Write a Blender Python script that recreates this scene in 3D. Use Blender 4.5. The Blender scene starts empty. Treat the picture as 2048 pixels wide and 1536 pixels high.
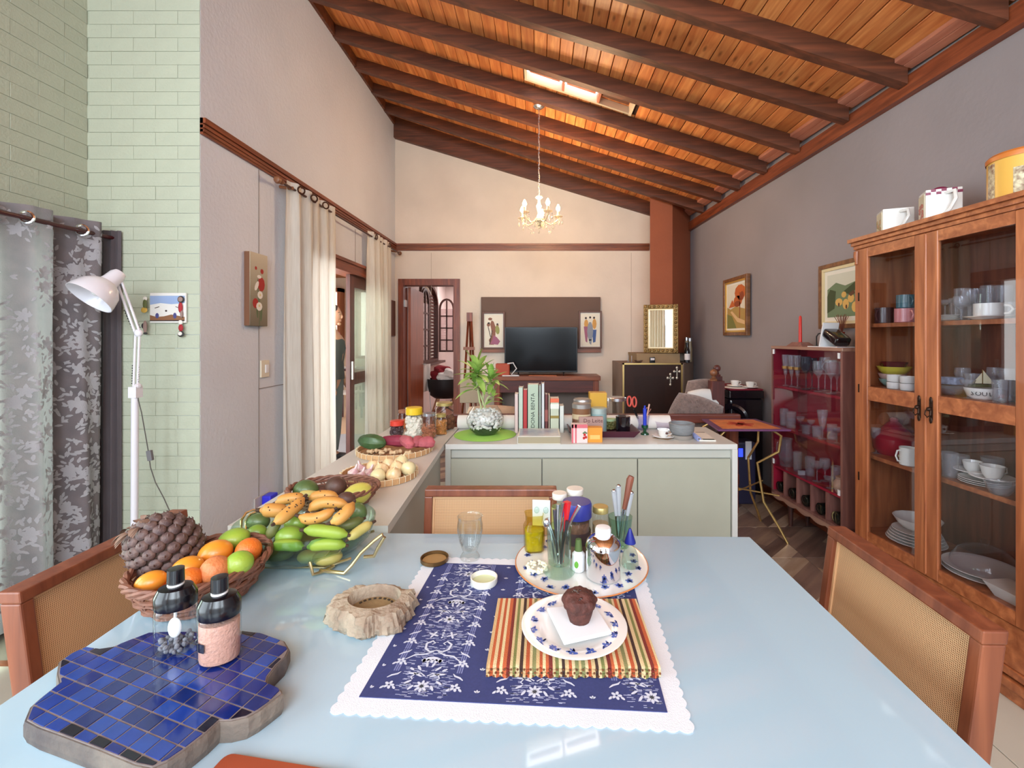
import bpy, bmesh, math, random
from mathutils import Vector, Matrix
R = math.radians
PI = math.pi
rnd = random.Random(7)
SC = bpy.context.scene
COL = SC.collection

# ---------------------------------------------------------------- camera, light, exposure
F, CX, HY, H = 909.0, 1079.0, 675.0, 1.4
cd = bpy.data.cameras.new('camera')
cd.sensor_width = 36.0
cd.lens = F / 2048 * 36.0
cd.shift_x = (1024 - CX) / 2048
cd.shift_y = (HY - 768) / 2048
cd.clip_start = 0.02
cam = bpy.data.objects.new('camera', cd)
cam.location = (0, 0, H)
cam.rotation_euler = (PI / 2, 0, 0)
COL.objects.link(cam)
SC.camera = cam
SC.view_settings.view_transform = 'Standard'
SC.view_settings.look = 'None'
SC.view_settings.gamma = 1.0
SC.view_settings.use_curve_mapping = False
SC.view_settings.exposure = 0.2
SC.cycles.transparent_max_bounces = 40
SC.cycles.max_bounces = 10

W = bpy.data.worlds.new('sky')
SC.world = W
W.use_nodes = True
W.node_tree.nodes['Background'].inputs[0].default_value = (0.80, 0.91, 1.0, 1)
W.node_tree.nodes['Background'].inputs[1].default_value = 2.0

def area(name, loc, rot, sx, sy, power, col):
    l = bpy.data.lights.new(name, 'AREA')
    l.shape = 'RECTANGLE'; l.size = sx; l.size_y = sy; l.energy = power; l.color = col
    o = bpy.data.objects.new(name, l); o.location = loc; o.rotation_euler = rot
    COL.objects.link(o)
    return o
area('window_light', (-2.75, -0.75, 1.4), (0, R(-90), 0), 2.3, 2.4, 72, (0.80, 0.93, 1.0))
area('rear_fill_light', (0.0, -2.5, 2.7), (R(66), 0, 0), 4.4, 2.0, 300, (0.80, 0.91, 1.0))  # soft fill lamp added outside the unseen rear opening
area('sliding_door_light', (-2.35, 4.5, 1.3), (0, R(-90), 0), 1.9, 1.2, 34, (0.96, 1.0, 1.0))
area('skylight_sun', (0.32, 3.86, 4.35), (0, 0, 0), 0.8, 0.3, 75, (1.0, 0.93, 0.95))
area('far_room_light', (-1.0, 8.3, 2.5), (R(0), 0, 0), 1.2, 1.2, 30, (1.0, 0.93, 0.93))
area('side_room_light', (-4.3, 6.2, 2.6), (0, 0, 0), 2.5, 2.5, 60, (1.0, 0.97, 0.95))
area('left_window_daylight', (-3.1, 1.6, 1.3), (0, R(-90), 0), 2.0, 1.8, 110, (0.95, 1.0, 0.93))

# ---------------------------------------------------------------- picture geometry -> real places
def gx(px, Y): return (px - CX) / F * Y
def gz(py, Y): return H + (HY - py) / F * Y
def onz(px, py, z):
    Y = F * (H - z) / (py - HY)
    return gx(px, Y), Y

# ---------------------------------------------------------------- materials
def lin(c):
    return tuple(((v / 255) / 12.92 if v / 255 <= 0.04045 else ((v / 255 + 0.055) / 1.055) ** 2.4) for v in c) + (1,)
MC = {}
def _new(name):
    m = bpy.data.materials.new(name); m.use_nodes = True
    nt = m.node_tree
    return m, nt, nt.nodes['Principled BSDF'], nt.nodes['Material Output']
def _coord(nt, scale=(1, 1, 1), rot=(0, 0, 0), kind='Object'):
    tc = nt.nodes.new('ShaderNodeTexCoord'); mp = nt.nodes.new('ShaderNodeMapping')
    mp.inputs['Scale'].default_value = scale; mp.inputs['Rotation'].default_value = rot
    nt.links.new(tc.outputs[kind], mp.inputs['Vector'])
    return mp.outputs['Vector']
def _ramp(nt, fac, stops):
    r = nt.nodes.new('ShaderNodeValToRGB'); e = r.color_ramp.elements
    e[0].position, e[0].color = stops[0][0], stops[0][1]
    e[1].position, e[1].color = stops[-1][0], stops[-1][1]
    for p, c in stops[1:-1]:
        x = e.new(p); x.color = c
    nt.links.new(fac, r.inputs[0])
    return r.outputs[0]
def _bump(nt, b, h, strength, dist=0.01):
    bp = nt.nodes.new('ShaderNodeBump'); bp.inputs['Strength'].default_value = strength
    bp.inputs['Distance'].default_value = dist
    nt.links.new(h, bp.inputs['Height']); nt.links.new(bp.outputs[0], b.inputs['Normal'])
def mat(name, col, rough=0.5, metal=0.0, noise=0.0, nscale=8.0, bump=0.0, bscale=60.0, coat=0.0, spec=None,
        col2=None, sub=0.0, stretch=(1, 1, 1), sheen=0.0):
    if name in MC: return MC[name]
    m, nt, b, out = _new(name)
    b.inputs['Roughness'].default_value = rough
    b.inputs['Metallic'].default_value = metal
    b.inputs['Coat Weight'].default_value = coat
    b.inputs['Coat Roughness'].default_value = 0.06
    if sheen: b.inputs['Sheen Weight'].default_value = sheen
    if spec is not None: b.inputs['Specular IOR Level'].default_value = spec
    c = lin(col)
    b.inputs['Base Color'].default_value = c
    if sub: b.inputs['Subsurface Weight'].default_value = sub; b.inputs['Subsurface Scale'].default_value = 0.01
    v = _coord(nt, stretch)
    if noise or col2:
        n = nt.nodes.new('ShaderNodeTexNoise'); n.inputs['Scale'].default_value = nscale; n.inputs['Detail'].default_value = 5
        nt.links.new(v, n.inputs['Vector'])
        if col2: a, d = c, lin(col2)
        else:
            a = tuple(x * (1 - noise) for x in c[:3]) + (1,); d = tuple(min(1, x * (1 + noise)) for x in c[:3]) + (1,)
        nt.links.new(_ramp(nt, n.outputs[0], [(0.32, a), (0.68, d)]), b.inputs['Base Color'])
    if bump:
        n2 = nt.nodes.new('ShaderNodeTexNoise'); n2.inputs['Scale'].default_value = bscale; n2.inputs['Detail'].default_value = 4
        nt.links.new(v, n2.inputs['Vector'])
        _bump(nt, b, n2.outputs[0], bump)
    MC[name] = m
    return m
def wood(name, c1, c2, rough=0.42, scale=1.0, axis='X', coat=0.0, vary=0.0, knots=False):
    """grain runs along axis"""
    if name in MC: return MC[name]
    m, nt, b, out = _new(name)
    s = {'X': (1.2, 14, 14), 'Y': (14, 1.2, 14), 'Z': (14, 14, 1.2)}[axis]
    v = _coord(nt, tuple(q * scale for q in s))
    if vary:
        oi = nt.nodes.new('ShaderNodeObjectInfo')
        ad = nt.nodes.new('ShaderNodeVectorMath'); ad.operation = 'MULTIPLY_ADD'
        nt.links.new(oi.outputs['Random'], ad.inputs[0]); ad.inputs[1].default_value = (37, 51, 23)
        nt.links.new(v, ad.inputs[2]); v = ad.outputs[0]
    n = nt.nodes.new('ShaderNodeTexNoise'); n.inputs['Scale'].default_value = 2.0; n.inputs['Detail'].default_value = 6
    n.inputs['Distortion'].default_value = 0.6
    nt.links.new(v, n.inputs['Vector'])
    co = _ramp(nt, n.outputs[0], [(0.3, lin(c1)), (0.52, lin(tuple((a + d) / 2 for a, d in zip(c1, c2)))), (0.7, lin(c2))])
    if knots:
        v2 = _coord(nt, {'X': (3, 9, 9), 'Y': (9, 3, 9), 'Z': (9, 9, 3)}[axis])
        vo = nt.nodes.new('ShaderNodeTexVoronoi'); vo.inputs['Scale'].default_value = 1.0
        nt.links.new(v2, vo.inputs['Vector'])
        k = _ramp(nt, vo.outputs['Distance'], [(0.05, (0.25, 0.2, 0.18, 1)), (0.13, (1, 1, 1, 1))])
        mx = nt.nodes.new('ShaderNodeMix'); mx.data_type = 'RGBA'; mx.blend_type = 'MULTIPLY'; mx.inputs[0].default_value = 0.8
        nt.links.new(co, mx.inputs[6]); nt.links.new(k, mx.inputs[7]); co = mx.outputs[2]
    if vary:
        hs = nt.nodes.new('ShaderNodeHueSaturation')
        mr = nt.nodes.new('ShaderNodeMapRange'); mr.inputs[3].default_value = 1 - vary; mr.inputs[4].default_value = 1 + vary
        nt.links.new(oi.outputs['Random'], mr.inputs[0]); nt.links.new(mr.outputs[0], hs.inputs['Value'])
        nt.links.new(co, hs.inputs['Color']); co = hs.outputs[0]
    nt.links.new(co, b.inputs['Base Color'])
    b.inputs['Roughness'].default_value = rough; b.inputs['Coat Weight'].default_value = coat
    _bump(nt, b, n.outputs[0], 0.12, 0.004)
    MC[name] = m
    return m
def glassy(name, tint=(255, 255, 255), gloss=1.0, rough=0.0, alpha=0.0, body=(255, 255, 255)):
    """thin clear glass: sharp reflection over a lightly tinted see-through sheet"""
    if name in MC: return MC[name]
    m, nt, b, out = _new(name); nt.nodes.remove(b)
    tr = nt.nodes.new('ShaderNodeBsdfTransparent'); tr.inputs[0].default_value = lin(tint)
    gl = nt.nodes.new('ShaderNodeBsdfGlossy'); gl.inputs['Roughness'].default_value = rough
    fr = nt.nodes.new('ShaderNodeLayerWeight'); fr.inputs['Blend'].default_value = 0.5
    pw_ = nt.nodes.new('ShaderNodeMath'); pw_.operation = 'POWER'; pw_.inputs[1].default_value = 2.6
    ml = nt.nodes.new('ShaderNodeMath'); ml.operation = 'MULTIPLY_ADD'; ml.inputs[1].default_value = 0.62 * gloss; ml.inputs[2].default_value = 0.03
    nt.links.new(fr.outputs['Facing'], pw_.inputs[0]); nt.links.new(pw_.outputs[0], ml.inputs[0])
    mx = nt.nodes.new('ShaderNodeMixShader')
    nt.links.new(ml.outputs[0], mx.inputs[0]); nt.links.new(tr.outputs[0], mx.inputs[1]); nt.links.new(gl.outputs[0], mx.inputs[2])
    last = mx.outputs[0]
    if alpha:
        df = nt.nodes.new('ShaderNodeBsdfDiffuse'); df.inputs[0].default_value = lin(body)
        m2 = nt.nodes.new('ShaderNodeMixShader'); m2.inputs[0].default_value = alpha
        nt.links.new(last, m2.inputs[1]); nt.links.new(df.outputs[0], m2.inputs[2]); last = m2.outputs[0]
    nt.links.new(last, out.inputs[0])
    MC[name] = m
    return m
def emit(name, col, s):
    if name in MC: return MC[name]
    m, nt, b, out = _new(name)
    b.inputs['Base Color'].default_value = lin(col)
    b.inputs['Emission Color'].default_value = lin(col); b.inputs['Emission Strength'].default_value = s
    MC[name] = m
    return m
def cloth_mat(name, col, trans=0.35, noise=0.05, weave=400, stretch=(1, 1, 1), col2=None, rough=0.9):
    if name in MC: return MC[name]
    m = mat(name, col, rough, 0, noise, 12, 0.25, weave, stretch=stretch, col2=col2)
    nt = m.node_tree; b = nt.nodes['Principled BSDF']; out = nt.nodes['Material Output']
    if trans:
        t = nt.nodes.new('ShaderNodeBsdfTranslucent'); t.inputs[0].default_value = lin(col)
        x = nt.nodes.new('ShaderNodeMixShader'); x.inputs[0].default_value = trans
        nt.links.new(b.outputs[0], x.inputs[1]); nt.links.new(t.outputs[0], x.inputs[2]); nt.links.new(x.outputs[0], out.inputs[0])
    return m

# ---------------------------------------------------------------- mesh builders
def nb(): return bmesh.new()
def bx(bm, x0, x1, y0, y1, z0, z1, M=None):
    vs = [bm.verts.new(Vector(p) if M is None else M @ Vector(p)) for p in
          ((x0, y0, z0), (x1, y0, z0), (x1, y1, z0), (x0, y1, z0), (x0, y0, z1), (x1, y0, z1), (x1, y1, z1), (x0, y1, z1))]
    for f in ((3, 2, 1, 0), (4, 5, 6, 7), (0, 1, 5, 4), (1, 2, 6, 5), (2, 3, 7, 6), (3, 0, 4, 7)):
        bm.faces.new([vs[i] for i in f])
    return bm
def BX(*a, **k): return bx(nb(), *a, **k)
def hexa(bm, ps):
    """box from 8 corners: bottom ring of four, then top ring of four"""
    vs = [bm.verts.new(p) for p in ps]
    for f in ((3, 2, 1, 0), (4, 5, 6, 7), (0, 1, 5, 4), (1, 2, 6, 5), (2, 3, 7, 6), (3, 0, 4, 7)):
        bm.faces.new([vs[i] for i in f])
    return bm
def lathe(bm, prof, seg=24, M=None, sx=1.0, sy=1.0, fn=None):
    rings = []
    for r, z in prof:
        if r < 1e-6:
            p = Vector((0, 0, z)); rings.append([bm.verts.new(p if M is None else M @ p)])
        else:
            ring = []
            for i in range(seg):
                a = 2 * PI * i / seg
                rr = r * (fn(a, z) if fn else 1)
                p = Vector((rr * math.cos(a) * sx, rr * math.sin(a) * sy, z))
                ring.append(bm.verts.new(p if M is None else M @ p))
            rings.append(ring)
    for a, b in zip(rings, rings[1:]):
        if len(a) == 1 and len(b) == 1: continue
        for i in range(seg):
            j = (i + 1) % seg
            if len(a) == 1: bm.faces.new((a[0], b[j], b[i]))
            elif len(b) == 1: bm.faces.new((a[i], a[j], b[0]))
            else: bm.faces.new((a[i], a[j], b[j], b[i]))
    return bm
def LA(prof, seg=24, **k): return lathe(nb(), prof, seg, **k)
def tube(bm, pts, r, seg=8, closed=False, cap=True):
    pts = [Vector(p) for p in pts]; n = len(pts)
    rs = r if isinstance(r, (list, tuple)) else [r] * n
    rings = []; up = None
    for i in range(n):
        if closed: t = pts[(i + 1) % n] - pts[i - 1]
        else: t = pts[min(i + 1, n - 1)] - pts[max(i - 1, 0)]
        if t.length < 1e-9: t = Vector((0, 0, 1))
        t.normalize()
        if up is None:
            up = Vector((0, 0, 1)) if abs(t.z) < 0.9 else Vector((1, 0, 0))
        u = up - t * up.dot(t)
        if u.length < 1e-6: u = t.orthogonal()
        u.normalize(); w = t.cross(u); up = u
        rings.append([bm.verts.new(pts[i] + (u * math.cos(2 * PI * k / seg) + w * math.sin(2 * PI * k / seg)) * rs[i]) for k in range(seg)])
    for i in range(n if closed else n - 1):
        a, b = rings[i], rings[(i + 1) % n]
        for k in range(seg):
            j = (k + 1) % seg
            bm.faces.new((a[k], a[j], b[j], b[k]))
    if cap and not closed:
        bm.faces.new(rings[0][::-1]); bm.faces.new(rings[-1])
    return bm
def TB(pts, r, seg=8, **k): return tube(nb(), pts, r, seg, **k)
def ell(bm, c, rad, u=14, v=9, M=None, fn=None):
    c = Vector(c); rings = []
    for i in range(v + 1):
        th = PI * i / v
        if i in (0, v):
            p = Vector((0, 0, math.cos(th)))
            if fn: p = p * fn(p)
            p = Vector((p.x * rad[0], p.y * rad[1], p.z * rad[2]))
            if M is not None: p = M @ p
            rings.append([bm.verts.new(c + p)]); continue
        ring = []
        for k in range(u):
            a = 2 * PI * k / u
            p = Vector((math.sin(th) * math.cos(a), math.sin(th) * math.sin(a), math.cos(th)))
            if fn: p = p * fn(p)
            p = Vector((p.x * rad[0], p.y * rad[1], p.z * rad[2]))
            if M is not None: p = M @ p
            ring.append(bm.verts.new(c + p))
        rings.append(ring)
    for a, b in zip(rings, rings[1:]):
        for k in range(u):
            j = (k + 1) % u
            if len(a) == 1: bm.faces.new((a[0], b[k], b[j]))
            elif len(b) == 1: bm.faces.new((a[k], b[0], a[j]))
            else: bm.faces.new((a[k], b[k], b[j], a[j]))
    return bm
def prism(bm, poly, z0, z1, M=None):
    T = (lambda p: Vector(p)) if M is None else (lambda p: M @ Vector(p))
    lo = [bm.verts.new(T((x, y, z0))) for x, y in poly]; hi = [bm.verts.new(T((x, y, z1))) for x, y in poly]
    n = len(poly)
    bm.faces.new(lo[::-1]); bm.faces.new(hi)
    for i in range(n):
        j = (i + 1) % n
        bm.faces.new((lo[i], lo[j], hi[j], hi[i]))
    return bm
def PR(*a, **k): return prism(nb(), *a, **k)
def bevel(bm, w, seg=2):
    bmesh.ops.bevel(bm, geom=list(bm.edges), offset=w, segments=seg, affect='EDGES', profile=0.6)
    return bm
def flat(bm, pts, M):
    """flat print: one face"""
    return bm.faces.new([bm.verts.new(M @ Vector((x, y, 0))) for x, y in pts])
def ribbon(bm, pts, w, M):
    n = len(pts); L, Rr = [], []
    for i in range(n):
        a = Vector(pts[max(i - 1, 0)]); b = Vector(pts[min(i + 1, n - 1)])
        d = (b - a); d = d.normalized() if d.length else Vector((1, 0))
        nrm = Vector((-d.y, d.x)); ww = w[i] if isinstance(w, (list, tuple)) else w
        p = Vector(pts[i])
        L.append(bm.verts.new(M @ Vector((*(p + nrm * ww / 2), 0)))); Rr.append(bm.verts.new(M @ Vector((*(p - nrm * ww / 2), 0))))
    for i in range(n - 1): bm.faces.new((L[i], Rr[i], Rr[i + 1], L[i + 1]))
def ovalpts(cx, cy, rx, ry, n=12, rot=0.0):
    return [(cx + math.cos(a) * rx * math.cos(rot) - math.sin(a) * ry * math.sin(rot), cy + math.cos(a) * rx * math.sin(rot) + math.sin(a) * ry * math.cos(rot)) for a in [2 * PI * i / n for i in range(n)]]

# ---------------------------------------------------------------- scene objects
def obj(name, bm, m, parent=None, loc=(0, 0, 0), rot=(0, 0, 0), smooth=False, label=None, kind=None):
    me = bpy.data.meshes.new(name)
    if isinstance(bm, bpy.types.Mesh): me = bm
    else:
        bmesh.ops.recalc_face_normals(bm, faces=bm.faces[:])
        bm.to_mesh(me); bm.free()
        if smooth:
            me.polygons.foreach_set('use_smooth', [True] * len(me.polygons))
            me.set_sharp_from_angle(angle=R(38))
        if m is not None: me.materials.append(m)
    o = bpy.data.objects.new(name, me)
    COL.objects.link(o)
    o.location = loc; o.rotation_euler = rot
    if parent is not None: o.parent = parent
    if label: o['label'] = label
    if kind: o['kind'] = kind
    return o
def tag(o, label, cat, group=None):
    o['label'] = label; o['category'] = cat
    if group: o['group'] = group
    return o
def thing(name, label, cat, loc=(0, 0, 0), rz=0.0, group=None):
    o = bpy.data.objects.new(name, None); COL.objects.link(o)
    o.empty_display_size = 0.05
    o.location = loc; o.rotation_euler = (0, 0, rz)
    return tag(o, label, cat, group)
def one(name, bm, m, label, cat, loc=(0, 0, 0), rz=0.0, group=None, smooth=True, rot=None):
    o = obj(name, bm, m, None, loc, rot or (0, 0, rz), smooth)
    return tag(o, label, cat, group)
def struct(name, bm, m, parent=None, loc=(0, 0, 0), rot=(0, 0, 0), smooth=False):
    o = obj(name, bm, m, parent, loc, rot, smooth)
    if parent is None: o['kind'] = 'structure'
    return o
def share(name, src, parent, loc, rot=(0, 0, 0), m=None, scale=None):
    o = bpy.data.objects.new(name, src.data); COL.objects.link(o)
    o.parent = parent; o.location = loc; o.rotation_euler = rot
    if scale: o.scale = scale
    return o
def dup(root, loc, rz=0.0, label=None, group=None, scale=None):
    r = root.copy(); COL.objects.link(r); r.location = loc; r.rotation_euler = (0, 0, rz)
    if scale: r.scale = scale
    if label: r['label'] = label
    if group: r['group'] = group
    for ch in list(root.children):
        c = ch.copy(); COL.objects.link(c); c.parent = r
        for g in list(ch.children):
            d = g.copy(); COL.objects.link(d); d.parent = c
    return r
def text(body, size, m, parent, M, name='lettering', thick=0.0003, align='CENTER'):
    cu = bpy.data.curves.new(name, 'FONT'); cu.body = body; cu.size = size; cu.extrude = thick
    cu.align_x = align; cu.align_y = 'CENTER'; cu.resolution_u = 2
    t = bpy.data.objects.new(name, cu)
    me = bpy.data.meshes.new_from_object(t)
    bpy.data.objects.remove(t)
    me.transform(M); me.materials.append(m)
    o = bpy.data.objects.new(name, me); COL.objects.link(o); o.parent = parent
    return o
# ================================================================ THE ROOM
M_lwall = mat('textured_plaster', (214, 218, 226), 0.85, noise=0.05, nscale=1.3, bump=0.35, bscale=45, stretch=(1, 1, 1))
M_bwall = mat('beige_render', (218, 202, 186), 0.9, noise=0.07, nscale=1.5, bump=0.25, bscale=30)
M_rwall = mat('grey_cement_paint', (142, 132, 133), 0.8, noise=0.12, nscale=0.9, bump=0.15, bscale=25)
M_brick = mat('pale_paint_green_light', (184, 190, 170), 0.75, noise=0.04, nscale=5, bump=0.3, bscale=70)  # green cast of the garden light is mixed into the brick colour
M_joint = mat('painted_mortar', (177, 184, 163), 0.85, noise=0.05, nscale=20)
M_trim = wood('reddish_trim_wood', (98, 44, 24), (150, 76, 44), 0.4, axis='Y')
M_trimx = wood('reddish_trim_wood_cross', (104, 52, 28), (152, 84, 46), 0.4, axis='X')
M_trimz = wood('reddish_trim_wood_upright', (96, 42, 24), (144, 72, 42), 0.4, axis='Z')
M_raft = wood('dark_rafter_wood', (74, 42, 28), (120, 66, 42), 0.5, axis='X', vary=0.12)
M_plank = wood('orange_pine_boards', (192, 104, 52), (234, 158, 92), 0.45, axis='Y', vary=0.22, knots=True)
M_dark = mat('dark_void', (30, 22, 20), 0.9)

LX = -1.875          # left wall
LY0 = 2.51           # where it starts, flush with the brick return wall
BY = 5.9             # back wall
WX = -2.5            # window wall on the far left
def rwx(Y): return 1.94 + 0.05 * (5.9 - Y)
SL = 0.3338
def zc(X): return 4.13 - SL * (X + 1.875)
RH = 0.115

# floor
M_tile = mat('beige_floor_tile', (196, 192, 178), 0.35, noise=0.05, nscale=3, coat=0.3)
def strip_mat():
    m, nt, b, out = _new('wood_look_tile')
    v = _coord(nt, (1, 1, 1), (0, 0, R(-42))); N = nt.nodes.new
    def mth(op, a, c=None, d=None):
        x = N('ShaderNodeMath'); x.operation = op
        for i, q in enumerate((a, c, d)):
            if q is None: continue
            if isinstance(q, (int, float)): x.inputs[i].default_value = q
            else: nt.links.new(q, x.inputs[i])
        return x.outputs[0]
    sx = N('ShaderNodeSeparateXYZ'); nt.links.new(v, sx.inputs[0])
    row = mth('FLOOR', mth('DIVIDE', sx.outputs[1], 0.085))
    colm = mth('FLOOR', mth('ADD', mth('DIVIDE', sx.outputs[0], 0.9), mth('MULTIPLY', row, 0.37)))
    oi = N('ShaderNodeObjectInfo'); cb = N('ShaderNodeCombineXYZ')
    nt.links.new(row, cb.inputs[0]); nt.links.new(colm, cb.inputs[1]); nt.links.new(mth('MULTIPLY', oi.outputs['Random'], 9.0), cb.inputs[2])
    wn = N('ShaderNodeTexWhiteNoise'); nt.links.new(cb.outputs[0], wn.inputs[0])
    n = N('ShaderNodeTexNoise'); n.inputs['Scale'].default_value = 3
    mp = N('ShaderNodeMapping'); mp.inputs['Scale'].default_value = (1, 9, 1); nt.links.new(v, mp.inputs[0]); nt.links.new(mp.outputs[0], n.inputs['Vector'])
    f = mth('ADD', mth('MULTIPLY', wn.outputs[0], 0.65), mth('MULTIPLY', n.outputs[0], 0.4))
    co = _ramp(nt, f, [(0.15, lin((78, 58, 52))), (0.45, lin((128, 104, 92))), (0.7, lin((158, 132, 108))), (0.95, lin((188, 168, 150)))])
    nt.links.new(co, b.inputs['Base Color']); b.inputs['Roughness'].default_value = 0.35
    return m
M_strip = strip_mat()
floor = struct('floor', BX(-2.6, 2.6, -2.1, 6.05, -0.12, -0.006), mat('floor_grout', (120, 110, 100), 0.9))
tb = None
for i in range(3):
    for j in range(9):
        x0 = 0.75 + i * 0.47; y0 = 1.95 + j * 0.47
        if x0 > rwx(y0) - 0.05: continue
        if tb is None: tb = obj('tile', bevel(BX(0.002, 0.468, 0.002, 0.468, -0.006, 0), 0.0015, 1), M_strip, floor, (x0, y0, 0))
        else: share('tile', tb, floor, (x0, y0, 0))
obj('tile', BX(-1.87, 0.745, 1.95, 5.9, -0.006, 0), M_strip, floor)
tb = None
for i in range(8):
    for j in range(5):
        x0 = -2.5 + i * 0.58; y0 = -0.95 + j * 0.58
        if tb is None: tb = obj('tile', bevel(BX(0.002, 0.578, 0.002, 0.578, -0.006, 0), 0.0015, 1), M_tile, floor, (x0, y0, 0))
        else: share('tile', tb, floor, (x0, y0, 0))
struct('trim_1', BX(-2.5, 2.2, 1.935, 1.965, -0.004, 0.004), M_trimx)

# left wall with the sliding door opening Y 3.62..5.45, z 0..2.1
DY0, DY1, DZ = 3.55, 5.5, 2.06
b = nb()
for a in ((LX - 0.14, LX, LY0 + 0.003, DY0, 0, 4.35), (LX - 0.14, LX, DY1, BY + 0.15, 0, 4.35), (LX - 0.14, LX, DY0, DY1, DZ, 4.35)):
    bx(b, *a)
wall_left = struct('wall_left', b, M_lwall)
Ms = mat('panel_seam', (150, 142, 138), 0.9)
for y0, z0, z1 in ((3.03, 0.0, 1.48), (3.03, 1.96, 2.52)):
    obj('panel_joint', BX(LX, LX + 0.003, y0, y0 + 0.006, z0, z1), Ms, wall_left)
obj('panel_joint', BX(LX, LX + 0.003, 3.03, 3.4, 1.055, 1.06), Ms, wall_left)
obj('panel_joint', BX(LX, LX + 0.003, 4.62, 4.626, 2.16, 2.5), Ms, wall_left)

# picture rail (grooved) on left and back walls
def rail_profile(bm, f):
    for (d0, z0, z1) in ((0.016, 2.525, 2.615), (0.03, 2.585, 2.615), (0.024, 2.560, 2.577), (0.024, 2.538, 2.552)):
        f(bm, d0, z0, z1)
b = nb(); rail_profile(b, lambda m, d, z0, z1: bx(m, LX, LX + d, LY0, BY, z0, z1))
struct('trim_2', b, M_trim)
b = nb(); rail_profile(b, lambda m, d, z0, z1: bx(m, LX, 1.42, BY - d, BY, z0, z1))
struct('trim_3', b, M_trimx)

# back wall with the door opening
bx0, bx1, bz = gx(803, BY), gx(912, BY), gz(566, BY)
b = nb()
for a in ((LX, bx0, BY, BY + 0.15, 0, 4.4), (bx1, rwx(BY) + 0.2, BY, BY + 0.15, 0, 4.4), (bx0, bx1, BY, BY + 0.15, bz, 4.4)):
    bx(b, *a)
wall_back = struct('wall_back', b, M_bwall)
Mb2 = mat('back_seam', (176, 158, 140), 0.9)
for px in (862, 1262):
    x = gx(px, BY); obj('panel_joint', BX(x, x + 0.005, BY - 0.002, BY, 1.95 if px < 1000 else 0.7, 2.5), Mb2, wall_back)

# right wall
def rw_box(bm, y0, y1, z0, z1, d0=0.0, d1=0.12):
    return hexa(bm, [(rwx(y0) + d0, y0, z0), (rwx(y0) + d1, y0, z0), (rwx(y1) + d1, y1, z0), (rwx(y1) + d0, y1, z0),
                     (rwx(y0) + d0, y0, z1), (rwx(y0) + d1, y0, z1), (rwx(y1) + d1, y1, z1), (rwx(y1) + d0, y1, z1)])
wall_right = struct('wall_right', rw_box(nb(), -2.1, BY, 0, 3.05), M_rwall)
struct('trim_4', rw_box(nb(), -2.1, BY, 2.765, 2.87, -0.045, 0.0), M_trim)
struct('trim_5', rw_box(nb(), -2.1, BY, 2.872, 2.90, -0.012, 0.0), mat('grey_mortar_strip', (150, 142, 140), 0.9, noise=0.1))
struct('baseboard_right', rw_box(nb(), 2.6, BY, 0, 0.08, -0.012, 0.0), M_trim)

# brick return wall (faces the camera) and the window wall, painted bricks laid one by one
b = BX(WX - 0.1, LX - 0.1401, LY0 + 0.003, LY0 + 0.14, 0, 4.4)
wall_return = struct('wall_front_left', b, M_joint)
bh, bl = 0.0745, 0.245
src = {}
def brick(parent, w, M, depth=0.0045):
    k = round(w, 3)
    if k not in src:
        o = obj('brick', bevel(BX(0.0008, k - 0.0008, 0, depth, 0.0008, bh - 0.0008), 0.0008, 1), M_brick, parent)
        src[k] = o
    else:
        o = bpy.data.objects.new('brick', src[k].data); COL.objects.link(o); o.parent = parent
    o.matrix_local = M
for r in range(57):
    z = r * bh; off = (0.0 if r % 2 else bl / 2); x = LX
    first = True
    while x > WX + 0.02:
        w = (bl - off if off else bl) if first else bl
        w = min(w, x - WX); first = False
        brick(wall_return, w, Matrix.Translation((x - w, LY0 - 0.001 + rnd.uniform(-0.0006, 0.0006), z)))
        x -= w
wy0, wy1, wz0, wz1 = 0.9, 2.2, 0.0, 1.93
b = nb()
for a in ((WX - 0.14, WX, wy1, LY0 + 0.1, 0, 4.6), (WX - 0.14, WX, wy0, wy1, wz1, 4.6), (WX - 0.14, WX, 0.5, wy0, 0, 4.6)):
    bx(b, *a)
wall_window = struct('wall_far_left', b, M_joint)
for r in range(27, 58):
    z = r * bh; off = (0.0 if r % 2 else bl / 2); y = LY0
    first = True
    while y > 1.35:
        w = (bl - off if off else bl) if first else bl
        first = False
        brick(wall_window, w, Matrix.Translation((WX + 0.004 + rnd.uniform(-0.0008, 0.0012), y - w, z)) @ Matrix.Rotation(PI / 2, 4, 'Z'))
        y -= w
# window behind the curtains
wn = struct('window_1', nb(), M_trimz)
b = nb()
for a in ((WX - 0.1, WX - 0.04, wy0, wy0 + 0.06, 0, wz1), (WX - 0.1, WX - 0.04, wy1 - 0.06, wy1, 0, wz1), (WX - 0.1, WX - 0.04, wy0, wy1, wz1 - 0.06, wz1),
          (WX - 0.1, WX - 0.04, 1.52, 1.58, 0, wz1), (WX - 0.1, WX - 0.04, wy0, wy1, 0, 0.08)):
    bx(b, *a)
obj('window_frame', b, M_trimz, wn)
obj('pane', BX(WX - 0.075, WX - 0.07, wy0 + 0.06, wy1 - 0.06, 0.08, wz1 - 0.06), glassy('window_glass', (245, 255, 248)), wn)

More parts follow.
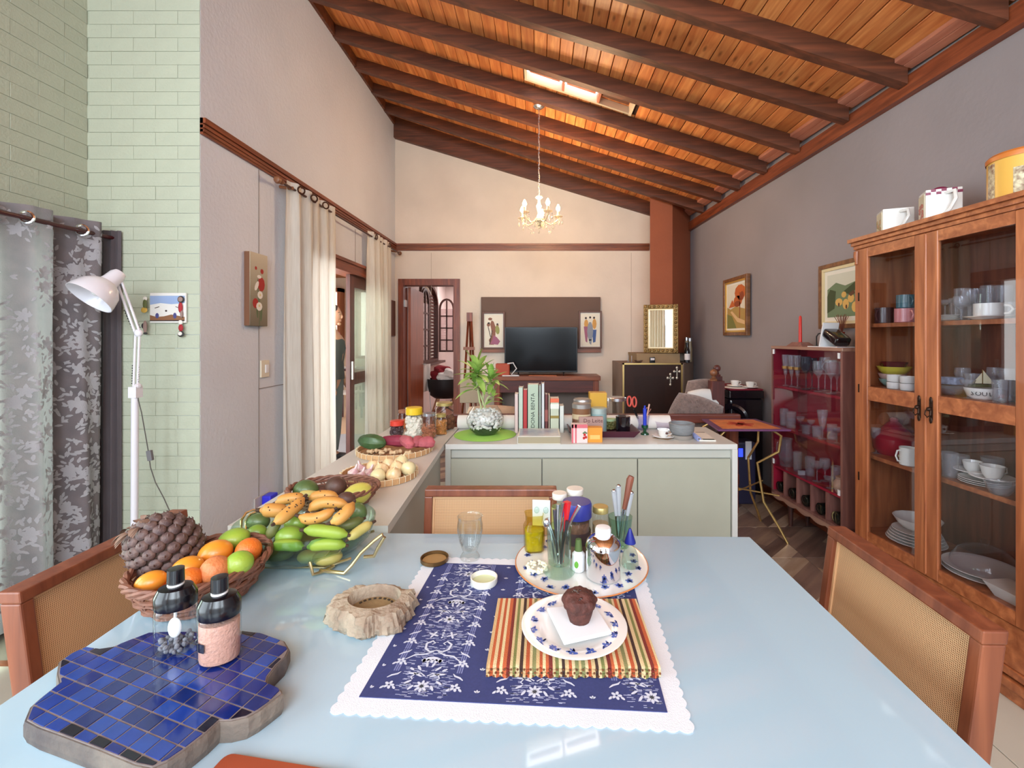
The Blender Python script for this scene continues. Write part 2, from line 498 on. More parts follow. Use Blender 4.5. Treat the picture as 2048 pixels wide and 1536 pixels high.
# ---------------- ceiling: deck, boards, rafters
ang = math.atan(SL); ca = math.cos(ang)
SKX0, SKX1, SKY0, SKY1 = -0.11, 0.79, 3.665, 3.99
def slab(bm, x0, x1, y0, y1, o0, o1):
    return hexa(bm, [(x0, y0, zc(x0) + o0), (x1, y0, zc(x1) + o0), (x1, y1, zc(x1) + o0), (x0, y1, zc(x0) + o0),
                     (x0, y0, zc(x0) + o1), (x1, y0, zc(x1) + o1), (x1, y1, zc(x1) + o1), (x0, y1, zc(x0) + o1)])
b = nb()
o0, o1 = RH + 0.02, RH + 0.07
slab(b, -2.7, SKX0, -2.1, 6.05, o0, o1); slab(b, SKX1, 2.35, -2.1, 6.05, o0, o1)
slab(b, SKX0, SKX1, -2.1, SKY0, o0, o1); slab(b, SKX0, SKX1, SKY1, 6.05, o0, o1)
ceiling = struct('ceiling', b, mat('roof_deck', (60, 36, 24), 0.9))
pw = 0.103
lens = {}
x = -2.68
while x < 2.3:
    xm = x + pw * ca / 2
    if SKX0 - 0.02 < xm < SKX1: cuts = [-2.05, SKY0, SKY1, 5.98]; segs = [(-2.05, SKY0), (SKY1, 5.98)]
    else:
        c = rnd.choice((3.6, 4.07, 4.56, 3.08, 4.99)); segs = [(-2.05, c), (c, 5.98)]
    for y0, y1 in segs:
        k = round(y1 - y0, 3)
        if k not in lens:
            lens[k] = obj('ceiling_board', bevel(BX(0.0025, pw - 0.0025, 0.001, k - 0.001, 0, 0.016), 0.003, 1), M_plank, ceiling)
            o = lens[k]
        else:
            o = bpy.data.objects.new('ceiling_board', lens[k].data); COL.objects.link(o); o.parent = ceiling
        o.location = (x, y0, zc(x) + RH + rnd.uniform(0.0, 0.003)); o.rotation_euler = (0, ang, 0)
    x += pw * ca
rl = [(1.12, 1.0), (1.62, 1.52), (2.12, 2.05), (2.66, 2.57), (3.16, 3.02), (3.65, 3.54), (4.15, 4.0), (4.63, 4.48), (5.09, 4.89), (5.5, 5.345)]
for yl, yr in rl:
    xl = LX if yl > LY0 else -2.6
    xr = rwx(yr) - 0.05
    yl2 = yl + (yl - yr) * (LX - xl) / 3.9
    t = 0.033
    o = obj('rafter', hexa(nb(), [(xl, yl2 - t, zc(xl)), (xr, yr - t, zc(xr)), (xr, yr + t, zc(xr)), (xl, yl2 + t, zc(xl)),
                     (xl, yl2 - t, zc(xl) + RH), (xr, yr - t, zc(xr) + RH), (xr, yr + t, zc(xr) + RH), (xl, yl2 + t, zc(xl) + RH)]), M_raft, ceiling)
def zb(X): return 3.975 - 0.302 * (X + 1.875)
obj('rafter', hexa(nb(), [(LX, BY - 0.06, zb(LX)), (1.9, BY - 0.06, zb(1.9)), (1.9, BY, zb(1.9)), (LX, BY, zb(LX)),
              (LX, BY - 0.06, zc(LX) + RH), (1.9, BY - 0.06, zc(1.9) + RH), (1.9, BY, zc(1.9) + RH), (LX, BY, zc(LX) + RH)]), M_raft, ceiling)
# blocking boards at the left wall and the two pink strips by the right wall
for (a, c) in zip(rl[3:], rl[4:] + [(5.86, 5.8)]):
    obj('blocking_board', BX(LX, LX + 0.025, a[0] + 0.036, c[0] - 0.036, zc(LX) + 0.005, zc(LX) + RH), M_raft, ceiling)
obj('blocking_board', BX(LX, LX + 0.025, LY0, 2.62, zc(LX), zc(LX) + RH), M_raft, ceiling)
M_pink = wood('pale_reddish_strip', (176, 104, 80), (206, 138, 112), 0.5, axis='Y')
ys = [-0.9] + [r[1] for r in rl] + [5.84]
for y0, y1 in zip(ys, ys[1:]):
    for q in (0, 1):
        xa0 = rwx(y0) - 0.03 - q * 0.05; xa1 = rwx(y1) - 0.03 - q * 0.05
        if y0 > 1.4:
            obj('edge_strip', hexa(nb(), [(xa0 - 0.045, y0 + 0.034, zc(xa0) + RH - 0.012), (xa0, y0 + 0.034, zc(xa0) + RH - 0.025), (xa1, y1 - 0.034, zc(xa1) + RH - 0.025), (xa1 - 0.045, y1 - 0.034, zc(xa1) + RH - 0.012),
                                          (xa0 - 0.045, y0 + 0.034, zc(xa0) + RH + 0.012), (xa0, y0 + 0.034, zc(xa0) + RH), (xa1, y1 - 0.034, zc(xa1) + RH), (xa1 - 0.045, y1 - 0.034, zc(xa1) + RH + 0.012)]), M_pink, ceiling)
# skylight: cream frame, three bays, two glazed, a batten across each
sk = struct('window_2', nb(), M_trimx)
M_cream = mat('cream_skylight_frame', (226, 206, 176), 0.5)
b = nb()
bays = [(-0.105, 0.195), (0.215, 0.50), (0.52, 0.785)]
slab(b, SKX0, SKX1, SKY1 - 0.025, SKY1, RH - 0.004, RH + 0.07); slab(b, SKX0, SKX1, SKY0, SKY0 + 0.02, RH - 0.004, RH + 0.07)
slab(b, SKX0 - 0.02, SKX0, SKY0, SKY1, RH - 0.004, RH + 0.07); slab(b, SKX1 - 0.012, SKX1 + 0.01, SKY0, SKY1, RH - 0.012, RH + 0.07)
obj('skylight_frame', b, M_cream, sk)
b = nb()
for x0 in (0.195, 0.50): slab(b, x0, x0 + 0.02, SKY0, SKY1, RH - 0.002, RH + 0.06)
obj('divider', b, M_pink, sk)
for i, (x0, x1) in enumerate(bays):
    obj('batten', slab(nb(), x0 + 0.02, x1 - 0.02, 3.86, 3.90, RH + 0.03, RH + 0.05), M_pink if i < 2 else M_raft, sk)
    if i < 2: obj('pane', slab(nb(), x0, x1, SKY0 + 0.02, SKY1 - 0.02, RH + 0.066, RH + 0.07), emit('sunlit_skylight_pane', (255, 252, 255), 3.2), sk)
obj('bay_board', slab(nb(), 0.52, 0.785, SKY0 + 0.02, SKY1 - 0.02, RH + 0.055, RH + 0.068), M_plank, sk)

# ---------------- far room through the back door
M_pinkwall = mat('pinkish_white_wall', (232, 214, 208), 0.9, noise=0.03)
FX, FY = -1.92, 9.3
struct('wall_far_room_left', (lambda b: (bx(b, FX - 0.1, FX, 6.05, 7.25, 0, 3), bx(b, FX - 0.1, FX, 8.55, 9.4, 0, 3), bx(b, FX - 0.1, FX, 7.25, 8.55, 0, 0.95), bx(b, FX - 0.1, FX, 7.25, 8.55, 2.35, 3), b)[-1])(nb()), M_pinkwall)
struct('wall_far_room_back', BX(FX, 0.5, FY, FY + 0.1, 0, 3), M_pinkwall)
struct('wall_far_room_right', BX(0.3, 0.4, 6.05, FY, 0, 3), M_pinkwall)
struct('ceiling_far_room', BX(FX, 0.5, 6.05, FY, 2.95, 3.0), mat('white_paint', (235, 228, 222), 0.9))
struct('floor_far_room', BX(FX, 0.5, 6.05, FY, -0.1, 0.0), wood('far_floor_wood', (120, 66, 40), (164, 102, 66), 0.3, axis='Y'))
struct('baseboard_far_room', BX(FX, FX + 0.015, 6.1, FY, 0, 0.09), M_trim)
struct('trim_6', BX(gx(858, 9.28), gx(861, 9.28), 9.28, FY, 0.1, 2.9), mat('dark_pipe_paint', (70, 60, 58), 0.6))
# arched window in the far room's left wall
w2 = struct('window_3', nb(), M_trimz)
def arch_pts(y0, y1, z0, zs, zt, n=10):
    c = (y0 + y1) / 2; rr = (y1 - y0) / 2
    return [(y0, z0)] + [(c - rr * math.cos(PI * i / n), zs + (zt - zs) * math.sin(PI * i / n)) for i in range(n + 1)] + [(y1, z0)]
YZ = Matrix(((0, 0, 1, 0), (1, 0, 0, 0), (0, 1, 0, 0), (0, 0, 0, 1)))   # (u,v,w) -> x=w, y=u, z=v
def arch_frame(bm, y0, y1, z0, zs, zt, w, x0, x1, M=YZ):
    a = arch_pts(y0, y1, z0, zs, zt); i = arch_pts(y0 + w, y1 - w, z0 + w, zs, zt - w)
    n = len(a)
    for k in range(n):
        j = (k + 1) % n
        vs = [bm.verts.new(M @ Vector((p[0], p[1], xx))) for xx in (x0, x1) for p in (a[k], a[j], i[j], i[k])]
        for f in ((0, 1, 2, 3), (7, 6, 5, 4), (0, 4, 5, 1), (1, 5, 6, 2), (2, 6, 7, 3), (3, 7, 4, 0)):
            bm.faces.new([vs[q] for q in f])
M_dkw = wood('dark_window_wood', (62, 34, 28), (92, 54, 42), 0.45, axis='Z')
b = nb(); arch_frame(b, 7.25, 8.55, 0.95, 2.0, 2.36, 0.06, FX - 0.06, FX + 0.02); obj('window_frame', b, M_dkw, w2)
b = nb()
for k in range(20): bx(b, FX - 0.07, FX - 0.04, 7.3, 8.5, 1.0 + k * 0.06, 1.0 + k * 0.06 + 0.035)
obj('shutter_slats', b, M_dkw, w2, kind='stuff')
obj('sky_pane', BX(FX - 0.09, FX - 0.085, 7.3, 8.5, 1.0, 2.3), glassy('far_glass'), w2)
def leaf(parent, M, w, h0, h1, hs):
    b = nb(); arch_frame(b, 0, w, h0, hs, h1, 0.035, -0.015, 0.015, M)
    for k in range(1, 4):
        z = h0 + (hs - h0) * k / 3.6
        bx(b, 0.02, w - 0.02, z - 0.012, z + 0.012, -0.012, 0.012, M)
    bx(b, w / 2 - 0.012, w / 2 + 0.012, h0 + 0.02, h1 - 0.04, -0.012, 0.012, M)
    o = obj('window_leaf', b, M_dkw, parent)
    obj('pane', bx(nb(), 0.03, w - 0.03, h0 + 0.03, hs, -0.003, 0.003, M), glassy('leaf_glass', (250, 240, 240), alpha=0.25, body=(220, 200, 196)), o)
XZ = Matrix(((1, 0, 0, 0), (0, 0, 1, 0), (0, 1, 0, 0), (0, 0, 0, 1)))
leaf(w2, Matrix.Translation((gx(878, 8.6), 8.6, 0)) @ XZ, gx(909, 8.6) - gx(878, 8.6), gz(704, 8.6), gz(597, 8.6), gz(618, 8.6))
leaf(w2, Matrix.Translation((FX + 0.05, 7.18, 0)) @ Matrix.Rotation(R(83), 4, 'Z') @ XZ, 0.34, 1.0, 2.2, 1.95)
struct('trim_7', BX(FX, FX + 0.12, 7.1, 8.7, 0.93, 0.97), M_dkw)

# door frame and open door leaf
d1 = struct('door_1', nb(), M_trimz)
b = nb()
fx0, fx1, fz = gx(797, BY), gx(920, BY), gz(558, BY)
for a in ((fx0, bx0 + 0.03, BY - 0.02, BY + 0.16, 0, bz - 0.03), (bx1 - 0.03, fx1, BY - 0.02, BY + 0.16, 0, bz - 0.03), (fx0, fx1, BY - 0.02, BY + 0.16, bz - 0.03, fz)):
    bx(b, *a)
obj('door_frame', b, M_trimz, d1)
M_leaf = wood('varnished_door_wood', (128, 62, 34), (168, 88, 50), 0.35, axis='Z')
lf = obj('door_leaf', BX(0, 0.76, -0.035, 0, 0.01, bz - 0.04), M_leaf, d1, (bx0 + 0.04, BY + 0.16, 0), (0, 0, R(92)))
obj('door_handle', TB([(0.70, -0.035, 1.0), (0.70, -0.09, 1.0), (0.62, -0.09, 1.0)], 0.009), mat('brushed_steel', (180, 176, 170), 0.3, 1.0), lf)
for z in (1.8, 0.4): obj('hinge', BX(bx0 + 0.028, bx0 + 0.045, BY + 0.02, BY + 0.1, z, z + 0.09), MC['brushed_steel'], d1)

# ---------------- side room through the sliding door
struct('floor_side_room', BX(-7.5, LX - 0.14, 2.6, 6.6, -0.1, 0.0), mat('pale_blue_tile', (196, 206, 216), 0.25, coat=0.4, noise=0.04, nscale=2))
struct('floor_side_room_far', BX(-7.5, LX - 0.14, 6.6, 12.2, -0.1, 0.0), mat('sandy_tile', (222, 192, 160), 0.3))
struct('wall_side_room_back', BX(-7.5, -2.0, 12.2, 12.3, 0, 3.2), mat('cream_wall', (232, 212, 186), 0.9))
struct('wall_side_room_left', BX(-7.6, -7.5, 2.6, 12.3, 0, 3.2), MC['cream_wall'])
struct('ceiling_side_room', BX(-7.5, LX - 0.14, 2.6, 12.3, 3.0, 3.1), mat('side_ceiling_wood', (190, 120, 70), 0.6))
w4 = struct('window_4', nb(), M_trimz)
for (xa, xb) in ((-4.75, -4.3), (-5.9, -5.3)):
    fr = obj('window_frame', (lambda b: (bx(b, xa - 0.07, xa, 11.9, 12.2, 0.9, 2.7), bx(b, xb, xb + 0.07, 11.9, 12.2, 0.9, 2.7), bx(b, xa - 0.07, xb + 0.07, 11.9, 12.2, 2.6, 2.7), bx(b, xa - 0.07, xb + 0.07, 11.9, 12.2, 0.85, 0.92), b)[-1])(nb()), wood('side_window_wood', (150, 84, 46), (186, 116, 70), 0.4, axis='Z'), w4)
    obj('pane', BX(xa, xb, 12.1, 12.15, 0.92, 2.6), emit('daylit_window', (255, 250, 240), 1.3), fr)

d2 = struct('door_2', nb(), M_trimz)
b = nb()
bx(b, LX - 0.14, LX + 0.03, DY0 - 0.02, DY1 + 0.02, DZ - 0.03, DZ + 0.09); bx(b, LX - 0.141, LX + 0.02, DY1 - 0.04, DY1 + 0.05, 0, DZ - 0.03); bx(b, LX - 0.141, LX + 0.02, DY0 - 0.05, DY0 + 0.04, 0, DZ - 0.03)
bx(b, LX - 0.12, LX + 0.045, DY0 - 0.02, DY1 + 0.02, DZ + 0.06, DZ + 0.09)
obj('door_frame', b, M_trim, d2)
M_slide = wood('dark_sliding_door_wood', (74, 34, 28), (110, 54, 40), 0.35, axis='Z')
def slider(y0, y1, x):
    b = nb()
    for a in ((x - 0.02, x + 0.02, y0, y0 + 0.11, 0.02, DZ - 0.03), (x - 0.02, x + 0.02, y1 - 0.11, y1, 0.02, DZ - 0.03),
              (x - 0.018, x + 0.018, y0 + 0.11, y1 - 0.11, DZ - 0.15, DZ - 0.032), (x - 0.018, x + 0.018, y0 + 0.11, y1 - 0.11, 0.022, 0.16), (x - 0.018, x + 0.018, y0 + 0.11, y1 - 0.11, 0.92, 1.04)):
        bx(b, *a)
    o = obj('sliding_panel', b, M_slide, d2)
    obj('pane', BX(x - 0.003, x + 0.003, y0 + 0.11, y1 - 0.11, 0.16, DZ - 0.15), glassy('door_glass', (248, 252, 249), alpha=0.05, body=(220, 235, 225)), o)
    return o
s1 = slider(4.52, 5.46, LX - 0.03)
s2 = slider(4.66, 5.5, LX - 0.09)
obj('door_pull', BX(LX - 0.01, LX + 0.012, 4.54, 4.57, 0.98, 1.16), MC['brushed_steel'], s1)
# garden seen beyond the glass
gm = mat('sunlit_foliage', (150, 190, 120), 0.9, noise=0.5, nscale=6)

# rear wall behind the camera: unseen glazed front with posts, opening raised for the fill lamp
struct('wall_rear', (lambda b: (bx(b, -2.6, 2.5, -2.1, -2.0, 3.7, 4.6), bx(b, -2.6, 2.5, -2.1, -2.0, 0, 0.15), b)[-1])(nb()), M_bwall)
w5 = struct('window_5', nb(), M_trimz)
for x_ in (-2.5, -1.55, -0.75, 0.25, 1.25, 2.15): obj('window_post', BX(x_, x_ + 0.1, -2.08, -2.0, 0.15, 3.7), M_trimz, w5)
for xa_, xb_ in ((-1.42, -0.95), (0.5, 0.9)):
    bb_ = nb(); n_ = 40; rw_ = [[bb_.verts.new((xa_ + (xb_ - xa_) * i / n_, -1.93 + 0.04 * math.sin(i * 0.95), z_)) for i in range(n_ + 1)] for z_ in (0.05, 2.7)]
    for i in range(n_): bb_.faces.new((rw_[0][i], rw_[0][i + 1], rw_[1][i + 1], rw_[1][i]))
    obj('window_drape', bb_, mat('ivory_drape', (226, 216, 196), 0.9), w5, smooth=True)
struct('wall_left_rear', (lambda b: (bx(b, -2.62, -2.5, -2.0, 0.5, 0, 0.15), bx(b, -2.62, -2.5, -2.0, 0.5, 2.6, 4.6), b)[-1])(nb()), M_bwall)
# ================================================================ FURNITURE
# dining table: tempered glass top over pale blue, wooden apron and legs
M_ttop = mat('pale_blue_glass_top', (174, 202, 218), 0.035, coat=0.6, spec=0.6)
TX0, TX1, TYF = -0.955, 0.686, 1.505
t = thing('dining_table', 'long dining table with a pale blue glass top in the foreground', 'table', (-0.13, 0.85, 0))
tm = nb(); prism(tm, [(-0.825, -0.60), (0.816, -0.60), (0.816, 0.632), (-0.825, 0.672)], 0.738, 0.75)
obj('tabletop', bevel(tm, 0.002, 1), M_ttop, t)
M_twood = wood('table_leg_wood', (130, 72, 42), (170, 102, 64), 0.4, axis='Z')
obj('apron', (lambda b: (bx(b, -0.76, 0.76, 0.55, 0.575, 0.65, 0.738), bx(b, -0.76, 0.76, -0.57, -0.55, 0.65, 0.738), bx(b, -0.78, -0.755, -0.56, 0.565, 0.65, 0.738), bx(b, 0.755, 0.78, -0.56, 0.565, 0.65, 0.738), b)[-1])(nb()), M_twood, t)
l0 = obj('leg', bevel(BX(-0.035, 0.035, -0.035, 0.035, 0, 0.738), 0.006, 1), M_twood, t, (-0.74, 0.53, 0))
for x, y in ((0.74, 0.53), (0.74, -0.53), (-0.74, -0.53)): share('leg', l0, t, (x, y, 0))

# dining chairs: red-brown frame, woven cane back
M_chair = wood('red_brown_chair_wood', (106, 54, 34), (144, 82, 54), 0.35, axis='Z')
def cane_mat():
    m, nt, b, out = _new('woven_cane')
    b.inputs['Base Color'].default_value = lin((202, 158, 112)); b.inputs['Roughness'].default_value = 0.7
    v = _coord(nt, (1, 1, 1))
    w1 = nt.nodes.new('ShaderNodeTexWave'); w1.inputs['Scale'].default_value = 75; w1.bands_direction = 'X'
    w2_ = nt.nodes.new('ShaderNodeTexWave'); w2_.inputs['Scale'].default_value = 75; w2_.bands_direction = 'Z'
    for w in (w1, w2_): nt.links.new(v, w.inputs['Vector'])
    mn = nt.nodes.new('ShaderNodeMath'); mn.operation = 'MAXIMUM'
    nt.links.new(w1.outputs['Fac'], mn.inputs[0]); nt.links.new(w2_.outputs['Fac'], mn.inputs[1])
    col = _ramp(nt, mn.outputs[0], [(0.45, lin((150, 104, 70))), (0.9, lin((214, 172, 128)))])
    nt.links.new(col, b.inputs['Base Color'])
    tr = nt.nodes.new('ShaderNodeBsdfTransparent'); mx = nt.nodes.new('ShaderNodeMixShader')
    fac = _ramp(nt, mn.outputs[0], [(0.2, (0.45, 0.45, 0.45, 1)), (0.5, (1, 1, 1, 1))])
    nt.links.new(fac, mx.inputs[0]); nt.links.new(tr.outputs[0], mx.inputs[1]); nt.links.new(b.outputs[0], mx.inputs[2])
    nt.links.new(mx.outputs[0], out.inputs[0])
    return m
M_cane = cane_mat()
M_seat = mat('cream_seat_fabric', (205, 190, 165), 0.9, noise=0.05, bump=0.2, bscale=300)
def lean(y, z, k=0.13): return y + (z - 0.45) * k
def make_chair(label):
    """local: seat towards -y, back at +y, width along x"""
    t = thing('dining_chair', label, 'chair', (0, 0, 0), 0, 'cane backed dining chairs around the table')
    w = 0.24
    def leaning(x0, x1, z0, z1, y0, y1):
        b = nb(); hexa(b, [(x0, lean(y0, z0), z0), (x1, lean(y0, z0), z0), (x1, lean(y1, z0), z0), (x0, lean(y1, z0), z0),
                       (x0, lean(y0, z1), z1), (x1, lean(y0, z1), z1), (x1, lean(y1, z1), z1), (x0, lean(y1, z1), z1)])
        return bevel(b, 0.004, 2)
    for s in (-1, 1):
        xa, xb = sorted((s * w, s * (w - 0.028)))
        obj('back_post', leaning(xa, xb, 0.45, 0.822, 0, 0.045), M_chair, t)
        b = nb(); hexa(b, [(xa + 0.006, 0.02, 0), (xb - 0.006, 0.02, 0), (xb - 0.006, 0.05, 0), (xa + 0.006, 0.05, 0), (xa, 0, 0.45), (xb, 0, 0.45), (xb, 0.045, 0.45), (xa, 0.045, 0.45)])
        obj('leg', b, M_chair, t)
        b = nb(); hexa(b, [(xa + 0.006, -0.43, 0), (xb - 0.006, -0.43, 0), (xb - 0.006, -0.405, 0), (xa + 0.006, -0.405, 0), (xa, -0.44, 0.42), (xb, -0.44, 0.42), (xb, -0.40, 0.42), (xa, -0.40, 0.42)])
        obj('leg', b, M_chair, t)
    obj('top_rail', leaning(-w, w, 0.822, 0.848, -0.002, 0.047), M_chair, t)
    obj('bottom_rail', leaning(-w + 0.035, w - 0.035, 0.50, 0.54, 0.005, 0.04), M_chair, t)
    th = -math.atan(0.13)
    obj('cane_panel', BX(-w + 0.028, w - 0.028, -0.001, 0.002, 0, 0.285), M_cane, t, (0, lean(0.018, 0.538), 0.538), (th, 0, 0))
    b = nb()
    for (x0, x1, z0, z1) in ((-w + 0.028, w - 0.028, 0.276, 0.284), (-w + 0.028, -w + 0.035, 0, 0.276), (w - 0.035, w - 0.028, 0, 0.276)): bx(b, x0, x1, -0.006, -0.001, z0, z1)
    obj('cane_beading', b, mat('pale_cane_beading', (206, 160, 116), 0.6), t, (0, lean(0.018, 0.538), 0.538), (th, 0, 0))
    obj('seat', bevel(BX(-w + 0.01, w - 0.01, -0.43, -0.005, 0.43, 0.48), 0.012, 2), M_seat, t)
    obj('seat_frame', BX(-w + 0.02, w - 0.02, -0.43, 0.0, 0.385, 0.43), M_chair, t)
    return t
c0 = make_chair('cane backed dining chair at the far end, facing the white sideboard doors')
c0.location = (-0.177, 1.60, 0)
dup(c0, (0.79, 1.095, 0), R(-90 - 1.5), 'cane backed dining chair on the right, by the glazed wooden cabinet')
dup(c0, (-1.08, 1.225, 0), R(90 + 1), 'cane backed dining chair on the left, behind the pineapple basket')

# L-shaped counter: sideboard with three doors, and the arm along the passage
M_ctop = mat('white_laminate_top', (214, 214, 208), 0.35, noise=0.02)
M_csage = mat('pale_sage_laminate', (174, 174, 156), 0.5, noise=0.02)
M_cgrey = mat('light_grey_laminate', (186, 186, 176), 0.5)
CXL, CXR, CYF, CYB, CZ = -0.57, 1.188, 2.725, 3.25, 0.76
t = thing('sideboard', 'white topped sideboard with three pale sage doors across the room', 'sideboard', (0.3, 3.0, 0))
T = lambda x, y: (x - 0.3, y - 3.0)
def lb(x0, x1, y0, y1, z0, z1, bm=None): return bx(bm or nb(), x0 - 0.3, x1 - 0.3, y0 - 3.0, y1 - 3.0, z0, z1)
obj('countertop', bevel(lb(CXL + 0.005, CXR, CYF, CYB, CZ - 0.032, CZ), 0.0015, 1), M_ctop, t)
obj('side_panel', lb(CXR - 0.032, CXR, CYF, CYB, 0, CZ - 0.0325), M_ctop, t)
obj('side_panel', lb(CXL + 0.005, CXL + 0.037, CYF, CYB, 0, CZ - 0.0325), M_cgrey, t)
obj('carcass', lb(CXL + 0.037, CXR - 0.032, CYF + 0.045, CYB, 0.04, CZ - 0.033), M_cgrey, t)
obj('top_rail', lb(CXL + 0.037, CXR - 0.032, CYF + 0.03, CYF + 0.045, CZ - 0.088, CZ - 0.033), M_cgrey, t)
xs = [gx(900, CYF), gx(1084, CYF), gx(1276, CYF), gx(1464, CYF)]
for a, c in zip(xs, xs[1:]):
    obj('door', bevel(lb(a + 0.003, c - 0.003, CYF + 0.012, CYF + 0.03, 0.06, CZ - 0.092), 0.0015, 1), M_csage, t)
obj('plinth', lb(CXL + 0.04, CXR - 0.04, CYF + 0.06, CYB - 0.05, 0, 0.055), M_cgrey, t)
t = thing('counter', 'narrow white counter running along the passage to the dining table', 'counter', (-0.8, 2.3, 0))
def lc(x0, x1, y0, y1, z0, z1, bm=None): return bx(bm or nb(), x0 + 0.8, x1 + 0.8, y0 - 2.3, y1 - 2.3, z0, z1)
CN = 1.545
b = nb(); prism(b, [(-1.06 + 0.8, CN - 2.3), (-0.515 + 0.8, CN - 2.3), (-0.572 + 0.8, CYF - 2.3), (-0.572 + 0.8, CYB - 2.3), (-1.06 + 0.8, CYB - 2.3)], CZ - 0.032, CZ)
obj('countertop', b, M_ctop, t)
b = nb(); hexa(b, [(0.23, CN + 0.02 - 2.3, 0), (0.265, CN + 0.02 - 2.3, 0), (0.205, CYF - 2.3, 0), (0.17, CYF - 2.3, 0), (0.23, CN + 0.02 - 2.3, 0.727), (0.265, CN + 0.02 - 2.3, 0.727), (0.205, CYF - 2.3, 0.727), (0.17, CYF - 2.3, 0.727)])
obj('side_panel', b, M_cgrey, t)
obj('side_panel', lc(-1.05, -1.02, CN + 0.02, CYB, 0, CZ - 0.033), M_cgrey, t)
obj('end_panel', lc(-1.02, -0.575, CN + 0.02, CN + 0.045, 0, CZ - 0.033), M_cgrey, t)
obj('shelf', lc(-1.02, -0.64, CN + 0.05, CYB - 0.01, 0.35, 0.37), M_cgrey, t)

# glazed wooden cabinet on the right
M_cab = wood('honey_brown_cabinet_wood', (138, 74, 42), (190, 116, 72), 0.38, axis='Z', coat=0.15)
M_cabY = wood('honey_brown_cabinet_rail', (138, 74, 42), (190, 116, 72), 0.38, axis='Y', coat=0.15)
M_cabin = wood('cabinet_back_wood', (92, 44, 28), (134, 72, 46), 0.5, axis='Z')
M_pane = glassy('cabinet_pane', (246, 246, 248), gloss=0.8)
KANG = math.atan(0.07)
CF0 = (1.761, 2.53)      # far front corner; local: +u along the front towards the camera, +v into the cabinet
KM = Matrix.Translation((CF0[0], CF0[1], 0)) @ Matrix.Rotation(-PI / 2 + KANG, 4, 'Z')
# local x runs along the front (towards the camera), local y runs into the depth (towards the wall)
kt = thing('glazed_cabinet', 'tall honey wooden cabinet with two glass doors full of crockery', 'cabinet')
kt.matrix_world = KM
KL, KD = 0.905, 0.34
def kb(*a): return bevel(BX(*a), 0.003, 1)
obj('side_panel', kb(0, 0.022, 0.0, KD, 0.0, 1.93), M_cab, kt)
obj('side_panel', kb(KL - 0.022, KL, 0.0, KD, 0.0, 1.93), M_cab, kt)
obj('back_panel', BX(0.022, KL - 0.022, KD - 0.015, KD, 0.06, 1.92), M_cabin, kt)
obj('bottom_board', BX(0.022, KL - 0.022, 0.02, KD - 0.015, 0.33, 0.352), M_cabY, kt)
for z in (0.765, 1.137, 1.475):
    obj('shelf', BX(0.022, KL - 0.022, 0.03, KD - 0.015, z - 0.02, z), M_cabY, kt)
obj('top_board', BX(-0.02, KL + 0.02, -0.035, KD, 1.925, 1.945), M_cabY, kt)
b = nb(); bx(b, -0.012, KL + 0.012, -0.022, KD, 1.905, 1.925); bx(b, -0.005, KL + 0.005, -0.012, KD, 1.885, 1.905)
obj('cornice', bevel(b, 0.004, 2), M_cabY, kt)
obj('corbel', LA([(0, 0), (0.012, 0.004), (0.009, 0.02), (0.017, 0.05), (0.015, 0.075), (0, 0.078)], 12), M_cab, kt, (0.012, -0.004, 1.80), smooth=True)
obj('corner_stile', kb(0, 0.04, -0.006, 0.02, 0.06, 1.885), M_cab, kt)
obj('corner_stile', kb(KL - 0.04, KL, -0.006, 0.02, 0.06, 1.885), M_cab, kt)
obj('base_rail', kb(0.04, KL - 0.04, -0.004, 0.02, 0.13, 0.30), M_cabY, kt)
b = nb(); bx(b, -0.012, KL + 0.012, -0.02, 0.03, 0.055, 0.09); bx(b, -0.008, KL + 0.008, -0.012, 0.03, 0.10, 0.13); bx(b, -0.004, KL, 0.0, KD, 0.0, 0.055)
obj('base_moulding', bevel(b, 0.004, 2), M_cabY, kt)
def cab_door(x0, x1, hx):
    z0, z1 = 0.305, 1.882; sw = 0.058
    d = obj('door', bevel(BX(x0, x0 + sw, -0.014, 0.006, z0, z1), 0.003, 1), M_cab, kt)
    obj('stile', kb(x1 - sw, x1, -0.014, 0.006, z0, z1), M_cab, d)
    for a, c in ((z0, z0 + 0.055), (1.065, 1.138), (z1 - 0.05, z1)):
        obj('rail', BX(x0 + sw, x1 - sw, -0.012, 0.005, a, c), M_cabY, d)
    for a, c in ((z0 + 0.055, 1.065), (1.138, z1 - 0.05)):
        obj('pane', BX(x0 + sw, x1 - sw, -0.004, -0.001, a, c), M_pane, d)
    b = nb(); mk = mat('blackened_brass', (58, 42, 34), 0.45, 0.8)
    for dz in (-0.045, 0.045): ell(b, (hx, -0.018, 1.07 + dz), (0.008, 0.004, 0.016), 8, 6)
    bx(b, hx - 0.007, hx + 0.007, -0.019, -0.014, 1.025, 1.115); ell(b, (hx, -0.026, 1.075), (0.01, 0.012, 0.01), 10, 8)
    tube(b, [(hx - 0.012, -0.03, 1.07), (hx - 0.014, -0.034, 1.05), (hx, -0.036, 1.038), (hx + 0.014, -0.034, 1.05), (hx + 0.012, -0.03, 1.07)], 0.0025, 6)
    obj('handle', b, mk, d, smooth=True)
mid = 0.437
cab_door(0.04, mid - 0.001, mid - 0.03); cab_door(mid + 0.001, KL - 0.04, mid + 0.03)
for z in (0.62, 1.10, 1.6): obj('hinge', BX(0.036, 0.043, -0.017, -0.012, z, z + 0.045), MC['blackened_brass'], kt)
obj('centre_bead', LA([(0, 0.31), (0.005, 0.315), (0.005, 1.875), (0, 1.88)], 8), M_cab, kt, (mid, -0.014, 0))

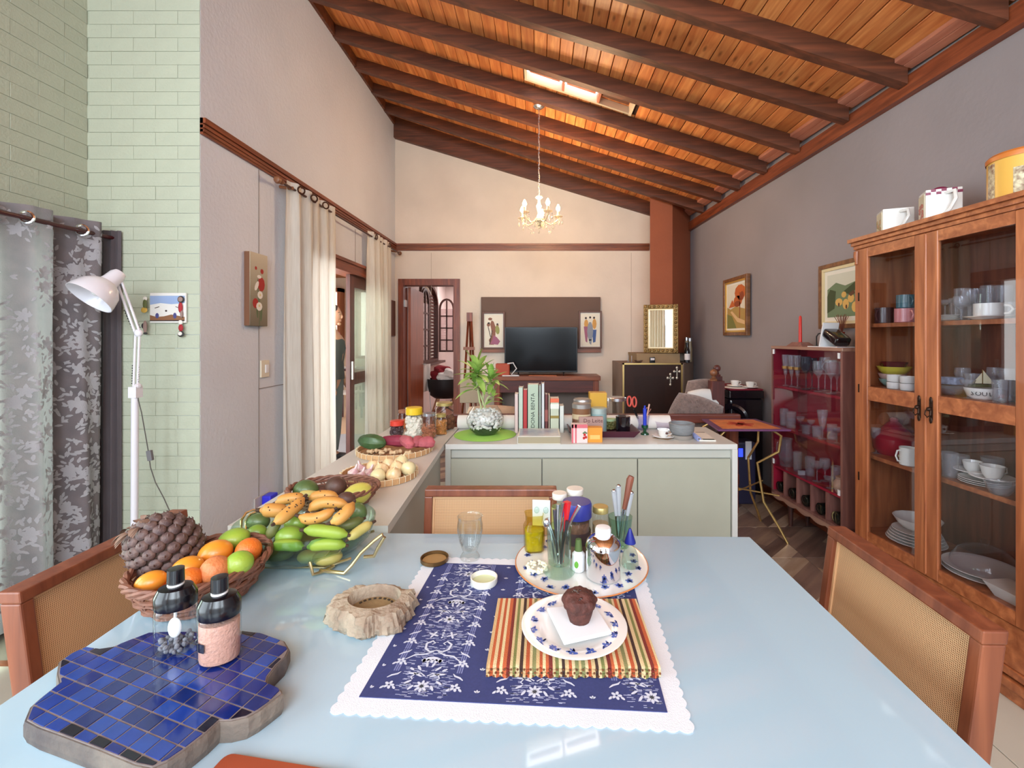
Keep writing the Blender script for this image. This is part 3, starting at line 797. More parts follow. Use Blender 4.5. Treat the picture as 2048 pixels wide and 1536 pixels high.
# red display cabinet
M_red = mat('cherry_red_lacquer', (156, 30, 54), 0.32, noise=0.04)
M_rose = wood('rosy_walnut_veneer', (112, 72, 66), (146, 100, 90), 0.45, axis='Z')
DL = 0.745; DD = 0.24
DM = Matrix.Translation((1.79, 3.505, 0)) @ Matrix.Rotation(-PI / 2 + KANG, 4, 'Z')
dt = thing('display_cabinet', 'low glass fronted display cabinet lined in cherry red, with bottle slots', 'cabinet')
dt.matrix_world = DM
zb0, zt0 = 0.215, 1.33
obj('side_panel', BX(0, 0.014, 0, DD, zb0, zt0), M_rose, dt); obj('side_panel', BX(DL - 0.018, DL, 0, DD, zb0, zt0), M_rose, dt)
obj('red_lining', BX(0.014, 0.018, 0.006, DD - 0.014, zb0 + 0.02, zt0 - 0.016), M_red, dt, label='cherry red inner side'); obj('red_lining', BX(0.018, DL - 0.018, DD - 0.018, DD - 0.008, zb0 + 0.02, zt0 - 0.016), M_red, dt, label='cherry red inner back')
obj('top_board', kb(-0.004, DL + 0.004, -0.004, DD, zt0 - 0.0155, zt0 + 0.006), wood('pale_walnut_edge', (150, 112, 96), (178, 138, 118), 0.4, axis='X'), dt)
for z in (0.425, 0.728, 1.035): obj('shelf', BX(0.018, DL - 0.018, 0.012, DD - 0.018, z - 0.016, z), M_red, dt)
obj('bottom_board', BX(0, DL, 0, DD, zb0, zb0 + 0.018), M_rose, dt)
for i in range(1, 5): obj('divider', BX(i * DL / 5 - 0.006, i * DL / 5 + 0.006, 0.004, DD - 0.02, zb0 + 0.018, 0.409), M_rose, dt)
# wavy apron under the slots
ap = [(0, 0)] + [(DL * i / 40, -0.022 - 0.016 * abs(math.sin(PI * 5 * i / 40))) for i in range(41)] + [(DL, 0)]
obj('scalloped_apron', PR(ap, 0, 0.012, M=Matrix.Translation((0, 0.012, zb0)) @ Matrix.Rotation(PI / 2, 4, 'X')), MC['pale_walnut_edge'], dt)
obj('glass_front', BX(0.012, DL * 0.56, -0.001, 0.002, 0.428, zt0 - 0.018), M_pane, dt); obj('glass_front', BX(DL * 0.42, DL - 0.016, 0.004, 0.007, 0.428, zt0 - 0.018), M_pane, dt)
M_lg = LA([(0, 0), (0.013, 0), (0.024, 0.20), (0, 0.20)], 12)
l0 = obj('leg', M_lg, wood('dark_leg_wood', (62, 34, 30), (92, 54, 44), 0.4, axis='Z'), dt, (0.13, 0.07, 0.0), smooth=True)
for p in ((0.13, 0.20), (DL - 0.1, 0.07), (DL - 0.1, 0.20)): share('leg', l0, dt, (p[0], p[1], 0))
for x, z in ((0.022, zt0 - 0.055), (DL - 0.035, zt0 - 0.06), (0.022, 0.44), (DL - 0.035, 0.43)):
    obj('clip', BX(x, x + 0.016, -0.006, -0.001, z, z + 0.035), mat('white_plastic', (236, 236, 238), 0.4), dt)

# ---------------------------------------------------------------- curtains
def curtain(name, label, P0, P1, z0, z1, amp, folds, m, cat='curtain', thick=0.0, phase=0.0, bunch=1.0, nz=10, group=None):
    """hanging cloth between two floor points with deep folds"""
    b = nb(); P0 = Vector(P0); P1 = Vector(P1); d = P1 - P0; nn = Vector((-d.y, d.x)).normalized()
    n = folds * 12; rows = []
    for k in range(nz + 1):
        s = k / nz; z = z0 + (z1 - z0) * s; row = []
        for i in range(n + 1):
            u = i / n
            w = amp * (0.55 + 0.45 * (1 - s) + 0.25 * math.sin(3.1 * u * folds + 1.7)) * (1 if s < 0.97 else 0.8)
            o = math.sin(2 * PI * folds * u + phase + 0.5 * math.sin(2.2 * s + u * 7)) * w + 0.25 * w * math.sin(4.3 * PI * folds * u + 2 * s)
            uu = 0.5 + (u - 0.5) * (1 - (1 - bunch) * (1 - s))
            p = P0 + d * uu + nn * o
            row.append(b.verts.new((p.x, p.y, z)))
        rows.append(row)
    for r0, r1 in zip(rows, rows[1:]):
        for i in range(n): b.faces.new((r0[i], r0[i + 1], r1[i + 1], r1[i]))
    return one(name, b, m, label, cat, group=group)
M_lin = cloth_mat('ivory_linen_curtain', (238, 234, 224), 0.3, 0.03, 300, col2=(222, 216, 204), stretch=(8, 8, 0.5))
RX = LX + 0.085
cu1 = curtain('linen_curtain', 'ivory linen curtain nearer the camera, left of the sliding door', (RX, 3.25), (RX, 3.98), 0.02, 2.53, 0.045, 5, M_lin, group='ivory curtains of the sliding door')
cu2 = curtain('linen_curtain', 'ivory linen curtain farther away, right of the sliding door gap', (RX, 4.78), (RX, 5.46), 0.02, 2.53, 0.045, 5, M_lin, group='ivory curtains of the sliding door')
M_rod = mat('dark_wood_rod', (70, 36, 26), 0.4)
M_grom = mat('bronze_grommet', (86, 62, 50), 0.35, 0.8)
def grommets(parent, x, ys, z, r, m, kx=0.0, ky=1.0):
    for y in ys:
        b = nb(); tube(b, [(x + kx * r * math.cos(a), y + ky * r * math.cos(a), z + r * math.sin(a)) for a in [2 * PI * i / 16 for i in range(16)]], 0.006, 6, closed=True)
        obj('grommet', b, m, parent, smooth=True)
grommets(cu1, RX + 0.045, (3.33, 3.52, 3.71), 2.478, 0.026, M_grom, 0.6, 0.7); grommets(cu2, RX + 0.045, (4.87, 5.3), 2.478, 0.026, M_grom)
r = thing('curtain_rod', 'dark wooden curtain rod with turned finials under the picture rail', 'curtain rod', (RX, 4.5, 2.478))
obj('rod', TB([(0, -1.35, 0), (0, 1.28, 0)], 0.009, 10), M_rod, r, smooth=True)
M_fin = wood('finial_wood', (110, 68, 44), (150, 98, 64), 0.4)
fin = [(0, 0), (0.016, 0.004), (0.018, 0.02), (0.01, 0.03), (0.02, 0.045), (0.027, 0.06), (0.02, 0.078), (0, 0.084)]
obj('finial', LA(fin, 14, M=Matrix.Translation((0, -1.33, 0)) @ Matrix.Rotation(PI / 2, 4, 'X')), M_fin, r, smooth=True)
obj('finial', LA(fin, 14, M=Matrix.Translation((0, 1.26, 0)) @ Matrix.Rotation(-PI / 2, 4, 'X')), M_fin, r, smooth=True)
for y in (-1.22, 1.2): obj('bracket', (lambda b: (tube(b, [(-0.085, y, 0.01), (-0.02, y, 0.0), (0.012, y, 0)], 0.012, 8), b)[-1])(nb()), M_fin, r)

# patterned grey curtain in front of the left window
M_gcur = cloth_mat('grey_curtain_cloth', (132, 126, 132), 0.42, 0.1, 200, col2=(160, 148, 152), stretch=(1, 1, 1))
GX = -2.37
def gfold(u, s):
    # u = y position
    return 0.05 * math.sin(2 * PI * u / 0.235 + 0.6 + 0.35 * math.sin(2.0 * s + u * 3)) + 0.018 * math.sin(2 * PI * u / 0.11 + 2 * s)
def gpos(y, z, off=0.0):
    s = z / 1.98
    yy = y
    return Vector((GX + gfold(y, s) * (1.0 - 0.15 * s) + off, yy, z))
b = nb(); rows = []
NY, NZ = 150, 16
for k in range(NZ + 1):
    z = 0.06 + (2.01 - 0.06) * k / NZ
    rows.append([b.verts.new(gpos(1.25 + (2.44 + 0.02 * (1 - k / NZ) - 1.25) * i / NY, z)) for i in range(NY + 1)])
for r0, r1 in zip(rows, rows[1:]):
    for i in range(NY): b.faces.new((r0[i], r0[i + 1], r1[i + 1], r1[i]))
gc = one('floral_curtain', b, M_gcur, 'grey floral curtain with silver eyelets at the left window', 'curtain')
# woven flowers and leaves lying on the cloth
b = nb()
arc = [(0.0, 1.25)]
for i in range(1, 700):
    y_ = 1.25 + 1.2 * i / 700; arc.append((arc[-1][0] + (gpos(y_, 1.0) - gpos(y_ - 1.2 / 700, 1.0)).length, y_))
def gy(u):
    lo_, hi_ = 0, len(arc) - 1
    while hi_ - lo_ > 1:
        m_ = (lo_ + hi_) // 2
        if arc[m_][0] < u: lo_ = m_
        else: hi_ = m_
    return arc[lo_][1]
LT = arc[-1][0] - 0.02
def gpt(u, v, off=0.002):
    y, z = gy(u), v
    p = gpos(y, z); q = gpos(y + 0.002, z)
    n = Vector((q.y - p.y, -(q.x - p.x), 0)).normalized()
    return p + n * off
rq = random.Random(3)
def gleaf(y, z, a, L, w):
    n = 5; A, Bv = [], []
    for i in range(n + 1):
        t_ = i / n; ww = w * math.sin(PI * min(1, t_ * 0.92 + 0.06)) ** 0.8
        cy, cz = y + math.cos(a) * L * t_, z + math.sin(a) * L * t_
        py_, pz_ = -math.sin(a) * ww / 2, math.cos(a) * ww / 2
        if not (0.01 < cy < LT and 0.08 < cz < 1.995): return
        A.append(b.verts.new(gpt(cy + py_, cz + pz_))); Bv.append(b.verts.new(gpt(cy - py_, cz - pz_)))
    for i in range(n): b.faces.new((A[i], Bv[i], Bv[i + 1], A[i + 1]))
for i in range(520):
    y = rq.uniform(0.02, LT); z = rq.uniform(0.1, 1.98)
    if rq.random() < 0.42:
        for k in range(5): gleaf(y, z, k * 2 * PI / 5 + rq.random() * 0.3, 0.036, 0.022)
    for k in range(7):
        aa = rq.uniform(0, 2 * PI); dd = rq.uniform(0.03, 0.075)
        gleaf(y + math.cos(aa) * dd, z + math.sin(aa) * dd, aa + rq.uniform(-0.7, 0.7), 0.03, 0.012)
obj('woven_flowers', b, cloth_mat('pale_woven_thread', (206, 204, 210), 0.4, 0.03, 300), gc, kind='stuff')
M_chrome = mat('polished_chrome', (225, 228, 232), 0.12, 1.0)
grommets(gc, GX + 0.045, (1.55, 1.8, 2.06, 2.31), 1.945, 0.026, M_chrome, 0.85, 0.4)
M_drod = mat('oxblood_rod', (70, 22, 24), 0.3)
one('curtain_rod', TB([(0, -1.4, 0), (0, 0.18, 0)], 0.011, 10), M_drod, 'oxblood metal curtain rod above the grey floral curtain', 'curtain rod', (GX + 0.03, 2.34, 1.945))
bc = nb()
for k in range(2): pass
blk = curtain('blackout_curtain', 'plain dark grey curtain hanging beyond the floral one', (GX - 0.03, 2.475), (GX + 0.075, 2.495), 0.05, 1.985, 0.012, 3, cloth_mat('charcoal_curtain', (92, 84, 88), 0.12))

# ---------------------------------------------------------------- task lamp on its pole
M_lw = mat('white_enamel', (226, 224, 232), 0.25, coat=0.4)
LYY = 2.3
def lp(px, py, dy=0.0): return Vector((gx(px, LYY + dy), LYY + dy, gz(py, LYY + dy)))
base = lp(268, 1050)
lt = thing('floor_lamp', 'white jointed task lamp with a bell shade on a tall pole', 'lamp', (base.x, LYY, 0))
o_ = Vector((base.x, LYY, 0))
def L_(px, py, dy=0.0): return lp(px, py, dy) - o_
obj('pole', TB([(0, 0, 0.02), L_(270, 790)], 0.016, 12), M_lw, lt, smooth=True)
obj('base', LA([(0, 0), (0.13, 0), (0.13, 0.012), (0.02, 0.03), (0, 0.03)], 28), M_lw, lt, smooth=True)
obj('clamp', (lambda b: (bx(b, -0.02, 0.02, -0.02, 0.02, 0, 0.055, Matrix.Translation(L_(271, 795))), ell(b, L_(276, 772), (0.014, 0.02, 0.014), 10, 8), b)[-1])(nb()), M_lw, lt)
b = nb()
for dx in (-4, 4): tube(b, [L_(271 + dx, 780), L_(275 + dx, 668)], 0.0055, 8)
obj('arm', b, M_lw, lt, smooth=True)
b = nb()
for dx in (-5, 5): tube(b, [L_(276 + dx, 668), L_(238 + dx, 562, -0.03)], 0.0055, 8)
obj('arm', b, M_lw, lt, smooth=True)
obj('joint', ell(nb(), L_(277, 666), (0.02, 0.016, 0.02), 12, 8), M_lw, lt, smooth=True)
mb = mat('dark_spring', (50, 48, 54), 0.4, 0.7)
for a, c in (((265, 770), (266, 730)), ((276, 768), (277, 730)), ((279, 655), (262, 620)), ((268, 662), (249, 620))):
    pa, pc = L_(*a), L_(*c); n = 26
    pts = [pa.lerp(pc, i / n) + Vector((0.004 * math.cos(i * 1.9), 0.004 * math.sin(i * 1.9), 0)) for i in range(n + 1)]
    obj('spring', TB(pts, 0.002, 5), mb, lt)
# shade: axis from the socket down-left
s0 = L_(238, 548, -0.03); s1_ = L_(186, 590, -0.12); ax = (s1_ - s0); Ls = ax.length
q = Vector((0, 0, 1)).rotation_difference(ax.normalized()).to_matrix().to_4x4()
SM = Matrix.Translation(s0) @ q
prof = [(0, -0.012), (0.026, -0.008), (0.034, 0.01), (0.036, 0.05), (0.04, 0.065), (0.062, 0.08), (0.085, 0.11), (0.098, 0.155), (0.1, 0.172), (0.097, 0.172), (0.094, 0.155), (0.08, 0.112), (0.058, 0.085), (0.03, 0.07), (0, 0.068)]
sh = obj('lamp_shade', LA(prof, 32, M=SM), M_lw, lt, smooth=True)
obj('bulb', ell(nb(), (0, 0, 0), (0.026, 0.026, 0.034), 14, 9, M=None), mat('bulb_glass', (240, 240, 240), 0.2), sh, smooth=True)
sh.children[0].matrix_local = SM @ Matrix.Translation((0, 0, 0.115))
pts = [L_(274, 790), L_(283, 825), L_(291, 870), L_(297, 905), L_(301, 935), L_(311, 965), L_(327, 995), L_(343, 1030)]
obj('cord', TB(pts, 0.0025, 6), mat('grey_cord', (88, 84, 80), 0.6), lt, smooth=True)
obj('cord_switch', bevel(BX(-0.012, 0.012, -0.008, 0.008, -0.026, 0.026), 0.003, 2), mat('dark_grey_plastic', (110, 108, 112), 0.4), lt, L_(300, 911), (0, R(-10), 0))
# ================================================================ LIVING AREA
# TV panel, console, TV, pictures
M_pan = mat('brown_fabric_board', (104, 82, 72), 0.85, noise=0.05, nscale=4)
yb = BY - 0.045
x0, x1 = gx(962, yb), gx(1201, yb); zt, zbm = gz(594, yb), gz(705, yb)
tp = thing('headboard_panel', 'brown upholstered wall panel behind the television', 'wall panel', ((x0 + x1) / 2, BY - 0.003, zbm))
hw = (x1 - x0) / 2
obj('board', bevel(BX(-hw, hw, -0.045, 0, 0, zt - zbm), 0.006, 2), M_pan, tp)
obj('edge_moulding', BX(-hw - 0.005, hw + 0.005, -0.055, -0.046, 0.0, 0.05), M_trimx, tp)
Y = 5.80
def picture(name, label, P, w, h, fr, dep, mframe, mmat, border, art, M, group=None, inner=None):
    """framed picture; M maps u right, v up, w out of the wall; origin = bottom left"""
    o = thing(name, label, 'picture', tuple(P), 0, group); o.matrix_world = Matrix.Translation(P) @ M
    b = nb()
    for a in ((0, fr, 0, h), (w - fr, w, 0, h), (fr, w - fr, 0, fr), (fr, w - fr, h - fr, h)):
        bx(b, a[0], a[1], a[2], a[3], 0, dep)
    obj('frame', bevel(b, min(0.004, fr / 5), 2), mframe, o)
    i = fr
    if inner:
        b = nb(); q = fr + inner[0]
        for a in ((fr, q, fr, h - fr), (w - q, w - fr, fr, h - fr), (q, w - q, fr, q), (q, w - q, h - q, h - fr)): bx(b, a[0], a[1], a[2], a[3], 0, dep * 0.8)
        obj('inner_frame', b, inner[1], o)
        i = q
    obj('mount', BX(i, w - i, i, h - i, 0, dep * 0.45), mmat, o)
    ca_ = obj('canvas', BX(i + border, w - i - border, i + border, h - i - border, dep * 0.45, dep * 0.5), art[0], o)
    cw, chh = w - 2 * i - 2 * border, h - 2 * i - 2 * border
    T0 = Matrix.Translation((i + border, i + border, dep * 0.5 + 0.0006))
    for k, (mm, shapes) in enumerate(art[1]):
        b = nb()
        for s in shapes:
            Mk = T0 @ Matrix.Translation((0, 0, 0.0004 * k)) @ Matrix.Diagonal((cw, chh, 1, 1))
            flat(b, s, Mk)
        obj('painted_area', b, mm, ca_)
    return o
BACKM = XZ @ Matrix.Diagonal((1, 1, -1, 1))        # u->x, v->z, w->-y
def pm(n, c): return mat('paint_' + n, c, 0.7)
def blob(cx, cy, rx, ry, rot=0, n=10): return ovalpts(cx, cy, rx, ry, n, rot)
artA = (pm('ivory', (226, 218, 200)), [
    (pm('sepia', (138, 92, 74)), [[(0.3, 0.05), (0.52, 0.05), (0.6, 0.3), (0.62, 0.6), (0.5, 0.78), (0.38, 0.82), (0.3, 0.7), (0.36, 0.55), (0.4, 0.35), (0.22, 0.2)], blob(0.3, 0.86, 0.12, 0.045), blob(0.2, 0.68, 0.1, 0.06), blob(0.72, 0.66, 0.07, 0.05)]),
    (pm('olive', (150, 150, 88)), [blob(0.72, 0.52, 0.12, 0.15, 0.5)]),
    (pm('mauve', (158, 96, 122)), [[(0.3, 0.08), (0.75, 0.05), (0.88, 0.16), (0.7, 0.28), (0.5, 0.36), (0.42, 0.2)]]),
    (pm('ink', (52, 40, 40)), [[(0.24, 0.05), (0.28, 0.05), (0.44, 0.5), (0.4, 0.5)], [(0.16, 0.62), (0.2, 0.62), (0.34, 0.3), (0.3, 0.3)], blob(0.22, 0.73, 0.07, 0.03), blob(0.72, 0.7, 0.06, 0.025)])])
artB = (pm('ivory', (226, 218, 200)), [
    (pm('blue', (70, 96, 150)), [[(0.66, 0.1), (0.8, 0.12), (0.86, 0.5), (0.62, 0.5)]]),
    (pm('ochre', (206, 152, 80)), [blob(0.28, 0.68, 0.12, 0.14), blob(0.74, 0.68, 0.12, 0.16)]),
    (pm('mauve', (158, 96, 122)), [[(0.14, 0.6), (0.38, 0.6), (0.34, 0.1), (0.24, 0.14)]]),
    (pm('greyblue', (140, 146, 156)), [blob(0.5, 0.45, 0.17, 0.3), [(0.42, 0.2), (0.6, 0.2), (0.56, 0.03), (0.46, 0.08)]]),
    (pm('ink', (52, 40, 40)), [blob(0.26, 0.86, 0.06, 0.035), blob(0.5, 0.88, 0.06, 0.035), blob(0.72, 0.87, 0.06, 0.035)])])
M_fdk = mat('dark_brown_frame', (96, 58, 40), 0.45)
M_ivm = mat('ivory_mount', (228, 222, 210), 0.6)
Yp = BY - 0.05
for (a, c, zt_, zb_, art, lab) in ((965, 1010, 624, 698, artA, 'framed print of a seated mother with child, left of the television'), (1157, 1203, 622, 697, artB, 'framed print of three standing figures, right of the television')):
    xa, xc = gx(a, Yp), gx(c, Yp)
    picture('framed_print', lab, Vector((xa, Yp, gz(zb_, Yp))), xc - xa, gz(zt_, Yp) - gz(zb_, Yp), 0.022, 0.03, M_fdk, M_ivm, 0.012, art, BACKM, group='framed figure prints beside the television')
# console
Yc = 5.5
ct = thing('tv_console', 'reddish wooden console table under the television', 'table', (gx(1095, Yc), Yc, 0))
ox = gx(1095, Yc)
cx0, cx1 = gx(985, Yc) - ox, gx(1201, Yc) - ox
zt_ = gz(752, Yc) + 0.0
obj('table_top', bevel(BX(cx0, cx1, -0.02, 0.36, zt_ - 0.055, zt_), 0.006, 2), M_trimx, ct)
obj('apron', BX(cx0 + 0.04, cx1 - 0.04, 0.0, 0.02, zt_ - 0.2, zt_ - 0.055), wood('dark_apron_wood', (66, 28, 26), (96, 42, 36), 0.4, axis='X'), ct)
for x in (cx0 + 0.02, cx1 - 0.09):
    for y in (-0.005, 0.28): obj('leg', bevel(BX(x, x + 0.07, y, y + 0.07, 0, zt_ - 0.055), 0.004, 1), M_trimz, ct)
obj('back_board', BX(cx0 + 0.09, cx1 - 0.09, 0.33, 0.345, 0.16, zt_ - 0.2), mat('grey_brown_board', (124, 112, 104), 0.8), ct)
# TV
Yt = 5.62
tv = thing('television', 'large black flat screen television on the console', 'television', (gx(1082, Yt), Yt, zt_))
w_ = (gx(1155, Yt) - gx(1009, Yt)) / 2; h0_, h1_ = 0.035, gz(654, Yt) - zt_
obj('bezel', bevel(BX(-w_, w_, 0, 0.04, h0_, h1_), 0.004, 1), mat('black_plastic', (20, 20, 24), 0.35), tv)
obj('screen', BX(-w_ + 0.012, w_ - 0.012, -0.002, 0, h0_ + 0.02, h1_ - 0.012), mat('black_screen_glass', (8, 8, 14), 0.15, spec=0.25), tv)
for s in (-1, 1):
    obj('foot', TB([(s * w_ * 0.6, -0.1, 0.006), (s * w_ * 0.62, 0.02, 0.045), (s * w_ * 0.64, 0.12, 0.006)], 0.006, 6), MC['black_plastic'], tv)
one('table_runner', bevel(BX(-0.17, 0.17, -0.03, 0.03, 0, 0.008), 0.002, 1), mat('orange_brown_cloth', (176, 104, 70), 0.8), 'small orange brown runner folded over the console edge', 'cloth', (gx(1085, Yc) , Yc + 0.02, zt_), smooth=False)
# red pouch with cable on the console
Yr = 5.42
rp = thing('red_pouch', 'terracotta red box with a white cable at the left end of the console', 'box', (gx(1004, Yr) , Yr + 0.12, zt_))
obj('body', bevel(BX(-0.085, 0.085, -0.05, 0.05, 0, 0.15), 0.015, 3), mat('terracotta_leather', (172, 72, 44), 0.6), rp)
obj('cable', TB([(0.06, -0.05, 0.15), (0.13, -0.06, 0.16), (0.17, -0.06, 0.09), (0.11, -0.06, 0.02), (0.2, -0.07, 0.006), (0.0, -0.09, 0.006)], 0.008, 6), mat('white_cable', (216, 214, 214), 0.5), rp, smooth=True)
# easel and little chair left of the console
Ye = 5.6
e = thing('wooden_easel', 'narrow triangular wooden easel leaning by the back door', 'easel', (gx(937, Ye), Ye, 0))
ze = gz(626, Ye); zlo = 0.55
xl, xr_ = gx(923, Ye) - gx(937, Ye), gx(953, Ye) - gx(937, Ye)
for xx in (xl, xr_):
    obj('easel_leg', TB([(xx * 1.15, -0.02, 0.0), (xx * 0.16, 0.1, ze)], 0.014, 4), M_trimz, e)
obj('easel_leg', TB([(0, 0.26, 0.0), (0, 0.11, ze - 0.05)], 0.012, 4), M_trimz, e)
obj('crossbar', BX(xl * 0.75, xr_ * 0.75, 0.0, 0.02, gz(700, Ye), gz(694, Ye)), M_trimx, e)
obj('head_block', BX(-0.035, 0.035, 0.07, 0.11, ze - 0.10, ze + 0.01), M_trimz, e)
wc = thing('wooden_chair', 'small wooden chair with beige upholstered back below the easel', 'chair', (gx(934, 5.2), 5.3, 0))
for x in (-0.12, 0.12):
    for y, hh in ((-0.16, 0.42), (0.14, 0.86)): obj('leg', BX(x - 0.015, x + 0.015, y - 0.015, y + 0.015, 0, hh), M_trimz, wc)
obj('seat', bevel(BX(-0.15, 0.15, -0.2, 0.16, 0.42, 0.46), 0.01, 2), M_trimx, wc)
obj('backrest', bevel(BX(-0.12, 0.12, 0.11, 0.13, 0.62, 0.9), 0.01, 2), mat('beige_upholstery', (160, 146, 124), 0.9), wc)
for x in (-0.06, 0.0, 0.06): obj('spindle', BX(x - 0.006, x + 0.006, 0.12, 0.13, 0.46, 0.62), M_trimz, wc)

# far room: black armchair with clothes, towel
bc = thing('armchair', 'black moulded armchair with crossed wooden legs beyond the open back door', 'chair', (gx(890, 7.3), 7.35, 0), R(200))
def tubf(a, z): return 1.0
b = nb()
lathe(b, [(0.0, 0.43), (0.18, 0.43), (0.25, 0.48), (0.29, 0.62), (0.30, 0.74), (0.285, 0.74), (0.27, 0.62), (0.22, 0.50), (0.0, 0.46)], 24, sx=1.0, sy=0.9)
obj('seat', b, mat('black_moulded_shell', (28, 24, 26), 0.5), bc, smooth=True)
M_lwood = wood('pale_ash_leg', (178, 122, 84), (206, 152, 110), 0.5, axis='Z')
for sx in (-1, 1):
    for sy in (-1, 1): obj('leg', TB([(0.12 * sx, 0.1 * sy, 0.43), (0.24 * sx, 0.22 * sy, 0.0)], [0.016, 0.011], 8), M_lwood, bc)
b = nb()
for s in (-1, 1): tube(b, [(0.2 * s, -0.18, 0.15), (-0.14 * s, -0.12, 0.38)], 0.005, 6); tube(b, [(0.2 * s, 0.18, 0.15), (-0.14 * s, 0.12, 0.38)], 0.005, 6)
obj('cross_wires', b, MC['black_plastic'], bc)
def cloth_heap(name, label, loc, r, m, seed):
    q = random.Random(seed); ph = [q.uniform(0, 6) for _ in range(6)]
    f = lambda p: 1 + 0.16 * math.sin(5 * p.x + ph[0] + 3 * p.z) + 0.12 * math.sin(7 * p.y + ph[1]) + 0.1 * math.sin(9 * p.z + ph[2] + 4 * p.x)
    return one(name, ell(nb(), (0, 0, r[2]), r, 26, 16, fn=f), m, label, 'clothes', loc)
cloth_heap('folded_blanket', 'dark red blanket heaped over the black armchair', (gx(882, 7.35), 7.42, 0.70), (0.17, 0.12, 0.12), mat('wine_red_wool', (130, 24, 34), 0.95), 1)
cloth_heap('crumpled_sheet', 'white sheet crumpled on the black armchair', (gx(899, 7.3), 7.28, 0.68), (0.17, 0.14, 0.10), mat('white_cotton', (232, 224, 216), 0.95), 2)
curtain('hanging_towel', 'white towel hanging on the wall beyond the open back door', (gx(841, 7.0) , 7.0), (gx(858, 7.2), 7.3), 0.55, 0.98, 0.012, 2, MC['white_cotton'], 'towel')
one('power_cord', TB([(0, 0, 0.55), (0.02, 0, 0.3), (0.05, 0.02, 0.1), (0.14, 0.05, 0.01)], 0.006, 6), MC['white_cable'], 'white cord hanging below the towel in the far room', 'cord', (gx(859, 7.1), 7.1, 0))

# ---------------------------------------------------------------- fireplace with chimney
M_terra = mat('terracotta_chimney', (150, 78, 46), 0.7, noise=0.12, nscale=1.6, bump=0.2, bscale=20)
M_hood = mat('grey_brown_render', (134, 112, 98), 0.85, noise=0.1, nscale=3, bump=0.2)
FYF = 5.22
fx0_, fx1_ = gx(1243, FYF), gx(1368, FYF)
fp = thing('fireplace', 'corner fireplace with a tall terracotta chimney and grey brown hearth box', 'fireplace', ((fx0_ + fx1_) / 2, 5.5, 0))
ox = (fx0_ + fx1_) / 2
def fb(x0, x1, y0, y1, z0, z1, bm=None): return bx(bm or nb(), x0 - ox, x1 - ox, y0 - 5.5, y1 - 5.5, z0, z1)
ztop = gz(727, FYF)
b = nb(); Xr = rwx(5.5) - 0.03
prism(b, [(fx0_ - ox, FYF - 5.5), (fx1_ - ox, FYF - 5.5), (fx1_ - ox + 0.16, 0.0), (Xr - ox, 0.2), (Xr - ox, 0.38), (fx0_ - ox, 0.38)], 0, ztop)
obj('hearth_box', b, M_hood, fp)
obj('mantel', fb(fx0_ + 0.2, fx1_ - 0.01, FYF + 0.12, 5.86, ztop, gz(707, FYF + 0.12)), mat('tan_mantel_paint', (150, 122, 88), 0.7, noise=0.06), fp)
yc_ = 5.45
hx0, hx1, hx2 = gx(1300, yc_), gx(1345, yc_), gx(1362, 5.7)
b = nb(); prism(b, [(hx0 - ox, yc_ - 5.5), (hx1 - ox, yc_ - 5.5), (gx(1380, 5.85) - ox, 0.34), (gx(1380, 5.85) - ox, 0.38), (gx(1301, 5.88) - ox, 0.38)], gz(707, FYF + 0.12), zc(hx1) + RH - 0.004)
obj('chimney', b, M_terra, fp)
obj('firebox', fb(gx(1268, FYF) , gx(1330, FYF), FYF - 0.003, FYF + 0.0, 0.34, gz(752, FYF)), mat('sooty_opening', (38, 22, 24), 0.95), fp)
for i, (zz, dx) in enumerate(((0.40, 0.0), (0.46, 0.05), (0.52, 0.02))):
    obj('log', TB([(gx(1280, FYF) - ox + dx, -0.22 - 0.07, zz), (gx(1318, FYF) - ox - dx, -0.2 - 0.1, zz + 0.03)], 0.035, 8), wood('firewood', (84, 50, 44), (120, 76, 66), 0.8), fp, smooth=True)
Ys = FYF - 0.14
sc_ = thing('fire_screen', 'brass framed mesh fire screen with two fleur handles', 'fire screen', (gx(1305, Ys), Ys, 0))
hw = (gx(1364, Ys) - gx(1244, Ys)) / 2; zh = gz(726, Ys)
b = nb()
for a in ((-hw, -hw + 0.018, 0.04, zh), (hw - 0.018, hw, 0.04, zh)): bx(b, a[0], a[1], -0.01, 0.008, a[2], a[3])
for z in (0.04, zh - 0.018): bx(b, -hw, hw, -0.01, 0.008, z, z + 0.018)
M_brass = mat('brass', (214, 184, 120), 0.3, 0.8)
obj('frame', b, M_brass, sc_)
obj('mesh', BX(-hw + 0.018, hw - 0.018, -0.001, 0.001, 0.05, zh - 0.018), glassy('dark_mesh', (176, 156, 148), 0.3, rough=0.4, alpha=0.3, body=(84, 60, 54)), sc_)
for px_, py_ in ((1353, 746), (1340, 759)):
    b = nb(); X_ = gx(px_, Ys) - gx(1305, Ys); Z_ = gz(py_, Ys)
    bx(b, X_ - 0.006, X_ + 0.006, -0.02, -0.012, Z_ - 0.06, Z_ + 0.06); bx(b, X_ - 0.032, X_ + 0.032, -0.02, -0.012, Z_ + 0.012, Z_ + 0.024)
    for p in ((X_ - 0.03, Z_ + 0.018), (X_ + 0.03, Z_ + 0.018), (X_, Z_ + 0.06), (X_, Z_ - 0.055)): ell(b, (p[0], -0.016, p[1]), (0.013, 0.008, 0.016), 8, 6)
    obj('handle', b, mat('pale_nickel', (216, 206, 190), 0.35, 0.7), sc_, smooth=True)
for b_ in (hw, -hw): obj('foot', TB([(b_, -0.09, 0.012), (b_, 0, 0.045), (b_, 0.09, 0.012)], 0.01, 6), M_brass, sc_)
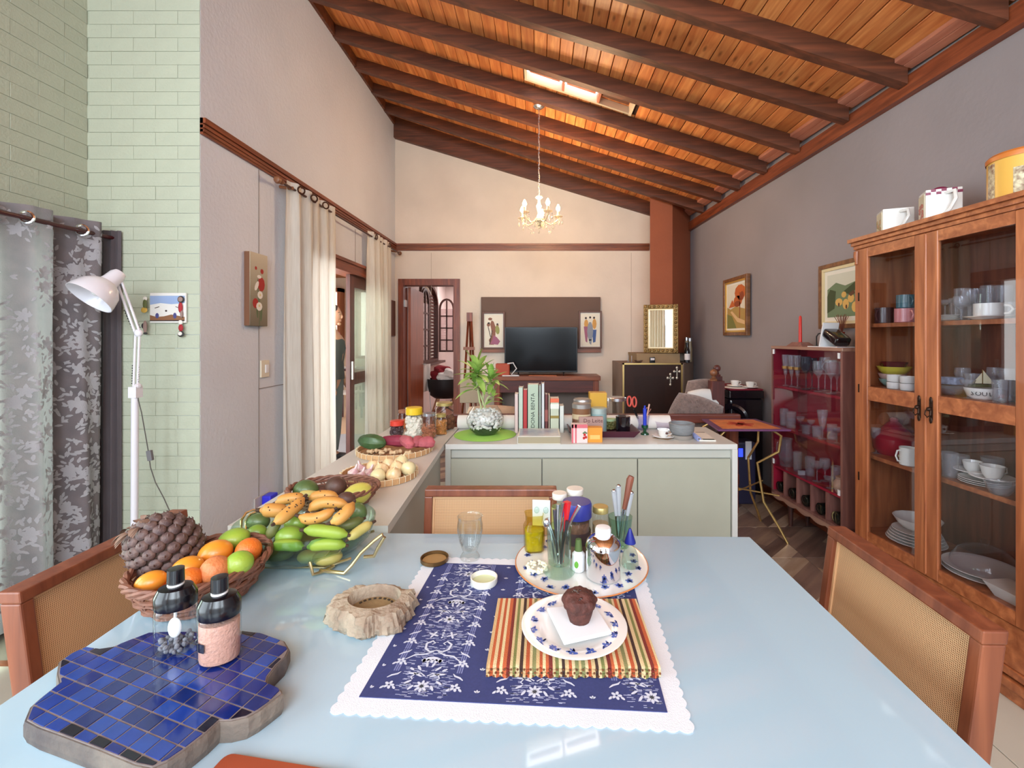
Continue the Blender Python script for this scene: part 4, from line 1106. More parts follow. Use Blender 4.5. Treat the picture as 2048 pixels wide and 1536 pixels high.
# mirror leaning on the chimney
Ym = 5.36
zm0, zm1 = gz(706, Ym), gz(609, Ym); xm0, xm1 = gx(1288, Ym), gx(1355, Ym)
mr = thing('gilt_mirror', 'rectangular mirror in a carved gilt frame on the mantel', 'mirror', ((xm0 + xm1) / 2, Ym, zm0))
hw = (xm1 - xm0) / 2; hh = zm1 - zm0; fw = 0.055
M_gilt = mat('antique_gilt', (138, 108, 62), 0.45, 0.5, noise=0.25, nscale=30, bump=0.4, bscale=90)
b = nb()
for a in ((-hw, -hw + fw, 0, hh), (hw - fw, hw, 0, hh), (-hw + fw, hw - fw, 0, fw), (-hw + fw, hw - fw, hh - fw, hh)): bx(b, a[0], a[1], -0.02, 0.03, a[2], a[3])
obj('frame', bevel(b, 0.008, 2), M_gilt, mr)
b = nb()
for i in range(12):
    z = hh * (i + 0.5) / 12
    for s in (-1, 1): ell(b, (s * (hw - fw / 2), -0.022, z), (0.016, 0.009, 0.018), 8, 5)
for i in range(8):
    x = -hw + 2 * hw * (i + 0.5) / 8
    for z in (fw / 2, hh - fw / 2): ell(b, (x, -0.022, z), (0.018, 0.009, 0.015), 8, 5)
obj('carving', b, M_gilt, mr, smooth=True, kind='stuff')
b = nb(); q = fw + 0.012
for a in ((-hw + fw, -hw + q, fw, hh - fw), (hw - q, hw - fw, fw, hh - fw), (-hw + q, hw - q, fw, q), (-hw + q, hw - q, hh - q, hh - fw)): bx(b, a[0], a[1], -0.024, 0.02, a[2], a[3])
obj('slip', b, mat('pale_gold_slip', (224, 200, 156), 0.4, 0.3), mr)
gm_ = mat('mirror_silver', (235, 238, 238), 0.02, 1.0)
obj('glass', BX(-hw + q, hw - q, -0.006, -0.003, q, hh - q), gm_, mr)
mr.rotation_euler = (R(0), 0, R(-17))
# bits on the mantel
def bottle(name, label, x, y, z, h, r, m, mcap, cat='bottle', neck=0.4, mlab=None):
    o = thing(name, label, cat, (x, y, z))
    obj('body', LA([(0, 0), (r, 0.002), (r, h * 0.55), (r * 0.85, h * 0.64), (r * neck, h * 0.76), (r * neck, h * 0.88), (0, h * 0.88)], 18), m, o, smooth=True)
    obj('cap', LA([(0, h * 0.875), (r * neck * 1.2, h * 0.875), (r * neck * 1.2, h), (0, h)], 14), mcap, o, smooth=True)
    if mlab: obj('paper_label', LA([(r * 1.02, h * 0.15), (r * 1.02, h * 0.45)], 18), mlab, o, smooth=True)
    return o
M_sil = mat('silver_cap', (200, 202, 208), 0.25, 0.9)
zz = ztop
bottle('bottle', 'slim bottle with silver cap behind, left on the right end of the mantel', gx(1373, 5.5), 5.5, zz, 0.30, 0.028, mat('tan_glass', (140, 122, 96), 0.3), M_sil, neck=0.7)
bottle('bottle', 'slim bottle with silver cap behind, rightmost on the mantel end', gx(1381, 5.5), 5.52, zz, 0.29, 0.028, MC['tan_glass'], M_sil, neck=0.7)
bottle('bottle', 'dark bottle with white label at the front of the mantel end', gx(1375, 5.36) - 0.01, 5.34, zz, 0.24, 0.032, mat('black_glass', (26, 22, 26), 0.2), MC['black_plastic'], neck=0.5, mlab=mat('white_label', (226, 216, 216), 0.6))
one('thermometer', bevel(BX(-0.03, 0.03, -0.012, 0.012, 0, 0.07), 0.006, 2), MC['black_plastic'], 'small black clock with pale display in front of the mantel', 'clock', (gx(1306, 5.25), 5.28, ztop))
obj('display', BX(-0.022, 0.022, -0.0135, -0.012, 0.036, 0.06), MC['white_label'], bpy.data.objects['thermometer'])
one('bowl', LA([(0, 0), (0.03, 0), (0.055, 0.035), (0.05, 0.035), (0.027, 0.006), (0, 0.006)], 18), glassy('small_glass', (235, 235, 240)), 'small glass bowl on the left end of the hearth box', 'bowl', (gx(1277, 5.3), 5.3, ztop))
fgm = thing('figurine', 'tiny dark ship figurine on the left corner of the hearth box', 'figurine', (gx(1268, 5.3), 5.34, ztop))
obj('hull', PR([(-0.09, 0), (-0.07, 0.018), (0.07, 0.018), (0.09, 0), (0.0, -0.018)], 0, 0.012), M_fdk, fgm)
obj('mast', TB([(-0.06, 0, 0), (-0.06, 0, 0.10)], 0.003, 6), M_sil, fgm); obj('mast', TB([(-0.02, 0, 0), (-0.02, 0, 0.085)], 0.003, 6), M_sil, fgm)
one('trinket_box', bevel(BX(-0.05, 0.05, -0.04, 0.04, 0, 0.07), 0.004, 1), M_fdk, 'dark little box beside the mirror on the hearth box', 'box', (gx(1281, 5.48) , 5.52, ztop))

# ---------------------------------------------------------------- sofa, cushions, bed-post arm
M_fur = mat('taupe_fur', (134, 112, 104), 1.0, noise=0.22, nscale=40, bump=0.9, bscale=160, sheen=0.5)
sf = thing('wooden_sofa', 'dark wooden framed sofa with beige seat seen over the sideboard', 'sofa', (0.35, 4.05, 0))
sx0, sx1 = gx(905, 3.75) - 0.35, 1.605 - 0.35
M_sofaw = wood('dark_red_sofa_wood', (84, 36, 30), (124, 62, 46), 0.35, axis='X')
zr = gz(829, 3.62)
obj('back_rail', bevel(BX(sx0, sx1, -0.43, -0.37, zr - 0.07, zr), 0.01, 2), M_sofaw, sf)
obj('seat_base', BX(sx0, sx1, -0.40, 0.35, 0.22, 0.30), M_sofaw, sf)
obj('seat_cushion', bevel(BX(sx0 + 0.05, sx1 - 0.05, -0.34, 0.33, 0.30, 0.45), 0.04, 3), mat('beige_sofa_cloth', (196, 172, 146), 0.95, noise=0.06), sf, smooth=True)
for x in (sx0 + 0.02, sx1 - 0.09):
    obj('leg', BX(x, x + 0.07, -0.43, -0.36, 0, zr - 0.07), M_trimz, sf); obj('leg', BX(x, x + 0.07, 0.28, 0.35, 0, 0.5), M_trimz, sf)
    obj('armrest', bevel(BX(x, x + 0.08, -0.37, 0.36, 0.56, 0.62), 0.01, 2), M_sofaw, sf)
Yq = 4.05
def sofcush(name, label, x, y, z, w, h, m, rx, rz=0, cat='cushion'):
    f = lambda p: 1 + 0.05 * math.sin(9 * p.x) * math.sin(7 * p.z)
    def sq(p):
        s = max(abs(p.x), abs(p.z)); L = math.hypot(p.x, p.z)
        return 1 + 0.30 * ((L / s - 1) if s > 1e-4 else 0) / 0.414 * 0.85
    return one(name, ell(nb(), (0, 0, h / 2), (w / 2 * 0.92, 0.085, h / 2 * 0.92), 30, 20, fn=sq), m, label, cat, (x, y, z), rot=(rx, 0, rz))
sofcush('cushion', 'beige tan cushion on the sofa seen left of the cookbooks', gx(1000, 4.3) - 0.05, 4.0, 0.46, 0.55, 0.38, MC['beige_sofa_cloth'], R(-30))
sofcush('cushion', 'white round-cornered cushion beside the wooden post', gx(1408, 3.95), 4.02, 0.46, 0.36, 0.52, mat('white_cushion', (220, 218, 214), 0.9), R(8), R(4))
sofcush('fur_cushion', 'taupe fur cushion leaning on the white one', gx(1372, 3.8), 3.86, 0.50, 0.46, 0.46, M_fur, R(14), R(-6)).rotation_euler.y = 0.3
# tufts on fur
fo = bpy.data.objects['fur_cushion']
b = nb(); rq = random.Random(5)
for _ in range(900):
    a = rq.uniform(-1, 1); c = rq.uniform(-1, 1)
    if a * a + c * c > 1.5: continue
    p = Vector((a * 0.2, -0.085 * max(0.15, 1 - 0.5 * (a * a + c * c)) ** 0.5 - 0.002, 0.23 + c * 0.2))
    d = Vector((rq.uniform(-1, 1), -0.5, rq.uniform(-1, 0.4))) * 0.02
    s = Vector((rq.uniform(-1, 1), 0, rq.uniform(-1, 1))).normalized() * 0.004
    b.faces.new([b.verts.new(p - s), b.verts.new(p + s), b.verts.new(p + d)])
obj('fur_tufts', b, M_fur, fo, kind='stuff')
sofcush('fur_cushion', 'second taupe fur cushion peeking out behind the first', gx(1408, 4.25), 4.28, 0.62, 0.40, 0.42, M_fur, R(10))
ps = sf; pxo, pyo = gx(1437, 3.9) - 0.35, 3.95 - 4.05
zp = gz(762, 3.9)
obj('post', bevel(BX(-0.055, 0.055, -0.05, 0.05, 0, zp), 0.004, 1), wood('dark_post_wood', (70, 34, 32), (104, 54, 48), 0.4, axis='Z'), ps, (pxo, pyo, 0))
fpz = [(0, 0), (0.03, 0), (0.032, 0.012), (0.016, 0.02), (0.02, 0.03), (0.014, 0.036)] + [(0.032 * math.sin(a), 0.068 - 0.032 * math.cos(a)) for a in [0.45 + i * 0.27 for i in range(10)]] + [(0, 0.1)]
obj('ball_finial', LA(fpz, 20), M_fin, ps, (pxo - 0.03, pyo - 0.02, zp), smooth=True)
obj('post', bevel(BX(0.02, 0.08, 0.06, 0.16, 0, zp + 0.03), 0.004, 1), MC['dark_post_wood'], ps, (pxo, pyo, 0))
obj('ball_finial', LA(fpz, 20), MC['dark_post_wood'], ps, (pxo + 0.045, pyo + 0.1, zp + 0.03), smooth=True)
# white low upstand behind the sideboard
one('paper_roll', TB([(-0.62, 0, 0.048), (0.25, 0, 0.048), (0.86, 0.0, 0.048)], 0.048, 20), mat('soft_white_paper', (236, 232, 226), 0.8), 'long white paper roll lying along the back edge of the sideboard', 'paper roll', (0.05, CYB - 0.06, CZ), rz=0)

# ---------------------------------------------------------------- right side: tray table, black cabinet
M_gold = mat('pale_gold_metal', (220, 186, 120), 0.25, 0.85)
tt = thing('tray_table', 'small tray table with orange flower top and curved golden legs', 'table', (gx(1478, 3.3), 3.28, 0))
zt2 = gz(850, 3.25)
tray = [(-0.24, -0.2), (0.26, -0.2), (0.22, 0.22), (-0.2, 0.22)]
obj('tray', bevel(PR(tray, zt2 - 0.012, zt2), 0.004, 1), mat('purple_tray_rim', (110, 66, 104), 0.35), tt)
obj('tray_picture', PR([(p[0] * 0.8, p[1] * 0.8) for p in tray], zt2, zt2 + 0.0015), mat('orange_tray_paint', (214, 128, 70), 0.4, noise=0.2, nscale=12), tt)
b = nb()
for k in range(6):
    a = k * PI / 3; prism(b, ovalpts(0.05 * math.cos(a), 0.05 * math.sin(a), 0.05, 0.026, 10, a), zt2 + 0.0015, zt2 + 0.0025)
obj('painted_flower', b, mat('red_orange_paint', (176, 58, 30), 0.5), tt)
for s in (-1, 1):
    for f in (-1, 1):
        pts = [(0.16 * s, 0.14 * f, zt2 - 0.015), (0.21 * s, 0.16 * f, zt2 - 0.05), (0.2 * s, 0.15 * f, zt2 - 0.16), (0.09 * s, 0.07 * f, zt2 - 0.26), (0.12 * s, 0.10 * f, 0.25), (0.2 * s, 0.16 * f, 0.09), (0.24 * s, 0.19 * f, 0.0)]
        obj('leg', TB(pts, 0.009, 8), M_gold, tt, smooth=True)
obj('crossbar', TB([(-0.2, -0.12, 0.32), (0, 0, 0.30), (0.22, 0.12, 0.33)], 0.006, 6), M_gold, tt, smooth=True)
obj('crossbar', TB([(-0.2, 0.12, 0.33), (0, 0, 0.31), (0.22, -0.12, 0.30)], 0.006, 6), M_gold, tt, smooth=True)
zz = gz(792, 4.2)
bl = thing('black_chest', 'glossy black carved chest between tray table and display cabinet', 'chest', (1.83, 4.28, 0))
M_blk = mat('glossy_black_lacquer', (22, 16, 22), 0.15, coat=0.6)
obj('body', bevel(BX(-0.15, 0.16, -0.25, 0.25, 0.0, 0.86), 0.03, 3), M_blk, bl, smooth=True)
obj('lid', bevel(BX(-0.155, 0.155, -0.27, 0.27, 0.86, 0.93), 0.012, 2), M_blk, bl)
ring_ = LA([(0.09, 0), (0.13, 0.012), (0.14, 0.03), (0.12, 0.04), (0.09, 0.03)], 24)
obj('round_moulding', ring_, M_blk, bl, (-0.12, -0.255, 0.68), (R(90), 0, R(-35)), smooth=True)
for i, z in enumerate((0.66, 0.76)): obj('stud', ell(nb(), (-0.16, -0.2 + 0.08 * i, z), (0.012, 0.012, 0.012), 8, 6), M_sil, bl, smooth=True)
one('red_runner', bevel(BX(-0.15, 0.15, -0.26, 0.26, 0, 0.012), 0.003, 1), mat('dark_red_velvet', (122, 20, 40), 0.9), 'dark red cloth spread on the black chest', 'cloth', (1.83, 4.28, 0.931), smooth=False)
one('doily', LA([(0, 0), (0.1, 0), (0.11, -0.02), (0.112, -0.02), (0.102, 0.003), (0, 0.003)], 26, fn=lambda a, z: 1 + 0.04 * math.sin(13 * a)), MC['white_cotton'], 'white crochet doily at the front corner of the black chest', 'doily', (1.79, 4.15, 0.944))
def cupset(label, x, y, z, s=1.0, group=None, m=None):
    o = thing('teacup', label, 'cup', (x, y, z), 0, group)
    m = m or mat('white_porcelain', (238, 236, 232), 0.2, coat=0.5)
    obj('saucer', LA([(0, 0), (0.035 * s, 0), (0.07 * s, 0.012 * s), (0.068 * s, 0.015 * s), (0.03 * s, 0.005), (0, 0.005)], 22), m, o, smooth=True)
    obj('cup', LA([(0, 0.005), (0.02 * s, 0.005), (0.03 * s, 0.02 * s), (0.038 * s, 0.055 * s), (0.035 * s, 0.055 * s), (0.026 * s, 0.02 * s), (0, 0.012)], 22), m, o, smooth=True)
    obj('handle', TB([(0.034 * s, 0, 0.047 * s), (0.055 * s, 0, 0.045 * s), (0.056 * s, 0, 0.026 * s), (0.031 * s, 0, 0.02 * s)], 0.003 * s, 6), m, o, smooth=True)
    return o
cupset('white teacup with saucer on the black chest, nearer the window side', 1.80, 4.19, 0.9475)
cupset('white teacup with saucer on the black chest, nearer the display cabinet', 1.90, 4.10, 0.944)
bo = thing('appliance', 'dark blue grey appliance with a blue light under the tray table', 'appliance', (gx(1497, 3.75), 3.9, 0))
obj('housing', bevel(BX(-0.09, 0.09, -0.09, 0.09, 0.0, 0.52), 0.015, 2), mat('dark_indigo_plastic', (42, 40, 66), 0.4), bo)
obj('indicator', BX(-0.06, -0.02, -0.0925, -0.09, 0.40, 0.47), emit('blue_indicator', (40, 60, 255), 2.0), bo)
obj('side_flap', BX(0.0, 0.05, -0.098, -0.091, 0.38, 0.53), MC['white_plastic'], bo)

# wall pictures on the right wall
def rwall_M(Y): return Matrix(((0, 0, -1, 0), (-1, 0, 0, 0), (0, 1, 0, 0), (0, 0, 0, 1)))   # u -> -y, v -> z, w -> -x
artC = (pm('sky_cream', (214, 206, 188)), [
    (pm('meadow', (172, 140, 78)), [[(0, 0), (1, 0), (1, 0.42), (0.5, 0.5), (0.2, 0.44), (0, 0.5)]]),
    (pm('rust', (190, 96, 42)), [blob(0.74, 0.8, 0.3, 0.18), blob(0.62, 0.62, 0.24, 0.12), [(0.1, 0.48), (0.3, 0.66), (0.5, 0.5)]]),
    (pm('burnt', (140, 66, 34)), [blob(0.6, 0.55, 0.18, 0.07), [(0.7, 0.2), (0.74, 0.2), (0.76, 0.8), (0.72, 0.8)], blob(0.85, 0.72, 0.1, 0.1)]),
    (pm('moss', (120, 118, 62)), [[(0, 0), (0.55, 0), (0.3, 0.28), (0, 0.34)]]),
    (pm('path', (216, 178, 130)), [[(0.2, 0.38), (0.3, 0.4), (0.62, 0.24), (1, 0.16), (1, 0.08), (0.6, 0.14)]])])
M_gfr = wood('walnut_gilt_frame', (96, 60, 36), (140, 94, 56), 0.35, axis='Z')
M_gin = mat('gold_fillet', (222, 176, 92), 0.35, 0.6)
YA = 4.98
def rpic(label, pa, pb, zt_, zb_, art, fr, inner, border):
    # solve wall depth from columns
    def yw(px): k = (px - CX) / F; return (1.94 + 0.05 * 5.9) / (k + 0.05)
    Y0, Y1 = yw(pa), yw(pb)   # pa far edge (left), pb near edge (right)
    P = Vector((rwx((Y0 + Y1) / 2) - 0.002, Y0, zb_))
    return picture('framed_painting', label, P, Y0 - Y1, zt_ - zb_, fr, 0.035, M_gfr, M_ivm, border, art, rwall_M(0), inner=inner)
rpic('framed autumn landscape painting on the grey wall above the black chest', 1450, 1504, 2.01, 1.42, artC, 0.035, (0.018, M_gin), 0.02)
artD = (pm('hills', (110, 128, 96)), [
    (pm('pale_sky', (206, 206, 190)), [[(0, 0.66), (0.3, 0.8), (0.6, 0.7), (1, 0.78), (1, 1), (0, 1)]]),
    (pm('dark_green', (62, 74, 44)), [[(0, 0.1), (0.25, 0.2), (0.3, 0.6), (0.1, 0.66), (0, 0.5)], [(0.5, 0.55), (0.9, 0.75), (1, 0.7), (1, 0.6), (0.7, 0.5)]]),
    (pm('straw', (214, 172, 96)), [blob(0.4, 0.34, 0.12, 0.09), blob(0.62, 0.28, 0.1, 0.12), blob(0.78, 0.4, 0.1, 0.1), blob(0.9, 0.2, 0.1, 0.12), blob(0.56, 0.5, 0.08, 0.07)]),
    (pm('umber', (96, 62, 40)), [blob(0.4, 0.28, 0.03, 0.05), blob(0.64, 0.22, 0.03, 0.05), [(0.7, 0.5), (0.86, 0.58), (0.9, 0.5), (0.78, 0.44)]])])
rpic('framed painting of a hillside village, partly hidden by the glazed cabinet', 1643, 1745, 1.92, 1.462, artD, 0.03, (0.02, mat('cream_gilt', (222, 204, 160), 0.5)), 0.03)

# things on top of the display cabinet (placed in its own frame, standing free)
def on_m(M, x, y, z): v = M @ Vector((x, y, z)); return (v.x, v.y, v.z)
ztd = zt0 + 0.0065
co = thing('candle_holder', 'red taper candle on a low dark wooden holder', 'candle', on_m(DM, 0.24, 0.07, ztd), -PI / 2 + KANG)
obj('base', (lambda b: (hexa(b, [(-0.09, -0.05, 0), (0.09, -0.05, 0), (0.09, 0.05, 0), (-0.09, 0.05, 0), (-0.05, -0.03, 0.03), (0.05, -0.03, 0.03), (0.05, 0.03, 0.03), (-0.05, 0.03, 0.03)]), b)[-1])(nb()), M_rose, co)
obj('candle', LA([(0, 0.03), (0.0115, 0.03), (0.0095, 0.21), (0.004, 0.22), (0, 0.22)], 14), mat('red_wax', (206, 44, 34), 0.4, sub=0.1), co, smooth=True)
hk = thing('candle_snuffer', 'bent black metal candle snuffer beside the red candle', 'snuffer', on_m(DM, 0.37, 0.10, ztd))
obj('stem', TB([(0, 0, 0), (0, 0, 0.07), (0.008, -0.01, 0.09), (0.012, -0.06, 0.095)], 0.0045, 8), MC['black_plastic'], hk, smooth=True)
obj('foot', LA([(0, 0), (0.02, 0), (0.018, 0.006), (0, 0.008)], 14), MC['black_plastic'], hk, smooth=True)
es = thing('tablet_stand', 'pale grey folding stand holding a black case on the display cabinet', 'stand', on_m(DM, 0.52, 0.08, ztd), -PI / 2 + KANG)
obj('plate', BX(-0.13, 0.15, -0.06, 0.06, 0, 0.005), MC['white_plastic'], es)
obj('support', BX(-0.004, 0.004, -0.055, 0.055, 0, 0.16), MC['white_plastic'], es, (-0.02, 0, 0.005), (0, R(14), 0))
obj('case', bevel(BX(0, 0.15, -0.05, 0.05, -0.03, 0.03), 0.018, 3), MC['glossy_black_lacquer'], es, (0.0, 0, 0.10), (0, R(28), 0), smooth=True)
fv = thing('vase', 'small red ceramic vase with dry brown grass behind the stand', 'vase', on_m(DM, 0.50, 0.185, ztd))
obj('body', LA([(0, 0), (0.025, 0), (0.045, 0.035), (0.04, 0.07), (0.015, 0.09), (0.018, 0.1), (0, 0.1)], 18), mat('red_ceramic', (150, 40, 30), 0.2, coat=0.4), fv, smooth=True)
b = nb()
for k in range(26):
    a = rnd.uniform(0, 2 * PI); s = rnd.uniform(0.01, 0.05)
    tube(b, [(0, 0, 0.09), (s * 0.5 * math.cos(a), s * 0.5 * math.sin(a), 0.16), (s * math.cos(a), s * math.sin(a), 0.2 + rnd.uniform(0, 0.02))], 0.0015, 3)
obj('dry_grass', b, mat('dry_grass_brown', (134, 76, 60), 0.9), fv, kind='stuff')
one('figurine', ell(ell(LA([(0, 0), (0.03, 0), (0.036, 0.03), (0.022, 0.07), (0, 0.075)], 14), (0, 0, 0.09), (0.02, 0.02, 0.022), 12, 8), (0.02, 0, 0.05), (0.014, 0.014, 0.03), 8, 6), mat('green_grey_ceramic', (130, 132, 104), 0.4), 'small greenish figurine nearest the glazed cabinet, on the display cabinet', 'figurine', on_m(DM, 0.69, 0.17, ztd))

# ---------------------------------------------------------------- left wall: canvas, switch, rails
pc = thing('poppy_canvas', 'tall narrow canvas of red poppies and white lilies', 'picture')
PW, PH, PD = 0.19, 0.475, 0.036
pc.matrix_world = Matrix.Translation((LX, 2.885, 1.475)) @ Matrix(((0, 0, 1, 0), (1, 0, 0, 0), (0, 1, 0, 0), (0, 0, 0, 1)))
# canvas tones down to brown at its foot: a painted wash
mcv, nt_, b_, o_ut = _new('painted_wash')
v_ = _coord(nt_, (1, 1, 1)); sx_ = nt_.nodes.new('ShaderNodeSeparateXYZ'); nt_.links.new(v_, sx_.inputs[0])
mr_ = nt_.nodes.new('ShaderNodeMapRange'); mr_.inputs[2].default_value = PH; nt_.links.new(sx_.outputs[1], mr_.inputs[0])
nt_.links.new(_ramp(nt_, mr_.outputs[0], [(0.0, lin((120, 110, 92))), (0.4, lin((150, 142, 120))), (1.0, lin((206, 194, 170)))]), b_.inputs['Base Color'])
b_.inputs['Roughness'].default_value = 0.8
obj('canvas', bevel(BX(0, PW, 0, PH, 0.001, PD), 0.003, 1), mcv, pc)
obj('canvas_edge', BX(-0.0015, 0.0, 0.002, PH - 0.002, 0.001, PD - 0.002), mat('brown_canvas_edge', (122, 82, 58), 0.8), pc)
def cvs(shapes, m, k):
    b = nb()
    for s in shapes: flat(b, s, Matrix.Translation((0, 0, PD + 0.0006 * k)) @ Matrix.Diagonal((PW, PH, 1, 1)))
    obj('painted_area', b, m, pc)
cvs([[(0.5, 0.0), (0.54, 0.0), (0.56, 0.5), (0.52, 0.5)], [(0.45, 0.3), (0.49, 0.3), (0.44, 0.66), (0.4, 0.62)], blob(0.62, 0.18, 0.06, 0.12, -0.2), blob(0.4, 0.2, 0.05, 0.1, 0.3)], pm('leaf_green', (96, 112, 78)), 1)
cvs([blob(0.62, 0.58, 0.2, 0.1), blob(0.3, 0.31, 0.16, 0.07), blob(0.66, 0.76, 0.09, 0.035), blob(0.32, 0.79, 0.06, 0.025)], pm('poppy_red', (170, 40, 34)), 2)
cvs([blob(0.36, 0.55, 0.13, 0.05, 0.4), blob(0.55, 0.43, 0.15, 0.055), blob(0.5, 0.27, 0.17, 0.06), blob(0.5, 0.68, 0.12, 0.025)], pm('lily_white', (236, 232, 222)), 3)
cvs([blob(0.5, 0.28, 0.04, 0.02), blob(0.55, 0.43, 0.04, 0.018)], pm('lily_yellow', (224, 206, 140)), 4)
sw = thing('light_switch', 'cream light switch on the left wall near the linen curtain', 'switch', (LX, 3.09, 1.13))
obj('plate', bevel(BX(0, 0.012, -0.045, 0.045, 0, 0.115), 0.003, 2), mat('cream_plastic', (226, 216, 194), 0.4), sw)
obj('rocker', bevel(BX(0.012, 0.018, -0.004, 0.03, 0.03, 0.085), 0.002, 2), MC['white_plastic'], sw)
ou = thing('wall_socket', 'wall socket with a bright blue plug low on the left wall', 'socket', (LX, 3.05, 0.22))
obj('plate', bevel(BX(0, 0.01, -0.07, 0.09, 0, 0.12), 0.003, 2), mat('grey_socket_plate', (196, 190, 186), 0.5), ou)
obj('plug', bevel(BX(0.01, 0.07, 0.0, 0.09, 0.04, 0.115), 0.01, 2), mat('bright_blue_plastic', (60, 60, 235), 0.3), ou)
one('small_frame', bevel(BX(0, 0.025, -0.12, 0.12, 0, 0.45), 0.004, 1), M_fdk, 'dark narrow frame on the left wall next to the corner', 'picture', (LX, 5.72, 1.42), smooth=False)

# tile picture with magnets on the brick wall
YB = LY0 - 0.004
tp_ = thing('tile_picture', 'small painted tile picture under a blue sky on the brick wall', 'picture')
tw, th_ = gx(375, YB) - gx(303, YB), gz(586, YB) - gz(646, YB)
tp_.matrix_world = Matrix.Translation((gx(303, YB), YB, gz(646, YB))) @ BACKM
obj('tile', bevel(BX(0, tw, 0, th_, 0, 0.012), 0.002, 1), mat('white_glazed_tile', (232, 230, 226), 0.25, coat=0.4), tp_)
def tl(shapes, m, k):
    b = nb()
    for s in shapes: flat(b, s, Matrix.Translation((0, 0, 0.0125 + 0.0003 * k)) @ Matrix.Diagonal((tw, th_, 1, 1)))
    obj('painted_area', b, m, tp_)
tl([[(0.01, 0.6), (0.3, 0.66), (0.6, 0.62), (0.97, 0.66), (0.97, 0.9), (0.01, 0.9)]], pm('sky_blue', (150, 172, 212)), 0)
tl([[(0.01, 0.08), (0.97, 0.08), (0.97, 0.2), (0.6, 0.28), (0.4, 0.22), (0.2, 0.2), (0.01, 0.26)]], pm('earth_brown', (140, 96, 66)), 1)
tl([blob(0.21, 0.24, 0.05, 0.09), blob(0.7, 0.24, 0.05, 0.1)], pm('indigo', (74, 74, 130)), 2)
tl([[(0.14, 0.5), (0.27, 0.55), (0.27, 0.53), (0.15, 0.48)], blob(0.46, 0.4, 0.03, 0.03), [(0.72, 0.55), (0.84, 0.5), (0.84, 0.48), (0.72, 0.53)], [(0.01, 0.06), (0.97, 0.06), (0.97, 0.1), (0.01, 0.09)]], pm('dark_umber', (60, 40, 36)), 3)
def magnet(label, px, py, parts):
    o = thing('magnet', label, 'magnet', (gx(px, YB), YB, gz(py, YB)))
    for nm, c, r, m in parts: obj(nm, ell(nb(), (c[0], -0.006 - (0.013 if len(c) < 3 else c[2]), c[1]), r, 10, 7), m, o, smooth=True)
    return o
Mr, Mg, Mw, Md, My, Mp = pm('magnet_red', (164, 34, 44)), pm('magnet_green', (96, 104, 60)), pm('magnet_white', (226, 222, 214)), pm('magnet_dark', (46, 44, 46)), pm('magnet_yellow', (206, 168, 76)), pm('magnet_taupe', (150, 124, 116))
magnet('green and yellow magnet figure left of the tile picture, upper', 296, 616, [('body', (0, 0.02), (0.012, 0.006, 0.028), Mg), ('skirt', (-0.005, -0.012), (0.018, 0.006, 0.016), My), ('ring', (0.0, 0.05), (0.012, 0.003, 0.012), Mw)])
magnet('taupe magnet figure left of the tile picture, lower', 296, 654, [('body', (0, 0.0), (0.011, 0.006, 0.035), Mp), ('boots', (0.002, -0.035), (0.012, 0.006, 0.006), Md), ('arm', (-0.012, 0.006), (0.007, 0.005, 0.014), Md)])
magnet('round magnet with a red figure on the right edge of the tile picture', 367, 612, [('disc', (0, 0.035), (0.019, 0.005, 0.019), Md), ('face', (0, 0.035, 0.018), (0.014, 0.004, 0.014), Mp), ('body', (-0.002, -0.01), (0.012, 0.006, 0.03), Mr), ('leg', (0.004, -0.045), (0.008, 0.005, 0.022), Mp)])
magnet('red and white magnet figure below the right corner of the tile picture', 367, 655, [('head', (-0.002, 0.028), (0.013, 0.006, 0.013), Mw), ('body', (0, -0.002), (0.013, 0.006, 0.02), Mr), ('emblem', (0.0, -0.036), (0.018, 0.005, 0.017), Md), ('emblem_face', (-0.001, -0.034, 0.018), (0.012, 0.004, 0.011), Mw)])

# ---------------------------------------------------------------- chandelier
CY = 4.33; cxx = gx(1078, CY); zcan = zc(cxx) + RH - 0.003
M_crys = glassy('crystal', (235, 228, 216), gloss=1.6, alpha=0.3, body=(240, 230, 214))
M_ivg = mat('ivory_glass', (206, 190, 156), 0.2, coat=0.5, sub=0.1)
ch = thing('chandelier', 'small crystal chandelier with five lit candle bulbs on a long chain', 'chandelier', (cxx, CY, 0))
cr = thing  # noqa
obj('ceiling_rose', LA([(0, 0), (0.05, 0.0), (0.055, -0.012), (0.03, -0.03), (0, -0.036)], 24), M_sil, ch, (0, 0, zcan - 0.006), smooth=True)
zcr = gz(393, CY)
b = nb(); n = 46; top = zcan - 0.03
for i in range(n):
    z = zcr + (top - zcr) * (i + 0.5) / n; L = (top - zcr) / n * 0.66
    a = PI / 2 * (i % 2)
    tube(b, [(0.006 * math.cos(q_) * math.cos(a), 0.006 * math.cos(q_) * math.sin(a), z + L * math.sin(q_)) for q_ in [2 * PI * k / 8 for k in range(8)]], 0.0022, 4, closed=True)
obj('chain', b, M_sil, ch)
obj('flex', TB([(0.006 * math.sin(i * 0.9), 0.006 * math.cos(i * 0.9), zcr + (top - zcr) * i / 40) for i in range(41)], 0.0022, 5), mat('translucent_flex', (200, 170, 150), 0.4), ch)
obj('column', LA([(0, 0), (0.03, 0.0), (0.036, -0.012), (0.012, -0.03), (0.014, -0.06), (0.026, -0.09), (0.018, -0.13), (0.011, -0.16), (0.024, -0.2), (0.045, -0.215), (0.04, -0.235), (0.014, -0.25), (0.018, -0.27), (0, -0.29)], 20), M_ivg, ch, (0, 0, zcr), smooth=True)
zarm = zcr - 0.215
M_bulb = emit('lit_candle_bulb', (255, 214, 160), 22)
